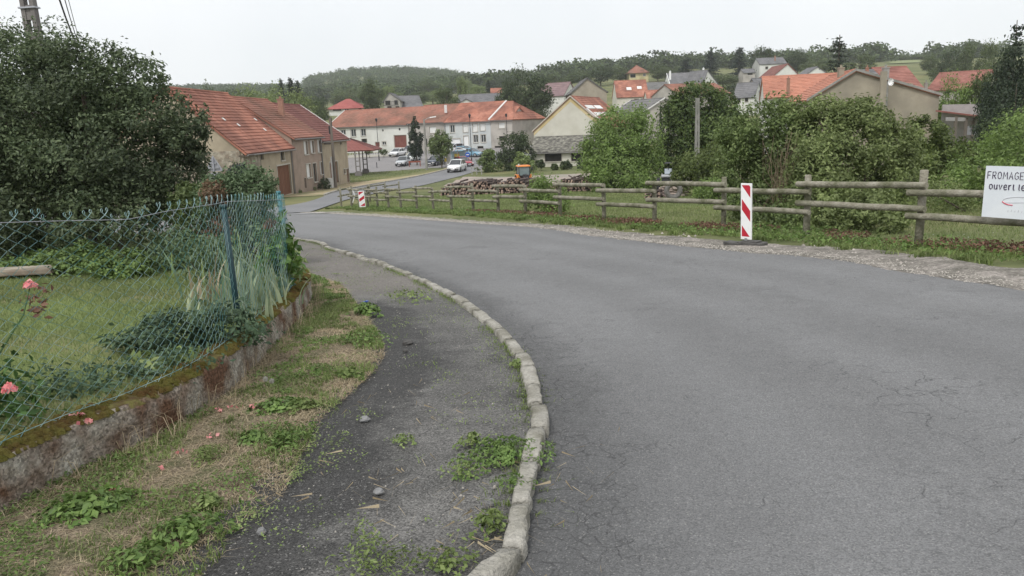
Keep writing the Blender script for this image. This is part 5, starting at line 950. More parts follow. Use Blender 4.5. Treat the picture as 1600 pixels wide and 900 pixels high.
# continuous far woodland: small crowns of leaf facets, one mass
def woodland(name, n, ymin, ymax, label, seed, tmpl=80, band=None):
    r = np.random.default_rng(seed); T = []
    for q in range(5):
        bl = [(0, 0, .5, .35, .35, .35)]+[(*(np.clip(r.normal(size=3), -1.3, 1.3)*[.2, .2, .12]+[0, 0, .55]), .26, .26, .22) for _ in range(6)]; C, N = crown_pts(bl, tmpl, r, clumps=22, sig=.2, shell=.7); T.append(leaves(C, N, .13*r.uniform(.7, 1.2, len(C)), r, .85, .05))
    y = np.sqrt(ymin**2+(ymax**2-ymin**2)*r.random(n)); b = r.uniform(-.78, .78, n); x = b*y; kp = fbm(x/60, y/60, 5) > .3; 
    kp &= ~((b > .47) & (b < .515) & (y < 590)); x, y = x[kp], y[kp]; z = zg(x, y)-1; S = r.uniform(9, 15, len(x)); vs = []; fs = []; base = 0
    for q in range(5):
        i = np.arange(len(x))[q::5]; v, f = T[q]; V_ = v[None]*np.stack([S[i], S[i], S[i]*.95], 1)[:, None, :]+np.stack([x[i], y[i], z[i]], 1)[:, None, :]; vs.append(V_.reshape(-1, 3)); fs.append((f[None]+(np.arange(len(i))*len(v))[:, None, None]+base).reshape(-1, 3)); base += V_.shape[0]*V_.shape[1]
    return tag(link(name, npmesh(name, np.vstack(vs), np.vstack(fs), M_tmid2)), label, 'woodland', kind='stuff')
M_tmid2 = leafm('far wood leaf', (.05, .08, .03), (.1, .135, .05), .2, .8, .03, .35)
woodland('wooded_hill', 4800, 700, 1330, 'continuous dense woodland on the far hill and ridge', 3, 120)
woodland('hillside_wood', 1900, 470, 760, 'continuous woodland on the nearer slopes below the ridge', 4, 200)
# ================================================================= BUILDINGS
def nrm2(a): a = np.asarray(a, float); return a/(np.linalg.norm(a)+1e-9)
def tiles(mb, E0, E1, R1, R0, tw, thh, rg_, lift=.035, hipL=0., hipR=0.):
    """clay courses: every tile a lifted quad with its butt edge; E eave, R ridge; bilinear"""
    E0, E1, R1, R0 = [np.asarray(q, float) for q in (E0, E1, R1, R0)]; n_ = np.cross(E1-E0, R0-E0); n_ /= np.linalg.norm(n_); n_ = n_ if n_[2] > 0 else -n_
    rows = max(3, int(np.linalg.norm((R0+R1)/2-(E0+E1)/2)/thh)); cols = max(2, int(np.linalg.norm(E1-E0)/tw))
    for i in range(rows):
        v0, v1 = i/rows, (i+1.12)/rows; v1 = min(v1, 1.); a0 = E0+(R0-E0)*v0; a1 = E1+(R1-E1)*v0; b0 = E0+(R0-E0)*v1; b1 = E1+(R1-E1)*v1
        for j in range(cols):
            u0, u1 = j/cols, (j+1)/cols; l = lift*(1+rg_.uniform(-.25, .35)); l2 = l*.35
            p, q, r_, s_ = a0+(a1-a0)*u0, a0+(a1-a0)*u1, b0+(b1-b0)*u1, b0+(b1-b0)*u0; base = mb.n
            mb.add([p+n_*l, q+n_*(l-.006), r_+n_*.004, s_+n_*.01, p-n_*.0, q-n_*.0], [(0, 1, 2, 3), (4, 5, 1, 0)])
def slab(mb, E0, E1, R1, R0, th_):
    E0, E1, R1, R0 = [np.asarray(q, float) for q in (E0, E1, R1, R0)]; n_ = np.cross(E1-E0, R0-E0); n_ /= np.linalg.norm(n_); n_ = n_ if n_[2] > 0 else -n_
    t = [E0, E1, R1, R0]; t = [p-n_*.012 for p in t]; b = [p-n_*th_ for p in t]; mb.add(t+b, [(0, 1, 2, 3), (7, 6, 5, 4), (0, 4, 5, 1), (1, 5, 6, 2), (2, 6, 7, 3), (3, 7, 4, 0)])
WK = {'win': (M_shut, M_glass, True), 'shut': (None, M_shut, False), 'dark': (None, M_dark, False), 'door': (None, M_door, False), 'garage': (None, M_doorr, False), 'wdoor': (None, M_white, False), 'hole': (None, M_dark, False)}
class Bld:
    def __init__(s, name, label, cat, A, B, depth, zb, ze, zr, axis='par', wall=M_sbeige, roof=M_tile, group=None, ov=.35, tw=.28, thh=.34, hip=(0, 0), ridge_f=.5, zeb=None, trim=False, roofth=.14, rooflabel=None):
        s.A, s.B = np.array(A[:2], float), np.array(B[:2], float); s.d = nrm2(s.B-s.A); s.n = np.array([s.d[1], -s.d[0]])
        if s.n @ s.A > 0 and not name.startswith('_'): pass
        s.Cc, s.D = s.B-s.n*depth, s.A-s.n*depth; s.zb, s.ze, s.zr = zb, ze, zr; s.depth = depth; s.L = np.linalg.norm(s.B-s.A); zeb = ze if zeb is None else zeb
        c = (s.A+s.B+s.Cc+s.D)/4; s.org = np.array([c[0], c[1], zb]); s.root = empty(name.strip('_'), s.org); tag(s.root, label, cat, group); s.wall_m, s.roof_m = wall, roof; s.axis = axis; s.rg = random.Random(hash(label) & 0xffff if False else len(label)*7); s.holes = {'F': [], 'R': [], 'L': []}; s.rf = ridge_f; s.zeb = zeb; s.ov = ov; s.tw, s.thh, s.hip, s.trim, s.rth = tw, thh, hip, trim, roofth
    def side(s, k): return {'F': (s.A, s.B), 'R': (s.B, s.Cc), 'L': (s.D, s.A)}[k]
    def px(s, k, px_, py_):
        a, b = s.side(k); d = nrm2(b-a); n_ = np.array([d[1], -d[0]]); r_ = ray(px_, py_); t = (a@n_)/(r_[:2]@n_); p = r_*t; return float((p[:2]-a)@d), float(p[2])
    def win(s, k, x0, y0, x1, y1, kind='win', surround=True, name=None, label=None):
        cx, cy = (x0+x1)/2, (y0+y1)/2; u0 = s.px(k, x0, cy)[0]; u1 = s.px(k, x1, cy)[0]; z1 = s.px(k, cx, y0)[1]; z0 = s.px(k, cx, y1)[1]; s.hole(k, min(u0, u1), max(u0, u1), z0, z1, kind, surround, name, label)
    def hole(s, k, u0, u1, z0, z1, kind='win', surround=True, name=None, label=None):
        a, b = s.side(k); L_ = np.linalg.norm(b-a); u0 = max(u0, .08); u1 = min(u1, L_-.08)
        if u1-u0 < .15: return
        zt = s.ze-.06 if (k == 'F' and s.axis == 'par') else 1e9
        z1 = min(z1, zt); z0 = max(z0, s.zb+.05)
        if z1-z0 < .1: return
        s.holes[k].append((u0, u1, z0, z1)); d = nrm2(b-a); n_ = np.array([d[1], -d[0]]); d3 = np.r_[d, 0]; n3 = np.r_[n_, 0]; a3 = np.r_[a, 0.]; up_ = np.array([0, 0, 1.]); dep = .16
        def P(u, z, o_=0): return a3+d3*u+up_*z+n3*o_
        fr, pane, bars = WK[kind]; isdoor = kind in ('door', 'garage', 'wdoor'); w, h = u1-u0, z1-z0; nm = name or ('door' if isdoor else 'window')
        mb = MB(s.org); t = .09 if w < 1.6 else .12
        if surround:
            mb.obox(P((u0+u1)/2, z1+t/2, .0), d3*(w+2*t), n3*.07, up_*t); mb.obox(P(u0-t/2, (z0+z1)/2), d3*t, n3*.07, up_*h); mb.obox(P(u1+t/2, (z0+z1)/2), d3*t, n3*.07, up_*h)
            if not isdoor: mb.obox(P((u0+u1)/2, z0-.05, .03), d3*(w+2*t), n3*.16, up_*.1)
        else: mb.obox(P((u0+u1)/2, z1+.02, .0), d3*w, n3*.03, up_*.04)
        o_ = mb.build(nm, M_surr, s.root)
        if label: o_['label'] = label
        m2 = MB(s.org)
        if isdoor:
            nb = max(2, int(w/.22))
            for q in range(nb): m2.obox(P(u0+(q+.5)*w/nb, (z0+z1)/2, -dep+.012*(q % 2)), d3*(w/nb-.012), n3*.04, up_*h)
            m2.build('door_leaf' if kind != 'garage' else 'door_leaf', pane, o_)
        else:
            m2.obox(P((u0+u1)/2, (z0+z1)/2, -dep), d3*w, n3*.03, up_*h); m2.build('pane' if kind == 'win' else ('shutter' if kind == 'shut' else 'dark_opening'), pane, o_)
        if bars:
            m3 = MB(s.org); e = .07
            for uu in (u0+e/2, u1-e/2): m3.obox(P(uu, (z0+z1)/2, -dep+.04), d3*e, n3*.05, up_*h)
            for zz in (z0+e/2, z1-e/2): m3.obox(P((u0+u1)/2, zz, -dep+.04), d3*(w-2*e), n3*.05, up_*e)
            if w > .7: m3.obox(P((u0+u1)/2, (z0+z1)/2, -dep+.04), d3*.07, n3*.05, up_*(h-2*e))
            m3.build('frame', fr, o_)
    def finish(s, lowmat=None, lowz=None):
        mb = MB(s.org)
        def wall(a, b, zt, hs, zt2=None, mb=mb, zb=None):
            zb = s.zb if zb is None else zb; L_ = np.linalg.norm(b-a); d3 = np.r_[nrm2(b-a), 0]; n3 = np.array([d3[1], -d3[0], 0]); a3 = np.r_[a, 0.]; up_ = np.array([0, 0, 1.])
            us = sorted({0., L_, *[h[0] for h in hs], *[h[1] for h in hs]}); zs = sorted({zb, zt, *[min(h[2], zt) for h in hs], *[min(h[3], zt) for h in hs]}); P = lambda u, z, o_=0: a3+d3*u+up_*z+n3*o_
            for i in range(len(us)-1):
                for j in range(len(zs)-1):
                    cu, cz = (us[i]+us[i+1])/2, (zs[j]+zs[j+1])/2
                    if any(h[0] < cu < h[1] and h[2] < cz < h[3] for h in hs): continue
                    mb.quad(P(us[i], zs[j]), P(us[i+1], zs[j]), P(us[i+1], zs[j+1]), P(us[i], zs[j+1]))
            for u0, u1, z0, z1 in hs:
                q = .17; mb.quad(P(u0, z0), P(u0, z0, -q), P(u0, z1, -q), P(u0, z1)); mb.quad(P(u1, z0), P(u1, z1), P(u1, z1, -q), P(u1, z0, -q)); mb.quad(P(u0, z0), P(u1, z0), P(u1, z0, -q), P(u0, z0, -q)); mb.quad(P(u0, z1), P(u0, z1, -q), P(u1, z1, -q), P(u1, z1))
        A, B, Cc, D = s.A, s.B, s.Cc, s.D; f = s.rf; n3 = np.r_[s.n, 0]; d3 = np.r_[s.d, 0]; A3, B3, C3, D3 = [np.r_[q, 0.] for q in (A, B, Cc, D)]
        wall(A, B, s.ze if s.axis == 'par' else min(s.ze, 1e9), s.holes['F']); wall(Cc, D, s.zeb if s.axis == 'par' else s.ze, [])
        wall(B, Cc, min(s.ze, s.zeb), s.holes['R']); wall(D, A, min(s.ze, s.zeb), s.holes['L'])
        up_ = np.array([0, 0, 1.]); gm = MB(s.org)
        if s.axis == 'par':
            zl = min(s.ze, s.zeb)
            for (p, q, k) in ((B3, C3, 1), (A3, D3, 0)):
                if s.hip[k]: continue
                r_ = p+(q-p)*f; pts = [p+up_*zl, q+up_*zl]+([q+up_*s.zeb] if s.zeb > zl else [])+[r_+up_*s.zr]+([p+up_*s.ze] if s.ze > zl else [])
                if k == 0: pts = pts[::-1]
                mb.quad(*pts)
            hL, hR = s.hip[0], s.hip[1]; o_ = s.ov; g = .15
            R0 = A3+(D3-A3)*f+up_*s.zr+d3*(hL if hL else -g); R1 = B3+(C3-B3)*f+up_*s.zr-d3*(hR if hR else -g)
            sl = (s.zr-s.ze)/(s.depth*f); E0 = A3+n3*o_-d3*(o_ if hL else g)+up_*(s.ze-sl*o_); E1 = B3+n3*o_+d3*(o_ if hR else g)+up_*(s.ze-sl*o_)
            sb = (s.zr-s.zeb)/(s.depth*(1-f)); F0 = D3-n3*o_-d3*(o_ if hL else g)+up_*(s.zeb-sb*o_); F1 = C3-n3*o_+d3*(o_ if hR else g)+up_*(s.zeb-sb*o_)
            faces = [(E0, E1, R1, R0), (F1, F0, R0, R1)]
            if hR: faces.append((E1, F1, R1+n3*.01, R1))
            if hL: faces.append((F0, E0, R0, R0+n3*.01))
            ridge = (R0, R1); verges = [(E0, R0), (E1, R1)]
        else:
            M0, M1 = (A3+B3)/2, (C3+D3)/2; f_ = f; M0 = A3+(B3-A3)*f_; M1 = D3+(C3-D3)*f_
            mb.quad(A3+up_*s.ze, B3+up_*s.ze, M0+up_*s.zr); mb.quad(C3+up_*s.ze, D3+up_*s.ze, M1+up_*s.zr)
            g = .2; o_ = s.ov; R0 = M0+n3*g+up_*s.zr; R1 = M1-n3*g+up_*s.zr; sl = (s.zr-s.ze)/(s.L*f_); sr = (s.zr-s.ze)/(s.L*(1-f_))
            L0 = A3+n3*g-d3*o_+up_*(s.ze-sl*o_); L1 = D3-n3*g-d3*o_+up_*(s.ze-sl*o_); Q0 = B3+n3*g+d3*o_+up_*(s.ze-sr*o_); Q1 = C3-n3*g+d3*o_+up_*(s.ze-sr*o_)
            faces = [(L1, L0, R0, R1), (Q0, Q1, R1, R0)]; ridge = (R0, R1); verges = [(L0, R0), (Q0, R0)]
        s.faces = faces
        mb.build('wall', s.wall_m, s.root)
        rm = MB(s.org)
        for q in faces: slab(rm, *[p+up_*.09 for p in q], s.rth); tiles(rm, *[p+up_*.09 for p in q], s.tw, s.thh, s.rg, .055)
        rm.tube([ridge[0]+up_*.1, ridge[1]+up_*.1], .11, 6); ro_ = rm.build('roof', s.roof_m, s.root)
        if s.trim:
            tm = MB(s.org)
            for a, b in verges: dv = b-a; tm.obox((a+b)/2+up_*.10+n3*(.0), dv, np.cross(nrm2(dv), up_)*.16, up_*.22)
            tm.build('verge_board', s.trim if s.trim is not True else M_trim, ro_)
        return ro_
    def gutter(s):
        mb = MB(s.org); up_ = np.array([0, 0, 1.]); n3 = np.r_[s.n, 0]; E0, E1 = s.faces[0][0], s.faces[0][1]; mb.tube([E0+n3*.06-up_*.02, E1+n3*.06-up_*.06], .07, 6); mb.build('gutter', M_pipe, s.root)
    def pipe(s, u, k='F'):
        a, b = s.side(k); d = nrm2(b-a); n_ = np.array([d[1], -d[0]]); p = a+d*u+n_*.09; mb = MB(s.org); mb.tube([(p[0]+n_[0]*.2, p[1]+n_[1]*.2, s.ze-.1), (p[0], p[1], s.ze-.4), (p[0], p[1], s.zb+.2)], .06, 6); mb.build('downpipe', M_pipe, s.root)
    def chimney(s, px_, py_top, py_bot, wpx, D, mat=M_brick, cap=True, name='chimney'):
        p = at(px_, py_top, D); q = at(px_, py_bot, D); w = wpx*D/F; mb = MB(s.org); zb = q[2]-.9; mb.box((p[0], p[1], (p[2]+zb)/2), (w, w*.8, p[2]-zb)); 
        if cap: mb.box((p[0], p[1], p[2]+.05), (w*1.18, w*.98, .1)); mb.tube([(p[0], p[1], p[2]+.1), (p[0], p[1], p[2]+.32)], w*.22, 8)
        mb.build(name, mat, s.root)
    def skylight(s, face, u0, u1, v0, v1, mat=M_shut, name='skylight'):
        E0, E1, R1, R0 = s.faces[face]; n_ = nrm2(np.cross(E1-E0, R0-E0)); n_ = n_ if n_[2] > 0 else -n_; P = lambda u, v: (E0*(1-u)+E1*u)*(1-v)+(R0*(1-u)+R1*u)*v+n_*.2
        mb = MB(s.org); c = [P(u0, v0), P(u1, v0), P(u1, v1), P(u0, v1)]; mb.add(c+[p-n_*.15 for p in c], [(0, 1, 2, 3), (0, 4, 5, 1), (1, 5, 6, 2), (2, 6, 7, 3), (3, 7, 4, 0)]); mb.build(name, mat, s.root)
def z2(a): return 280+a[0]/3.6, 80+a[1]/3.6
# ---- row of three farmhouses along the street, left (facades look to +x)
FX = -19.4
def rowh(label, y0, y1, ze, zr, wall, roof, tw=.3, thh=.36, **kw): return Bld('row_house' if 'barn' not in label else 'barn', label, kw.pop('cat', 'house'), (FX, y0), (FX+.35*(y1-y0)/13, y1), 10.4, float(zg(FX, (y0+y1)/2))-1.2, ze, zr, 'par', wall, roof, tw=tw, thh=thh, **kw)
b = Bld('barn', 'long roofed village barn with big brown plank door nearest the fence', 'barn', (-19.5, 59.8), (-19.45, 73.), 10.4, -6.6, -1.38, 3.3, 'par', M_sbeige, M_tile, tw=.3, thh=.36, rooflabel=1)
def wl(bb, lst):
    for x0, y0, x1, y1, k, *r in lst: (a, c), (e, f_) = z2((x0, y0)), z2((x1, y1)); bb.win('F', a, c, e, f_, k, *(r or [True]))
wl(b, [(460,578,476,611,'dark',False),(570,567,590,613,'dark'),(643,554,656,581,'dark'),(556,640,630,812,'door'),(647,709,664,797,'door',False),(674,704,691,738,'dark')])
b.finish(); b.gutter(); b.pipe(12.9)
mb = MB(b.org); a, c = b.D, b.A
mb2 = MB(b.org); mb2.obox((c[0]-4.7, c[1]-.03, -4.0), (9.0, 0, 0), (0, .10, 0), (0, 0, 5.3)); mb2.build('rubble_base', M_rubble, b.root)['label'] = 'exposed rubble stone lower half of the gable'
mb2 = MB(b.org); mb2.obox((FX-.13, 59.8+2.1, -4.0), (.12, 0, 0), (0, 4.3, 0), (0, 0, 5.1)); 
mb2.build('rubble_facing', M_rubble, b.root)
b.wall = None
gb = MB(b.org); gb.obox((c[0]+.1, c[1]+.5, -1.75), (.8, 0, 0), (0, 1.2, 0), (0, 0, .12)); gb.build('broken_eave', M_bark, b.root)
for x0, y0 in ((245,391),(328,423),(423,391),(476,449)):
    px_, py_ = z2((x0, y0)); E0, E1, R1, R0 = b.faces[0]; n_ = nrm2(np.cross(E1-E0, R0-E0)); n_ = n_ if n_[2] > 0 else -n_; r_ = ray(px_, py_); t = (E0@n_)/(r_@n_); p = r_*t+n_*.16; mb = MB(b.org); mb.obox(p, (0, .3, 0), nrm2(R0-E0)*.3, n_*.03); mb.build('glass_tile', M_shut, b.root)
b2 = Bld('row_house', 'two storey pinkish rendered row house with white shuttered windows beside the barn', 'house', (-19.35, 73.1), (-19.0, 83.), 10.2, -7.2, -.58, 3.0, 'par', M_spink, M_tileb, tw=.3, thh=.36)
wl(b2, [(701,507,722,580,'shut'),(738,505,757,572,'shut'),(778,499,797,569,'shut'),(716,635,741,712,'shut'),(755,630,773,735,'dark'),(792,623,814,692,'shut'),(706,712,716,770,'dark',False)])
b2.finish(); b2.gutter(); b2.pipe(9.7); b2.chimney(438,156,172,8,80)
b3 = Bld('row_house', 'beige row house at the far end with dark red tiled roof and tall brown door', 'house', (-19.2, 83.1), (-18.7, 95.), 10.4, -7.6, -1.1, 2.7, 'par', M_sbeige, M_tiled, tw=.3, thh=.36, trim=M_trim)
wl(b3, [(850,622,894,745,'door'),(925,663,935,688,'dark'),(943,660,957,736,'door'),(905,511,915,525,'dark',False)])
b3.finish(); b3.gutter(); b3.pipe(.3)
# ---- red tiled market shelter on posts
c0 = at(590, 233, 113); ca = empty('market_shelter', (-24., 112.5, float(zg(-24, 112.5)))); tag(ca, 'open market shelter with red hipped roof on timber posts behind the row houses', 'shelter')
zt = at(545, 210, 113)[2]; zE = at(588, 233, 113)[2]; x1 = c0[0]; x0_ = x1-11; y0, y1 = 110, 117
mb = MB(np.array(ca.location)); e = [np.array([x0_, y0, zE-.1]), np.array([x1, y0, zE]), np.array([x1, y1, zE]), np.array([x0_, y1, zE])]; r0, r1 = np.array([x0_+3.5, 113.5, zt]), np.array([x1-5.2, 113.5, zt]); rr_ = random.Random(2)
for q in ((e[0], e[1], r1, r0), (e[2], e[3], r0, r1), (e[1], e[2], r1+[0,.01,0], r1), (e[3], e[0], r0, r0+[0,.01,0])): slab(mb, *q, .16); tiles(mb, *q, .3, .36, rr_)
mb.build('roof', M_rcan, ca)
for x_, y_ in ((at(563,270,112.)[0], 110.6), (at(563,270,112.)[0], 116.4), (x1-.6, 110.6), (x1-.6, 116.4), (x0_+.6, 110.6)):
    if x_ > x1-1: continue
    zb_ = float(zg(x_, y_)); mb = MB(np.array(ca.location))
    for s_ in (-.28, .28): mb.box((x_+s_, y_, (zb_+zE)/2+.3), (.14, .14, zE-zb_-.3))
    for h_ in (.6, 1.3, 2.): mb.box((x_, y_, zb_+h_), (.42, .1, .12))
    mb.box((x_, y_, zb_+.25), (.9, .6, .55)); mb.build('post', M_pole2, ca)
# ---- long building closing the square (three houses in one line)
def z3(a): return 480+a[0]/4.286, 80+a[1]/4.286
def lb(px, py, t=None):    # plan line of the long row: distance falls from 172 (px 480) to 150 (px 800)
    D = np.interp(px, [480, 800], [172, 150]); return at(px, py, D)
def w3(bb, lst, side='F'):
    for x0, y0, x1, y1, k, *r in lst: (a, c), (e, f_) = z3((x0, y0)), z3((x1, y1)); bb.win(side, a, c, e, f_, k, *(r or [True]))
A_, B_ = lb(512, 203), lb(637, 194); L1 = Bld('long_farmhouse', 'white rendered long farmhouse with red brown garage door at the square', 'house', A_, B_, 13, -7, B_[2], at(560, 172, 171)[2], 'par', M_swhite, M_tileb, tw=.45, thh=.5, trim=M_trim)
w3(L1, [(225,527,257,560,'win'),(293,522,326,572,'win'),(360,520,392,568,'win'),(365,587,400,612,'dark'),(457,609,485,640,'garage'),(502,605,528,628,'win'),(584,563,665,645,'garage'),(501,524,511,537,'dark',False),(612,516,624,530,'dark',False),(405,640,420,675,'dark',False)]); L1.finish(); L1.gutter()
A_, B_ = lb(637.3, 194), lb(693.5, 190); L2 = Bld('town_house', 'grey beige house in the long row behind the fir tree', 'house', A_, B_, 13, -7, B_[2], at(665, 165, 164)[2], 'par', M_sgreyb, M_tileb, tw=.45, thh=.5)
w3(L2, [(819,505,864,547,'shut'),(700,510,715,560,'win'),(780,530,790,550,'dark'),(795,585,805,640,'dark',False),(832,582,862,640,'win')]); L2.finish(); L2.gutter(); L2.pipe(.2); L2.chimney(696,164,169,4,160,M_trim,False)
A_, B_ = lb(693.8, 190), lb(766, 188); L3 = Bld('town_house', 'pale blue rendered house with white shutters and orange roof in the long row', 'house', A_, B_, 13, -6.6, B_[2], at(735, 161.5, 161)[2], 'par', M_sblue, M_tile, tw=.45, thh=.5)
w3(L3, [(957,494,987,545,'win'),(1043,488,1076,541,'shut'),(1107,485,1140,538,'shut'),(1157,484,1191,531,'shut'),(962,586,1026,650,'wdoor'),(1048,566,1080,636,'wdoor'),(1113,561,1144,612,'win'),(1163,559,1196,610,'win'),(1140,636,1180,652,'dark',False)]); L3.finish(); L3.gutter(); L3.pipe(.2)
A_, B_ = lb(766.3, 188), lb(800, 186); L4 = Bld('town_house', 'beige end house of the long row with dark garage and hipped red roof', 'house', A_, B_, 13, -6.6, B_[2], at(780, 160, 158)[2], 'par', M_sgreyb, M_tile, tw=.45, thh=.5, hip=(0, 3.2), trim=False)
w3(L4, [(1281,478,1323,515,'shut'),(1285,569,1333,600,'dark'),(1256,635,1316,674,'dark',False)]); 
L4.finish(); L4.gutter()
tb = MB(L4.org); e0 = np.array(L4.faces[0][0]); r0 = np.array(L4.faces[0][3]); tb.obox((e0+r0)/2+[0, 0, .25], r0-e0, (.3, 0, 0), (0, 0, .2)); tb.build('party_wall_verge', M_trim, L4.root)
A_, B_ = at(801, 184, 152.5), at(821, 180, 157); L5 = Bld('gabled_house', 'beige gabled side house with small dark windows ending the long row', 'house', A_, B_, 9, -6.5, at(800, 180, 151)[2], at(812, 168, 160)[2], 'perp', M_sgreyb, M_tile, tw=.5, thh=.5)
for x0, y0, x1, y1 in ((1385,468,1392,500),(1398,466,1405,498),(1440,478,1449,498),(1360,500,1368,520)): (a, c), (e_, f_) = z3((x0, y0)), z3((x1, y1)); L5.win('F', a, c, e_, f_, 'dark', False)
L5.finish()
# ---- generic houses on the slopes
def house(name, label, eL, eR, ridge, depth, base_py, axis, wall, roof, wins=(), side=(), hip=(0, 0), tw=.6, thh=.6, rd=None, cat='house', trim=False, zf=None, ov=.35, rf=.5, ch=(), fin=True, zb=None):
    A_, B_ = at(*eL), at(*eR); ze = (A_[2]+B_[2])/2; Dm = (eL[2]+eR[2])/2; zr = at(ridge[0], ridge[1], rd if rd else (Dm+depth*rf if axis == 'par' else Dm))[2]; zb_ = at((eL[0]+eR[0])/2, base_py, Dm)[2]-.6 if zb is None else zb
    zb_ = min(zb_, float(zg(*((A_+B_)/2)[:2]))-.3); bb = Bld(name, label, cat, A_, B_, depth, zb_, ze, max(zr, ze+.8), axis, wall, roof, tw=tw, thh=thh, hip=hip, trim=trim, ov=ov, ridge_f=rf)
    for w_ in wins: bb.win('F', *w_)
    for w_ in side: bb.win('R', *w_)
    if fin: bb.finish()
    for c_ in ch: bb.chimney(*c_)
    return bb
house('hip_roof_house', 'white bungalow with bright red hipped roof above the long farmhouse', (513,169,262), (567,168,262), (540,155.5), 11, 173, 'par', M_swhite, M_rred, [(520,169.5,533,173,'dark'),(538,170,545,173,'win'),(560,168,565,172,'dark')], hip=(4.8, 4.8), ov=.7, zb=1)
R2_ = house('balcony_house', 'grey roofed house with dark balcony openings above the long farmhouse', (600,156,235), (625,158,235), (608,145.5), 14, 171, 'perp', M_sgreyb, M_slate, [(602,154.5,610,164,'dark'),(616,154,621.5,163.5,'dark'),(605,166,612,169,'dark'),(618,166,624,169,'dark')], rf=.36, ov=.5, trim=M_pipe)
mb = MB(R2_.org); p = at(611, 164.5, 234.4); mb.box((p[0], p[1]-.4, p[2]), (4.6, .9, .12)); 
for k in range(8): mb.box((p[0]-2.2+k*.63, p[1]-.8, p[2]+.5), (.06, .06, 1.))
mb.box((p[0], p[1]-.8, p[2]+1.), (4.6, .08, .08)); mb.build('balcony', M_metal, R2_.root); 
house('grey_roof_wing', 'low wing with slanting dark grey roof right of the balcony house', (628,170,238), (662,170,240), (640,150), 12, 173, 'par', M_sgreyb, M_slate, [(636,167,642,171,'dark')])
house('long_grey_house', 'long low house with pale grey roof above the street tree', (716,161,215), (786,158,215), (750,147.5), 12, 166, 'par', M_scream, M_slate, tw=.8)
house('white_gable_wing', 'small white gable in front of the long grey roof', (719,160,206), (738,160,206), (729,155), 6, 163, 'perp', M_swhite, M_slate)
house('red_cottage', 'small red roofed cottage half hidden left of the big dark tree', (767,147,245), (785,146,245), (776,138.5), 8, 152, 'par', M_scream, M_tile)
# big cream gable house with ochre bands
G1 = house('gable_house', 'big cream gable house with ochre painted band and red roof skylights', (834,206,130), (949,199,126), (894,151), 20, 216, 'perp', M_scream, M_tile, tw=.45, thh=.5, rf=.515, ov=.25, trim=M_surr)
G1.skylight(1, .10, .34, .62, .72); G1.skylight(1, .40, .62, .62, .72, M_white); G1.skylight(1, .12, .36, .40, .50); G1.skylight(1, .42, .66, .42, .50, M_white); G1.skylight(1, .03, .07, .15, .62, M_trim, 'roof_flashing')
ob = MB(G1.org); a3, b3_ = np.r_[G1.A, 0.], np.r_[G1.B, 0.]; ap = a3+(b3_-a3)*.515; n3 = np.r_[G1.n, 0]*.03
for s_, e_ in ((a3+[0, 0, G1.ze], ap+[0, 0, G1.zr]), (b3_+[0, 0, G1.ze], ap+[0, 0, G1.zr])):
    s_, e_ = np.array(s_), np.array(e_); dn = np.array([0, 0, -.75]); dn0 = np.array([0, 0, -.08]); ob.add([s_+dn0+n3, e_+dn0+n3, e_+dn+n3, s_+dn+n3, s_+dn0-n3, e_+dn0-n3, e_+dn-n3, s_+dn-n3], [(0, 1, 2, 3), (7, 6, 5, 4), (0, 4, 5, 1), (2, 6, 7, 3)])
ob.build('ochre_band', M_syel, G1.root)
house('brown_gable_house', 'grey brown weathered gable house behind the cream gable', (893,146,160), (948,142,160), (918,122.5), 16, 160, 'perp', M_sconc, M_eter, [(916,133,919,140,'dark',False)], tw=1, thh=.8, rf=.45)
D1 = house('long_shed', 'long dark sheet roofed shed sloping down behind the skylight roof', (950,178,150), (1000,183,140), (970,158), 10, 190, 'par', M_sgreyb, M_eter, tw=1.2, thh=1.0, trim=M_trim)
house('mauve_house', 'white house with mauve tiled roof beside the big dark tree', (853,148.5,205), (882,148,205), (868,130.5), 9, 170, 'par', M_swhite, M_mauve, [(858,150.5,863.5,156,'win'),(871,149.5,877.5,155,'dark'),(858,163,864,168,'dark')], side=[(884,146,889,152,'dark')])
house('mauve_gable_wing', 'white gable wing attached to the mauve roofed house', (881,150,200), (901,146,205), (893,128.5), 8, 168, 'perp', M_swhite, M_mauve, [(884,151,890,158,'dark')])
H5 = house('skylight_house', 'red roofed house with two white skylights on the village slope', (964,151,232), (1013,150,232), (986,126), 10, 166, 'par', M_scream, M_tile, [(991,154.5,998,163,'door'),(1002,154,1009,162,'door')], ch=[(946,146,156,3,225,M_brick)])
H5.skylight(0, .35, .5, .42, .58); H5.skylight(0, .68, .82, .46, .62)
house('red_roof_cottage', 'cottage with wide red roof and pale blue door beside the lime tree', (1014,164,205), (1060,163,205), (1036,141), 10, 178, 'par', M_scream, M_tile, [(1030,168,1036,176,'win'),(1042,166,1048,176,'win'),(1018,168,1022,176,'wdoor')])
house('brick_annex', 'small dark red brick annex below the red roofed cottage', (1031,184,190), (1046,183,190), (1038,178), 5, 190, 'par', M_brick, M_tiled)
W1 = house('white_grey_roof_house', 'white house with long dark grey roof and stepped white gables on hillside', (1047,130.5,262), (1103,128.5,262), (1075,114), 10, 140, 'par', M_swhite, M_slate, [(1057,132,1063,136,'dark'),(1072,131,1078,135,'dark'),(1088,131,1094,134,'dark')], trim=M_white, ch=[(1047,112,120,2.6,258,M_white),(1099,107,118,2.6,262,M_white)])
house('white_gable_end', 'white gable end with two small dark windows right of the long grey roof', (1098,131,258), (1121,130,262), (1103,110), 7, 140, 'perp', M_swhite, M_slate, [(1104,121,1106,125,'dark',False),(1107,121,1109,124,'dark',False)], rf=.3)
house('brown_long_roof', 'long brown roof just above the lime tree crown', (1060,149,180), (1140,144,185), (1100,131), 11, 158, 'par', M_sgreyb, M_tileb, tw=.7)
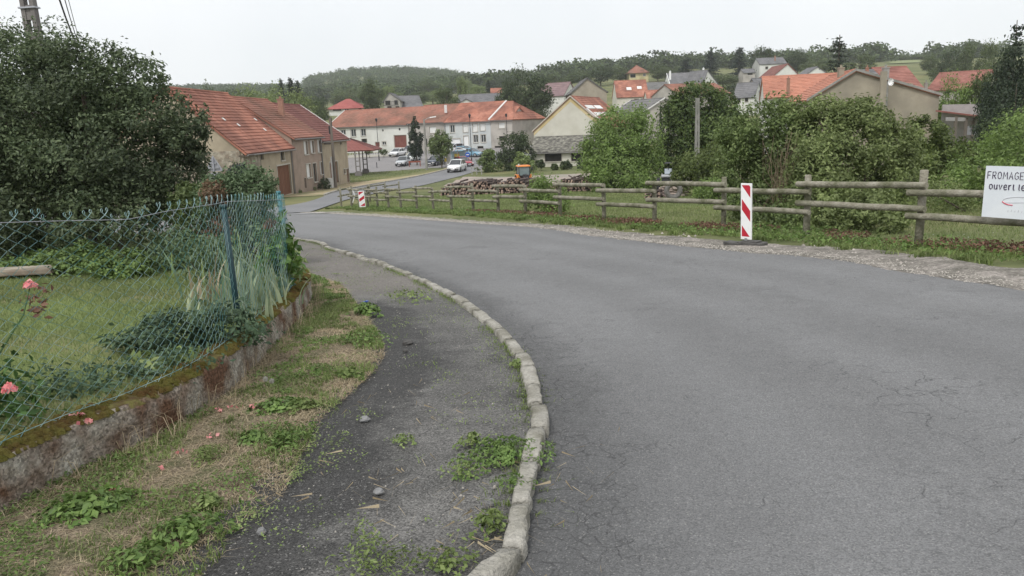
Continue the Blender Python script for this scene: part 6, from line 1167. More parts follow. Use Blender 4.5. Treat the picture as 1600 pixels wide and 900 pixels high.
house('grey_hut', 'mid grey roofed building behind the red cottage roofs', (1012,142,240), (1046,141,240), (1030,129), 8, 148, 'par', M_sgreyb, M_eter)
house('yellow_hill_house', 'yellow house with brown hipped roof high on the hillside', (983.5,113.5,330), (1013,112,330), (999,102), 12, 126, 'par', M_syell, M_tileb, [(985,116,993,121,'dark'),(1005,115,1009,119,'win')], hip=(4, 4), ov=.8)
house('grey_low_house', 'low white walled house with pitched grey roof left of the long orange roof', (1146,152,205), (1179,150,202), (1160,130), 6, 166, 'par', M_swhite, M_slate, [(1152,154,1157,160,'dark'),(1164,153,1169,159,'dark')])
house('dark_gable_barn', 'dark triangular gable roof between grey house and long orange roof', (1163,146,210), (1187,140,205), (1178,123), 9, 156, 'perp', M_sconc, M_slate)
house('skyline_house', 'white skyline house with grey roof and dormers above the white gable', (1187,101,300), (1229,98,300), (1208,90.5), 9, 116, 'par', M_swhite, M_slate, [(1196,104,1200,108,'dark'),(1207,97,1212,99,'win')], ch=[(1211,88,94,2,302,M_brick)])
W2 = house('white_gable_red_roof', 'white gable house with dark red verge and windows on the hilltop', (1207,121,275), (1249,117,275), (1231,100), 16, 127, 'perp', M_swhite, M_tiled, [(1237,114,1239.5,118,'dark',False),(1241,114,1243.5,118,'dark',False),(1218,117,1224,120,'dark',False)], trim=M_tiled, rf=.55)
house('small_white_gable', 'small white gable peeping over the long orange roof', (1257,119,235), (1296,116,235), (1277,104.5), 8, 124, 'perp', M_swhite, M_slate)
house('garage_on_slope', 'pale garage with dark opening on the slope left of the skyline house', (1162,115,270), (1180,112,270), (1171,108), 6, 118, 'par', M_sgreyb, M_slate, [(1168,114,1176,117,'dark',False)])
OR = house('orange_roof_house', 'long white house with new bright orange roof behind the hazel hedge', (1195,152,113), (1318,147,110.5), (1260,118), 11, 175, 'par', M_swhite, M_tilen, [(1216,156,1224,166,'win'),(1240,155,1248,165,'win'),(1205,160,1209,163,'dark',False)], tw=.4, thh=.42, ch=[(1232,123,136,4,112,M_brick)])
# cement gable house, nearest on the right
NB = Bld('cement_gable_house', 'big bare cement rendered gable house with dish and tall chimneys on the right', 'house', at(1262, 160, 74), at(1466, 172, 72), 11, -5.6, at(1262, 157, 74)[2], at(1332, 111, 73.5)[2], 'perp', M_sconc, M_tilen, tw=.35, thh=.36, ridge_f=.36, ov=.12, trim=M_conc)
NB.finish(); NB.chimney(1384,107,150,8.5,72.9,M_conc); NB.chimney(1314,107,128,8,76,M_sconc); NB.chimney(1425,136,158,5,73.5,M_sconc); NB.chimney(1447,131,165,4.2,73,M_conc); NB.chimney(1355,107,112,4,80,M_brick)
mb = MB(NB.org); p = at(1379, 150, 71.6); mb.obox((p[0], p[1], p[2]-1.), (.5, 0, 0), (0, .25, 0), (0, 0, 6.2)); mb.build('chimney_breast', M_sconc, NB.root)
mb = MB(NB.org); a, c = at(1436, 156, 72.6), at(1446, 146, 72.7); mb.tube([a, c], .06, 6); mb.build('flue_brace', M_steel, NB.root)
dp = at(1391.5, 128, 71.3); ds = empty('satellite_dish', dp); tag(ds, 'white oval satellite dish on the cement gable chimney', 'satellite dish')
mb = MB(); vs = []; nn_ = 18
for r_, y_ in ((0, .12), (.14, .08), (.25, .0), (.31, -.06)): vs += [(r_*.85*math.cos(2*math.pi*q/nn_), y_, r_*1.05*math.sin(2*math.pi*q/nn_)) for q in range(nn_)]
mb.add(vs, [(i*nn_+q, i*nn_+(q+1) % nn_, (i+1)*nn_+(q+1) % nn_, (i+1)*nn_+q) for i in range(3) for q in range(nn_)]); mb.build('dish', M_white, ds, True); mb = MB(); mb.tube([(0, .1, -.3), (0, -.45, -.15), (0, -.5, 0)], .02, 5); mb.box((0, -.52, .02), (.08, .12, .08)); mb.build('feed_arm', M_steel, ds)
mb = MB(); mb.tube([(0, .1, 0), (-.2, .3, -.2)], .03, 5); mb.build('bracket', M_steel, ds)
house('dark_roof_annex', 'dark roofed annex between the cement gable and red roofs', (1343,128,84), (1382,131,84), (1360,111), 6, 150, 'par', M_sconc, M_slate, tw=.5)
house('red_roof_house', 'red tiled house behind the tall concrete chimney', (1388,141,118), (1442,137,118), (1412,105), 11, 160, 'par', M_sgreyb, M_rred if False else M_tiler, tw=.45, thh=.45)
house('long_red_roof_house', 'long red roofed house with grey walls at the right', (1449,141,125), (1530,138,120), (1490,114), 11, 158, 'par', M_sgreyb, M_tiler, [(1455,146,1462,151,'dark'),(1476,143,1484,150,'dark'),(1500,143,1507,149,'dark')], tw=.45, thh=.45)
# lean-to with posts
lt = empty('lean_to', (*at(1505, 200, 66)[:2], float(zg(*at(1505, 200, 66)[:2])))); tag(lt, 'open timber lean to with rusty sheet roof behind the olive bush', 'shed'); o3 = np.array(lt.location)
mb = MB(o3); a, b_, c_, d_ = at(1462, 172, 68), at(1550, 183, 64), at(1548, 187, 69), at(1470, 177, 73); mb.add([a, b_, c_+[0,0,.25], d_+[0,0,.25], a-[0,0,.12], b_-[0,0,.12], c_+[0,0,.12], d_+[0,0,.12]], [(0,1,2,3),(7,6,5,4),(0,4,5,1),(1,5,6,2),(2,6,7,3),(3,7,4,0)]); mb.build('roof', M_tiled, lt)
for k, (px, py) in enumerate([(1494,182),(1510,184),(1521,184),(1533,185)]):
    p = at(px, py, 66); mb = MB(o3); mb.box((p[0], p[1], p[2]-2), (.18 if k < 3 else .3, .18, 4)); mb.build('post', M_wood if k < 3 else M_conc, lt)
mb = MB(o3); p, q = at(1478, 186, 66), at(1532, 187, 66); mb.obox((p+q)/2, q-p, (0, .1, 0), (0, 0, .3)); mb.build('beam', M_greyt, lt); mb = MB(o3); p, q = at(1508, 204, 66), at(1532, 204, 66); mb.obox((p+q)/2, q-p, (0, .08, 0), (0, 0, .7)); mb.build('side_board', M_galv, lt)
mb = MB(o3); p, q = at(1470, 200, 71), at(1535, 200, 68.5); mb.obox((p+q)/2, q-p, (0, .1, 0), (0, 0, 4.)); mb.build('back_wall', M_greyt, lt)
# low white building with dark windows
LW = house('low_workshop', 'low white workshop with two wide dark windows and mossy grey roof', (829,238,108), (948,234,106), (880,213.5), 9, 264, 'par', M_scream, M_mossroof, tw=.3, thh=.34, ov=.4, rd=114, fin=False)
def z4(a): return 780+a[0]/4.286, 80+a[1]/4.286
for x0, y0, x1, y1, k in [(306,686,418,738,'dark'),(482,681,572,735,'dark'),(300,745,302,746,'dark')]: (a, c), (e_, f_) = z4((x0, y0)), z4((x1, y1)); LW.win('F', a, c, e_, f_, k)
LW.finish(); LW.gutter()
p = at(887, 241.5, 107.4); mb = MB(LW.org); mb.tube([(p[0], p[1]-.1, p[2]), (p[0], p[1]+.3, p[2])], .3, 14); mb.build('round_vent', M_doorr, LW.root)
if False: sh_ = house('white_shed', 'small white roofed shed at the right edge of shrubs by the street', (832,216,116), (842,212,114), (838,197), 6, 222, 'par', M_swhite, M_eter)

# ================================================================= POLES, LAMPS, SIGNS
def pole(name, label, cat, px, pyb, D, pyt, r0, r1, mat, holes=False, box=False, pxt=None):
    b_ = at(px, pyb, D) if pyb else at(px, 300, D); z0 = float(zg(b_[0], b_[1])); zt_ = at(pxt or px, pyt, D)[2]; ro_ = empty(name, (b_[0], b_[1], z0)); tag(ro_, label, cat); H = zt_-z0; mb = MB()
    if holes:   # pierced rectangular concrete pole: two flanges joined by rungs
        n_ = int(H/.55)
        for s_ in (-1, 1): mb.add([(s_*r0-.05*s_*0+a_, b2_, 0) for a_, b2_ in ((-.05,-.11),(.05,-.11),(.05,.11),(-.05,.11))]+[(s_*r1+a_, b2_, H) for a_, b2_ in ((-.045,-.08),(.045,-.08),(.045,.08),(-.045,.08))], [(3,2,1,0),(4,5,6,7),(0,1,5,4),(1,2,6,5),(2,3,7,6),(3,0,4,7)])
        for k in range(n_+1): z_ = H*k/n_; rr = r0+(r1-r0)*k/n_; mb.box((0, 0, min(z_+.1, H-.16)), (2*rr-.09, .13, .32))
    else: mb.tube([(0, 0, -.1), (0, 0, H*.5), (0, 0, H)], [r0, (r0+r1)/2, r1], 10)
    mb.build('shaft', mat, ro_); return ro_, H
# concrete pole, left, top out of frame
p_, H = pole('utility_pole', 'tall pierced grey concrete pole rising out of the plum bush', 'utility pole', 68, 94, 19, -60, .135, .10, M_pole2, True); p_.rotation_euler = (0, math.radians(-1.5), 0)
mb = MB(); 
for z_ in (at(52, 12, 19)[2], at(66, 84, 19)[2]): zz = z_-p_.location.z; mb.box((0, 0, zz), (.38, .24, .035))
mb.build('steel_band', M_galv, p_)
tp = np.array(p_.location)+[0, 0, H-.1]
for k, (px0, px1, dx_, lab) in enumerate([(89,112,0,'thick left overhead cable bundle above the plum bush'),(98,117,.1,'middle overhead cable above the plum bush'),(104,121,.2,'thin right overhead cable above the plum bush')]):
    a = at(px0, -12, 20.5); b_ = at(px1, 52, 24.); c_ = at(px1+9, 70, 30.); e_ = at(px1+55, 150, 60); mb = MB(a); mb.tube([a+[-.4, -1, 1.2], a, (a+b_)/2-[0, 0, .04], b_, c_, e_], (.022, .012, .008)[k], 6); tag(mb.build('overhead_cable', M_cable), lab, 'cable', 'overhead cables')
p_, H = pole('utility_pole', 'grey wooden utility pole with white base in front of the far row house', 'utility pole', 525, 296, 84, 184, .17, .12, M_wood); mb = MB()
mb.box((-.22, 0, 1.6), (.16, .2, 3.2)); mb.build('white_guard', M_trim, p_); mb = MB(); mb.box((.1, 0, H-.4), (.1, .1, .9)); mb.box((-.15, -.1, H-1.2), (.12, .15, .8)); mb.box((-.4, 0, H-2.6), (.9, .1, .1)); mb.build('cable_brackets', M_metal, p_)
p_, H = pole('lamp_pole', 'pale concrete street lamp pole on the green in front of the square', 'street lamp', 667, 265, 117, 186, .19, .12, M_conc); mb = MB(); a = np.array([0, 0, H-.25]); mb.tube([a, a+[.5, 0, .35], a+[1.0, 0, .45]], .04, 6); mb.build('arm', M_steel, p_); mb = MB(); mb.obox((1.3, 0, H+.25), (.9, 0, .1), (0, .3, 0), (0, 0, .14)); mb.build('lamp_head', M_white, p_)
for px, pyb, D, pyt, lab in ((592,244,140,190,'dark lamp post in front of the white farmhouse'),(737,252,123,184,'tall thin dark lamp post beside the bus shelter'),(793,238,135,183,'dark lamp post in front of the beige end house')):
    p_, H = pole('lamp_post', lab, 'street lamp', px, pyb, D, pyt, .06, .04, M_metal); mb = MB(); mb.tube([(0, 0, 0), (0, 0, .9)], .1, 8); mb.build('base', M_metal, p_); mb = MB(); mb.add([(-.1,-.1,H),(.1,-.1,H),(.1,.1,H),(-.1,.1,H),(-.2,-.2,H+.45),(.2,-.2,H+.45),(.2,.2,H+.45),(-.2,.2,H+.45),(0,0,H+.65)], [(3,2,1,0),(0,1,5,4),(1,2,6,5),(2,3,7,6),(3,0,4,7),(4,5,8),(5,6,8),(6,7,8),(7,4,8)]); mb.build('lantern', M_metal, p_)
p_, H = pole('utility_pole', 'slim pierced concrete pole in front of the big dome shaped tree', 'utility pole', 1089, 245, 43, 153, .085, .05, M_conc, True)
# triangular road sign seen from behind
c = at(335, 268, 26); z0 = float(zg(c[0], c[1])); ts = empty('traffic_sign', (c[0], c[1], z0), math.radians(4)); tag(ts, 'grey back of a triangular traffic sign with plate above the heath shrub', 'traffic sign'); zc = at(335, 243, 26)[2]-z0
mb = MB(); w = .25; mb.prism([(-.29, zc-.5), (.29, zc-.5), (.0, zc)], -.012, .012); mb.build('sign_plate', M_galv, ts); mb = MB(); mb.prism([(-.2, zc-.76), (.2, zc-.76), (.2, zc-.54), (-.2, zc-.54)], -.012, .012); mb.build('lower_plate', M_galv, ts); mb = MB(); mb.tube([(0, -.04, 0), (0, -.04, zc-.05)], .03, 8); mb.build('post', M_galv, ts); mb = MB()
for z_ in (zc-.4, zc-.25): mb.box((0, -.03, z_), (.34 if z_ < zc-.3 else .2, .03, .035))
mb.build('back_rail', M_steel, ts)
# bench-like timber barrier, wooden rack, posts, bollards, bus shelter
c = at(648, 256, 126); z0 = float(zg(c[0], c[1])); br = empty('timber_barrier', (c[0], c[1], z0)); tag(br, 'low red brown timber barrier beside the silver car', 'barrier'); mb = MB(); mb.box((0, 0, .75), (1.9, .1, .25)); mb.build('rail', M_rustw, br)
for s_ in (-.85, .85): mb = MB(); mb.box((s_, 0, .35), (.12, .12, .7)); mb.build('post', M_rustw, br)
c = at(745, 270, 100); z0 = float(zg(c[0], c[1])); br = empty('wooden_rack', (c[0], c[1], z0)); tag(br, 'low grey wooden rail rack left of the rounded shrub', 'rack')
for s_ in (-.6, 0, .6): mb = MB(); mb.box((s_, 0, .55), (.1, .1, 1.1)); mb.build('post', M_greyt, br)
for h_ in (.45, .95): mb = MB(); mb.box((0, -.08, h_), (1.5, .07, .12)); mb.build('rail', M_greyt, br)
for px, py, lab in ((556,262,'short dark bollard at the left of the square edge'),(589,262,'short dark bollard at the grass edge near the shelter post'),(695,258,'thin dark post under the round street tree')):
    c = G(px, py); mb = MB(c); mb.tube([c, c+[0, 0, .75]], .06, 8); mb.tube([c+[0, 0, .75], c+[0, 0, .86]], [.075, .04], 8); tag(mb.build('bollard', M_metal), lab, 'bollard')
c = G(697, 262); bx = empty('letter_box', c); tag(bx, 'yellow box on a post at the road edge left of the white car', 'letter box'); mb = MB(); mb.box((0, 0, 1.15), (.32, .28, .5)); mb.build('box', M_yelp, bx); mb = MB(); mb.tube([(0, 0, 0), (0, 0, .9)], .05, 8); mb.build('post', M_steel, bx)
mb = MB(); c = at(701, 258, 119); z0 = float(zg(c[0], c[1])); mb.org = np.array([c[0], c[1], z0]); mb.box((c[0], c[1], z0+1.3), (.5, .08, 1.4)); mb.box((c[0]-.22, c[1], z0+.3), (.05, .05, .6)); mb.box((c[0]+.22, c[1], z0+.3), (.05, .05, .6)); tag(mb.build('notice_board', M_greyt), 'grey notice board standing behind the yellow box', 'notice board')
c = at(716, 252, 124); z0 = float(zg(c[0], c[1])); bs = empty('bus_shelter', (c[0], c[1], z0)); tag(bs, 'glass bus shelter with white roof beside the blue sign', 'bus shelter')
mb = MB(); vs = []
for k in range(7): t = k/6; vs += [(-1.3+2.6*t, -.8, 2.3+.3*math.sin(math.pi*t)), (-1.3+2.6*t, .8, 2.3+.3*math.sin(math.pi*t))]
mb.add(vs, [(2*k, 2*k+2, 2*k+3, 2*k+1) for k in range(6)]); mb.box((0, -.8, 2.3), (2.6, .06, .1)); mb.build('roof', M_white, bs)
for x_ in (-1.2, 0, 1.2): mb = MB(); mb.box((x_, .7, 1.15), (.07, .07, 2.3)); mb.box((x_, -.7, 1.15), (.07, .07, 2.3)); mb.build('frame', M_steel, bs)
for x_ in (-.6, .6): mb = MB(); mb.box((x_, .72, 1.2), (1.05, .02, 1.7)); mb.build('glass_panel', surf('shelter glass', (.3, .4, .42), (.34, .44, .45), 2, .1), bs)
mb = MB(); mb.box((-.2, .66, 1.3), (.8, .02, .7)); mb.build('poster', M_yelp, bs)
c = at(731, 250, 118); z0 = float(zg(c[0], c[1])); bl_ = empty('bus_sign', (c[0], c[1], z0)); tag(bl_, 'round blue and white bus stop sign in front of the shelter', 'sign'); mb = MB(); mb.tube([(0, 0, 0), (0, 0, 1.9)], .03, 6); mb.build('post', M_steel, bl_); mb = MB(); mb.tube([(0, -.03, 1.75), (0, -.06, 1.75)], .36, 18); mb.build('disc', M_bluep, bl_); mb = MB(); mb.box((0, -.075, 1.75), (.4, .01, .1)); mb.build('white_bar', M_white, bl_)
# low front railing of the white house
c = at(600, 240, 148); z0 = float(zg(c[0], c[1])); ra = empty('garden_railing', (c[0], c[1], z0)); tag(ra, 'low white railing on a wall in front of the long white farmhouse', 'railing'); mb = MB(); mb.box((-1., 0, .2), (12.5, .25, .4)); mb.build('low_wall', M_scream, ra); mb = MB()
for k in range(40): mb.box((-7+k*.31, 0, .7), (.05, .05, .6))
mb.box((-1, 0, 1.0), (12.3, .07, .07)); tag(mb.build('bars', M_trim, ra), kind='stuff')

# ================================================================= VEHICLES
def secloft(mb, secs):
    n = len(secs[0]); vs = [p for s_ in secs for p in s_]; mb.add(vs, [(i*n+q, i*n+(q+1) % n, (i+1)*n+(q+1) % n, (i+1)*n+q) for i in range(len(secs)-1) for q in range(n)]+[tuple(range(n-1, -1, -1)), tuple((len(secs)-1)*n+q for q in range(n))])
def make_car(kind, mat):
    L_, Wd, belt, roof, wb, rw = {'hatch': (4.0, 1.7, .9, 1.45, 2.5, .31), 'suv': (4.5, 1.82, 1.02, 1.62, 2.65, .36), 'sedan': (4.4, 1.74, .88, 1.42, 2.6, .31), 'van': (4.3, 1.75, 1.0, 1.75, 2.7, .31)}[kind]
    r = empty('parked_car'); h = L_/2; w = Wd/2; gz_ = .22
    def ring(x, zl, zb_, zt_, k, ww=1.): return [(x, -w*ww*.9, zl), (x, -w*ww, zl+.18), (x, -w*ww, zb_-.12), (x, -w*ww*.94, zb_), (x, -w*ww*.6, zt_), (x, w*ww*.6, zt_), (x, w*ww*.94, zb_), (x, w*ww, zb_-.12), (x, w*ww, zl+.18), (x, w*ww*.9, zl)]
    bx = [(-h, gz_+.12, belt-.12, belt-.1, .9), (-h+.1, gz_, belt-.02, belt, .96), (-h+.7, gz_, belt, belt+.02, 1), (0, gz_, belt-.02, belt, 1), (h-1.25, gz_, belt-.04, belt+.01, 1), (h-.9, gz_, belt-.1, belt-.05, .99), (h-.25, gz_, belt-.26, belt-.2, .93), (h-.04, gz_+.05, belt-.42, belt-.38, .85), (h, gz_+.15, belt-.55, belt-.52, .8)]
    mb = MB(); secloft(mb, [ring(x, a, b_, c_, 0, k) for x, a, b_, c_, k in bx]); mb.build('body', mat, r, True, bevel=.0)
    rear = -h+(.12 if kind != 'sedan' else .75); fr_ = h-1.15
    def cab(x, z0_, z1_, k0, k1): return [(x, -w*k0, z0_), (x, -w*k1, z1_), (x, -w*k1*.6, z1_+.03), (x, w*k1*.6, z1_+.03), (x, w*k1, z1_), (x, w*k0, z0_)]
    mb = MB(); secloft(mb, [cab(rear, belt-.05, belt, .9, .88), cab(rear+.35, belt-.05, roof-.08, .92, .76), cab(-.2, belt-.05, roof-.02, .93, .78), cab(fr_-.85, belt-.05, roof-.06, .93, .76), cab(fr_, belt-.08, belt-.02, .9, .86)]); mb.build('windows', M_glass, r)
    mb = MB(); secloft(mb, [cab(rear+.28, roof-.12, roof-.07, .79, .77), cab(rear+.4, roof-.09, roof-.03, .80, .78), cab(-.2, roof-.06, roof+.02, .81, .79), cab(fr_-.9, roof-.1, roof-.03, .8, .77)])
    for x_ in (rear+.42, -.05, ):
        for s_ in (-1, 1): mb.add([(x_, s_*w*.945, belt-.02), (x_+.11, s_*w*.945, belt-.02), (x_+.08, s_*w*.79, roof-.05), (x_, s_*w*.79, roof-.05)], [(0, 1, 2, 3)])
    for s_ in (-1, 1): mb.tube([(fr_+.0, s_*w*.89, belt-.03), (fr_-.86, s_*w*.77, roof-.05)], .035, 4)
    mb.build('roof', mat, r)
    for sx in (-1, 1):
        for sy in (-1, 1):
            c_ = (sx*wb/2+(.05 if sx > 0 else -.0), sy*(w-.1), rw); mb = MB(); mb.tube([(c_[0], c_[1]-.1*sy, c_[2]), (c_[0], c_[1]+.115*sy, c_[2])], rw, 16); wh = mb.build('wheel', M_tyre, r); mb = MB(); mb.tube([(c_[0], c_[1]+.10*sy, c_[2]), (c_[0], c_[1]+.125*sy, c_[2])], rw*.62, 12); mb.build('rim', M_steel, wh)
    for s_ in (-1, 1):
        mb = MB(); mb.obox((h-.14, s_*w*.66, belt-.37), (.24, s_*-.06, 0), (0, .36, 0), (.0, 0, .15)); mb.build('headlight', M_trim, r)
        mb = MB(); mb.obox((-h+.05, s_*w*.78, belt-.2), (.14, 0, 0), (0, .22, 0), (0, 0, .26)); mb.build('tail_light', M_redp, r)
        mb = MB(); mb.obox((fr_-.25, s_*(w+.07), belt+.02), (.14, 0, 0), (0, .16, 0), (0, 0, .12)); mb.build('mirror', mat, r)
    mb = MB(); mb.obox((h-.02, 0, .5), (.06, 0, 0), (0, w*1.0, 0), (0, 0, .13)); mb.build('grille', M_metal, r); mb = MB(); mb.obox((h-.02, 0, .31), (.09, 0, 0), (0, w*1.5, 0), (0, 0, .13)); mb.build('bumper_trim', M_metal, r); mb = MB(); mb.obox((h+.02, 0, .42), (.03, 0, 0), (0, .5, 0), (0, 0, .1)); mb.build('number_plate', M_white, r)
    return r
def place_car(kind, mat, px, pyb, D, yaw, label, group='cars parked on the village square', sc=1.):
    r = make_car(kind, mat); p = G(px, pyb) if D is None else at(px, pyb, D); z0 = float(zg(p[0], p[1])); r.location = (p[0], p[1], z0+.0); r.rotation_euler.z = math.radians(yaw); r.scale = (sc,)*3; tag(r, label, 'car', group); return r
cc = place_car('suv', M_pwhite, 714, 265.5, 108.5, -101, 'white car driving up the street towards the camera', 'cars on the street'); cc.name = 'driving_car'
place_car('hatch', M_psilver, 630, 255.5, 129, -99, 'silver hatchback parked nearest the timber barrier')
place_car('hatch', M_pgw, 645, 248, 136, -107, 'off white hatchback parked behind the silver one')
place_car('sedan', M_pwhite, 621.5, 240.5, 147, -114, 'white estate car in front of the white farmhouse garage door')
place_car('hatch', M_pblack, 640, 238, 152, -110, 'dark car with white bonnet edge beside the fir tree')
place_car('hatch', M_pdark, 680, 251, 126, -112, 'dark blue car half hidden by the round street tree')
place_car('hatch', M_pred, 724, 253, 119, -60, 'dark red car parked behind the driving white car')
place_car('sedan', M_pblue, 737, 241.5, 137, -35, 'light blue car parked on slope behind the lamp post')
place_car('hatch', M_pblue, 728, 238, 142, -35, 'second light blue car behind the bus shelter roof')
place_car('van', M_pwhite, 709, 235, 146, -140, 'white van half hidden behind the bus shelter')
place_car('hatch', M_pwhite, 1155, 124, 280, -60, 'tiny white car on the upper hillside road', 'cars on the hillside road'); place_car('hatch', M_pwhite, 1172, 127, 272, -60, 'second tiny white car lower on the hillside road', 'cars on the hillside road')
# orange tractor
c = G(818, 284); c = np.array([float(at(818, 284, 72)[0]), 72, 0]); c[2] = float(zg(c[0], c[1])); tr = empty('tractor', c, math.radians(12)); tag(tr, 'small orange tractor with glass cab behind the firewood stack', 'tractor'); zs = at(818, 258, 72)[2]-c[2]; k_t = zs/2.25; tr.scale = (k_t,)*3
mb = MB(); mb.box((0, 0, 2.18), (1.55, 1.5, .16), 0, .9); mb.build('cab_roof', M_orange, tr, bevel=.03)
for x_ in (-.66, .66):
    for y_ in (-.62, .62): mb = MB(); mb.box((x_, y_, 1.55), (.07, .07, 1.15)); mb.build('pillar', M_metal, tr)
mb = MB(); mb.box((0, 0, 1.58), (1.28, 1.2, 1.05)); mb.build('cab_glass', surf('tractor glass', (.16,.21,.21), (.2,.25,.25), 2, .1), tr)
mb = MB(); mb.box((0, -.2, .8), (.75, 1.6, .45)); mb.build('chassis', M_metal, tr, bevel=.02); mb = MB(); mb.box((0, -1.35, .95), (.62, 1.2, .5), 0, .9); mb.build('bonnet', M_metal, tr, bevel=.05)
for s_ in (-1, 1):
    mb = MB(); mb.obox((s_*.72, .15, 1.08), (.42, 0, 0), (0, 1.1, 0), (0, 0, .14)); mb.obox((s_*.72, -.42, .88), (.42, 0, 0), (0, .12, 0), (0, 0, .5)); mb.build('fender', M_orange, tr, bevel=.03)
    mb = MB(); mb.tube([(s_*.62, .15, .55), (s_*.95, .15, .55)], .56, 18); w_ = mb.build('rear_wheel', M_tyre, tr); mb = MB(); mb.tube([(s_*.93, .15, .55), (s_*.97, .15, .55)], .3, 12); mb.build('rim', M_orange, w_)
    mb = MB(); mb.tube([(s_*.5, -1.6, .35), (s_*.75, -1.6, .35)], .36, 16); mb.build('front_wheel', M_tyre, tr); mb = MB(); mb.box((s_*.98, -.55, 1.8), (.2, .05, .28)); mb.build('mirror', M_metal, tr)
mb = MB(); mb.tube([(-.66, -.6, 2.25), (-.66, -.6, 2.45)], .09, 8); mb.build('beacon_lamp', M_trim, tr)
# grey open tractor near the tyre
c = np.array([at(1044, 285, 41.)[0], 41., 0]); c[2] = float(zg(c[0], c[1])); ot = empty('old_tractor', c, math.radians(-10)); tag(ot, 'old grey tractor with small canopy beside the stack of pale logs', 'tractor')
H_ = at(1044, 253.5, 41)[2]-c[2]; mb = MB(); mb.box((0, 0, H_-.03), (.36, .36, .05), 0, .8); mb.tube([(0, 0, H_-.4), (0, 0, H_)], .02, 6); mb.build('canopy', M_metal, ot); mb = MB(); mb.obox((0, 0, H_-.45), (.36, 0, 0), (0, .05, 0), (0, .05, .26)); mb.build('windscreen', surf('dusty glass', (.4,.44,.5), (.45,.5,.55), 2, .2), ot)
mb = MB(); mb.box((-.1, -.1, H_-.68), (.52, .7, .12), 0, .95); mb.build('bonnet', M_steel, ot, bevel=.03); mb = MB(); mb.box((-.1, -.1, H_-1.02), (.46, .66, .5), 0, 1.); mb.build('engine_block', M_metal, ot)
for s_ in (-1, 1): mb = MB(); mb.tube([(s_*.3-.1, .4, .45), (s_*.48-.1, .4, .45)], .45, 16); mb.build('rear_wheel', M_tyre, ot)
# big old tyre
c = G(1052, 311); z0 = float(zg(c[0], c[1])); R_ = 21*37.5/F/1.0*.62; R_ = .42; ty = MB((c[0], c[1], z0)); pr = []; nn_ = 26; m_ = 10
for i in range(nn_):
    a = 2*math.pi*i/nn_
    for j in range(m_): t = 2*math.pi*j/m_; rr = R_-.115+.115*math.cos(t)*(1+.03*(i % 2)); pr.append((c[0]+rr*math.cos(a)*1.0, c[1]+.14*math.sin(t), z0+R_+rr*math.sin(a)-.03))
ty.add(pr, [(i*m_+j, i*m_+(j+1) % m_, ((i+1) % nn_)*m_+(j+1) % m_, ((i+1) % nn_)*m_+j) for i in range(nn_) for j in range(m_)]); tag(ty.build('old_tyre', M_oldtyre, None, True), 'big dusty old tractor tyre standing behind the middle rails', 'tyre')
# firewood
def woodpile(name, label, P0, P1, h, rows_, seed, mats=(M_logend, M_logbark), rad=.075, along=False, ragged=.25):
    g = random.Random(seed); P0, P1 = np.array(P0, float), np.array(P1, float); L_ = np.linalg.norm(P1-P0); d = (P1-P0)/L_; n_ = np.array([-d[1], d[0]]); c = (P0+P1)/2; ro_ = empty(name, V(*c)); tag(ro_, label, 'woodpile'); org = np.array(ro_.location)
    me_, mbk = MB(org), MB(org)
    for row in range(rows_):
        nx = int(L_/(rad*2.0)); nz_ = int(h/(rad*1.75))
        for j in range(nz_):
            for i in range(nx):
                t = (i+.5*(j % 2))/nx; edge = min(t, 1-t)*L_
                if j*rad*1.75 > h*(.75+ragged*math.sin(t*17+seed)+.2*g.random())*min(1, .35+edge*.8): continue
                p = P0+d*t*L_+n_*(row*.9); z_ = float(zg(*p))+rad+j*rad*1.75; r_ = rad*g.uniform(.6, 1.15); tw_ = g.uniform(-.25, .25); dp_ = n_*.42+d*tw_*.4; yj = g.uniform(-.08, .08); k = 6; ph = g.random()*6
                if along: dp_ = d*.5+n_*tw_
                cc_ = np.r_[p-n_*yj, z_]; D3 = np.r_[dp_, g.uniform(-.03, .03)]; u = np.r_[d, 0] if not along else np.r_[n_, 0]; w_ = np.array([0, 0, 1.]); ring = [u*math.cos(ph+2*math.pi*q/k)*r_*g.uniform(.8, 1.1)+w_*math.sin(ph+2*math.pi*q/k)*r_*g.uniform(.8, 1.1) for q in range(k)]
                f_ = [cc_-D3+q for q in ring]; b_ = [cc_+D3+q for q in ring]; mbk.add(f_+b_, [(q, (q+1) % k, k+(q+1) % k, k+q) for q in range(k)]); me_.add(f_, [tuple(range(k-1, -1, -1))]); me_.add(b_, [tuple(range(k))])
    for q in range(int(L_*5)):
        t = g.random(); p = P0+d*t*L_+n_*g.uniform(-.2, rows_*.8); z_ = float(zg(*p))+h*(.8+g.random()*.25)*min(1, .4+min(t, 1-t)*L_*.7); a = g.uniform(0, 3.14); v_ = np.array([math.cos(a), math.sin(a), g.uniform(-.35, .35)])*.42; mbk.tube([np.r_[p, z_]-v_, np.r_[p, z_]+v_], rad*g.uniform(.5, .9), 5)
    tag(me_.build('log_ends', mats[0], ro_), kind='stuff'); tag(mbk.build('logs', mats[1], ro_), kind='stuff')
pa = lambda px, D: tuple(at(px, 300, D)[:2])
woodpile('woodpile', 'long heaped firewood stack in front of the orange tractor', pa(694, 56), pa(838, 53.5), .92, 3, 1)
woodpile('woodpile', 'shorter dark firewood stack left of the walnut tree', pa(862, 53), pa(946, 51), .9, 2, 2)
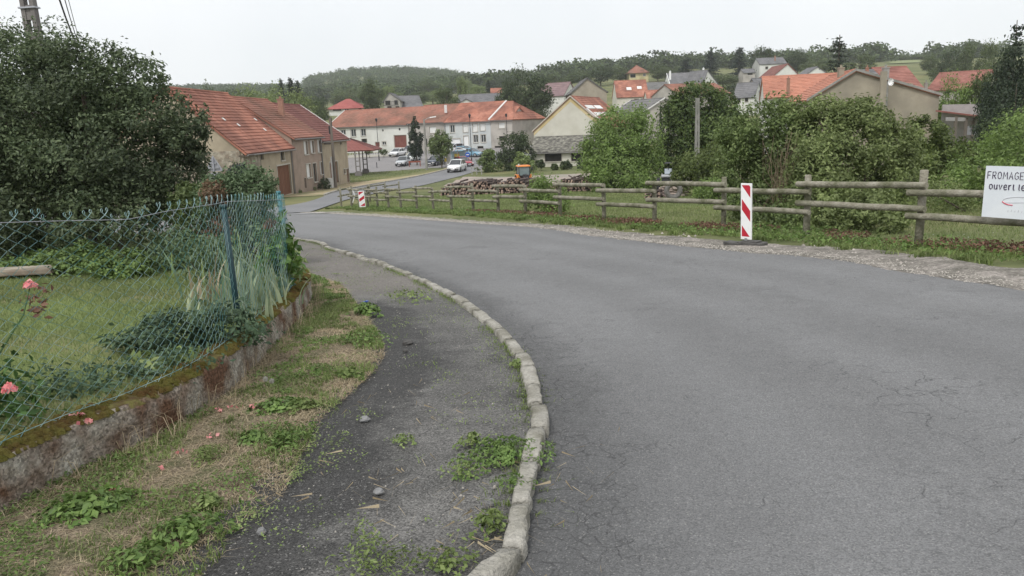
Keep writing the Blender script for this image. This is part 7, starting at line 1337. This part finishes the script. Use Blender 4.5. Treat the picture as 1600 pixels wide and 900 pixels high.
woodpile('log_stack', 'neat stack of pale split logs beside the old grey tractor', pa(1046, 40), pa(1064, 40.), 1.35, 1, 3, (M_logp, M_logp), .05, True, 0.)
woodpile('log_heap', 'low heap of dark logs in front of the old tractor', pa(1012, 39), pa(1038, 38.5), .45, 1, 4)
# orange red machine part behind the pile
c = at(926, 276, 55); z0 = float(zg(c[0], c[1])); zz = c[2]-z0; om = empty('log_splitter', (c[0], c[1], z0)); tag(om, 'small orange red log splitter between woodpile and walnut tree', 'machine'); mb = MB(); mb.box((0, 0, zz*.9), (.22, .3, .35)); mb.box((.05, 0, zz*1.12), (.35, .12, .1)); mb.build('head', M_orred, om); mb = MB(); mb.tube([(-.12, 0, 0), (-.05, 0, zz)], .05, 6); mb.tube([(.2, 0, 0), (.05, 0, zz)], .05, 6); mb.build('legs', M_orred, om)
c = at(865, 322, 33); 
# water butt and flower pots by the pink house
c = np.array([-18.6, 84.2, 0]); c[2] = float(zg(c[0], c[1])); mb = MB(c); mb.tube([c, c+[0, 0, 1.]], .45, 14); tag(mb.build('water_tank', M_trim), 'white water tank at the foot of the wooden pole', 'tank')
shrub_px('potted_plant', 'dark climbing plant heap at the pink house wall', 'plant', [(507,284,6,81),(503,288,6,80.5),(511,290,6,81)], 700, .18, 140, M_tdark)
for k, (px, py, D, lab) in enumerate([(462,300,74,'weeds at the foot of the barn wall right of the big door'),(430,310,64,'green weeds at the foot of barn wall left of the big door'),(485,296,79,'grass tuft at the foot of the pink house')]): shrub_px('wall_foot_weed', lab, 'weed', [(px, py, 5, D), (px+6, py, 4, D)], 400, .14, 150+k, M_hazel)

# ================================================================= LIGHT SUMMER HAZE
HZ = True
if HZ:
    mb = MB(); mb.box((0, 750, 40), (3300, 1700, 220)); m, n, N, K = newmat('haze'); out = N('ShaderNodeOutputMaterial'); pv = N('ShaderNodeVolumePrincipled'); pv.inputs['Color'].default_value = (.93, .96, 1., 1); pv.inputs['Density'].default_value = .00024; pv.inputs['Anisotropy'].default_value = .2; K(pv.outputs[0], out.inputs['Volume'])
    tag(mb.build('haze', m), 'thin pale summer haze over the valley', 'haze', kind='stuff')
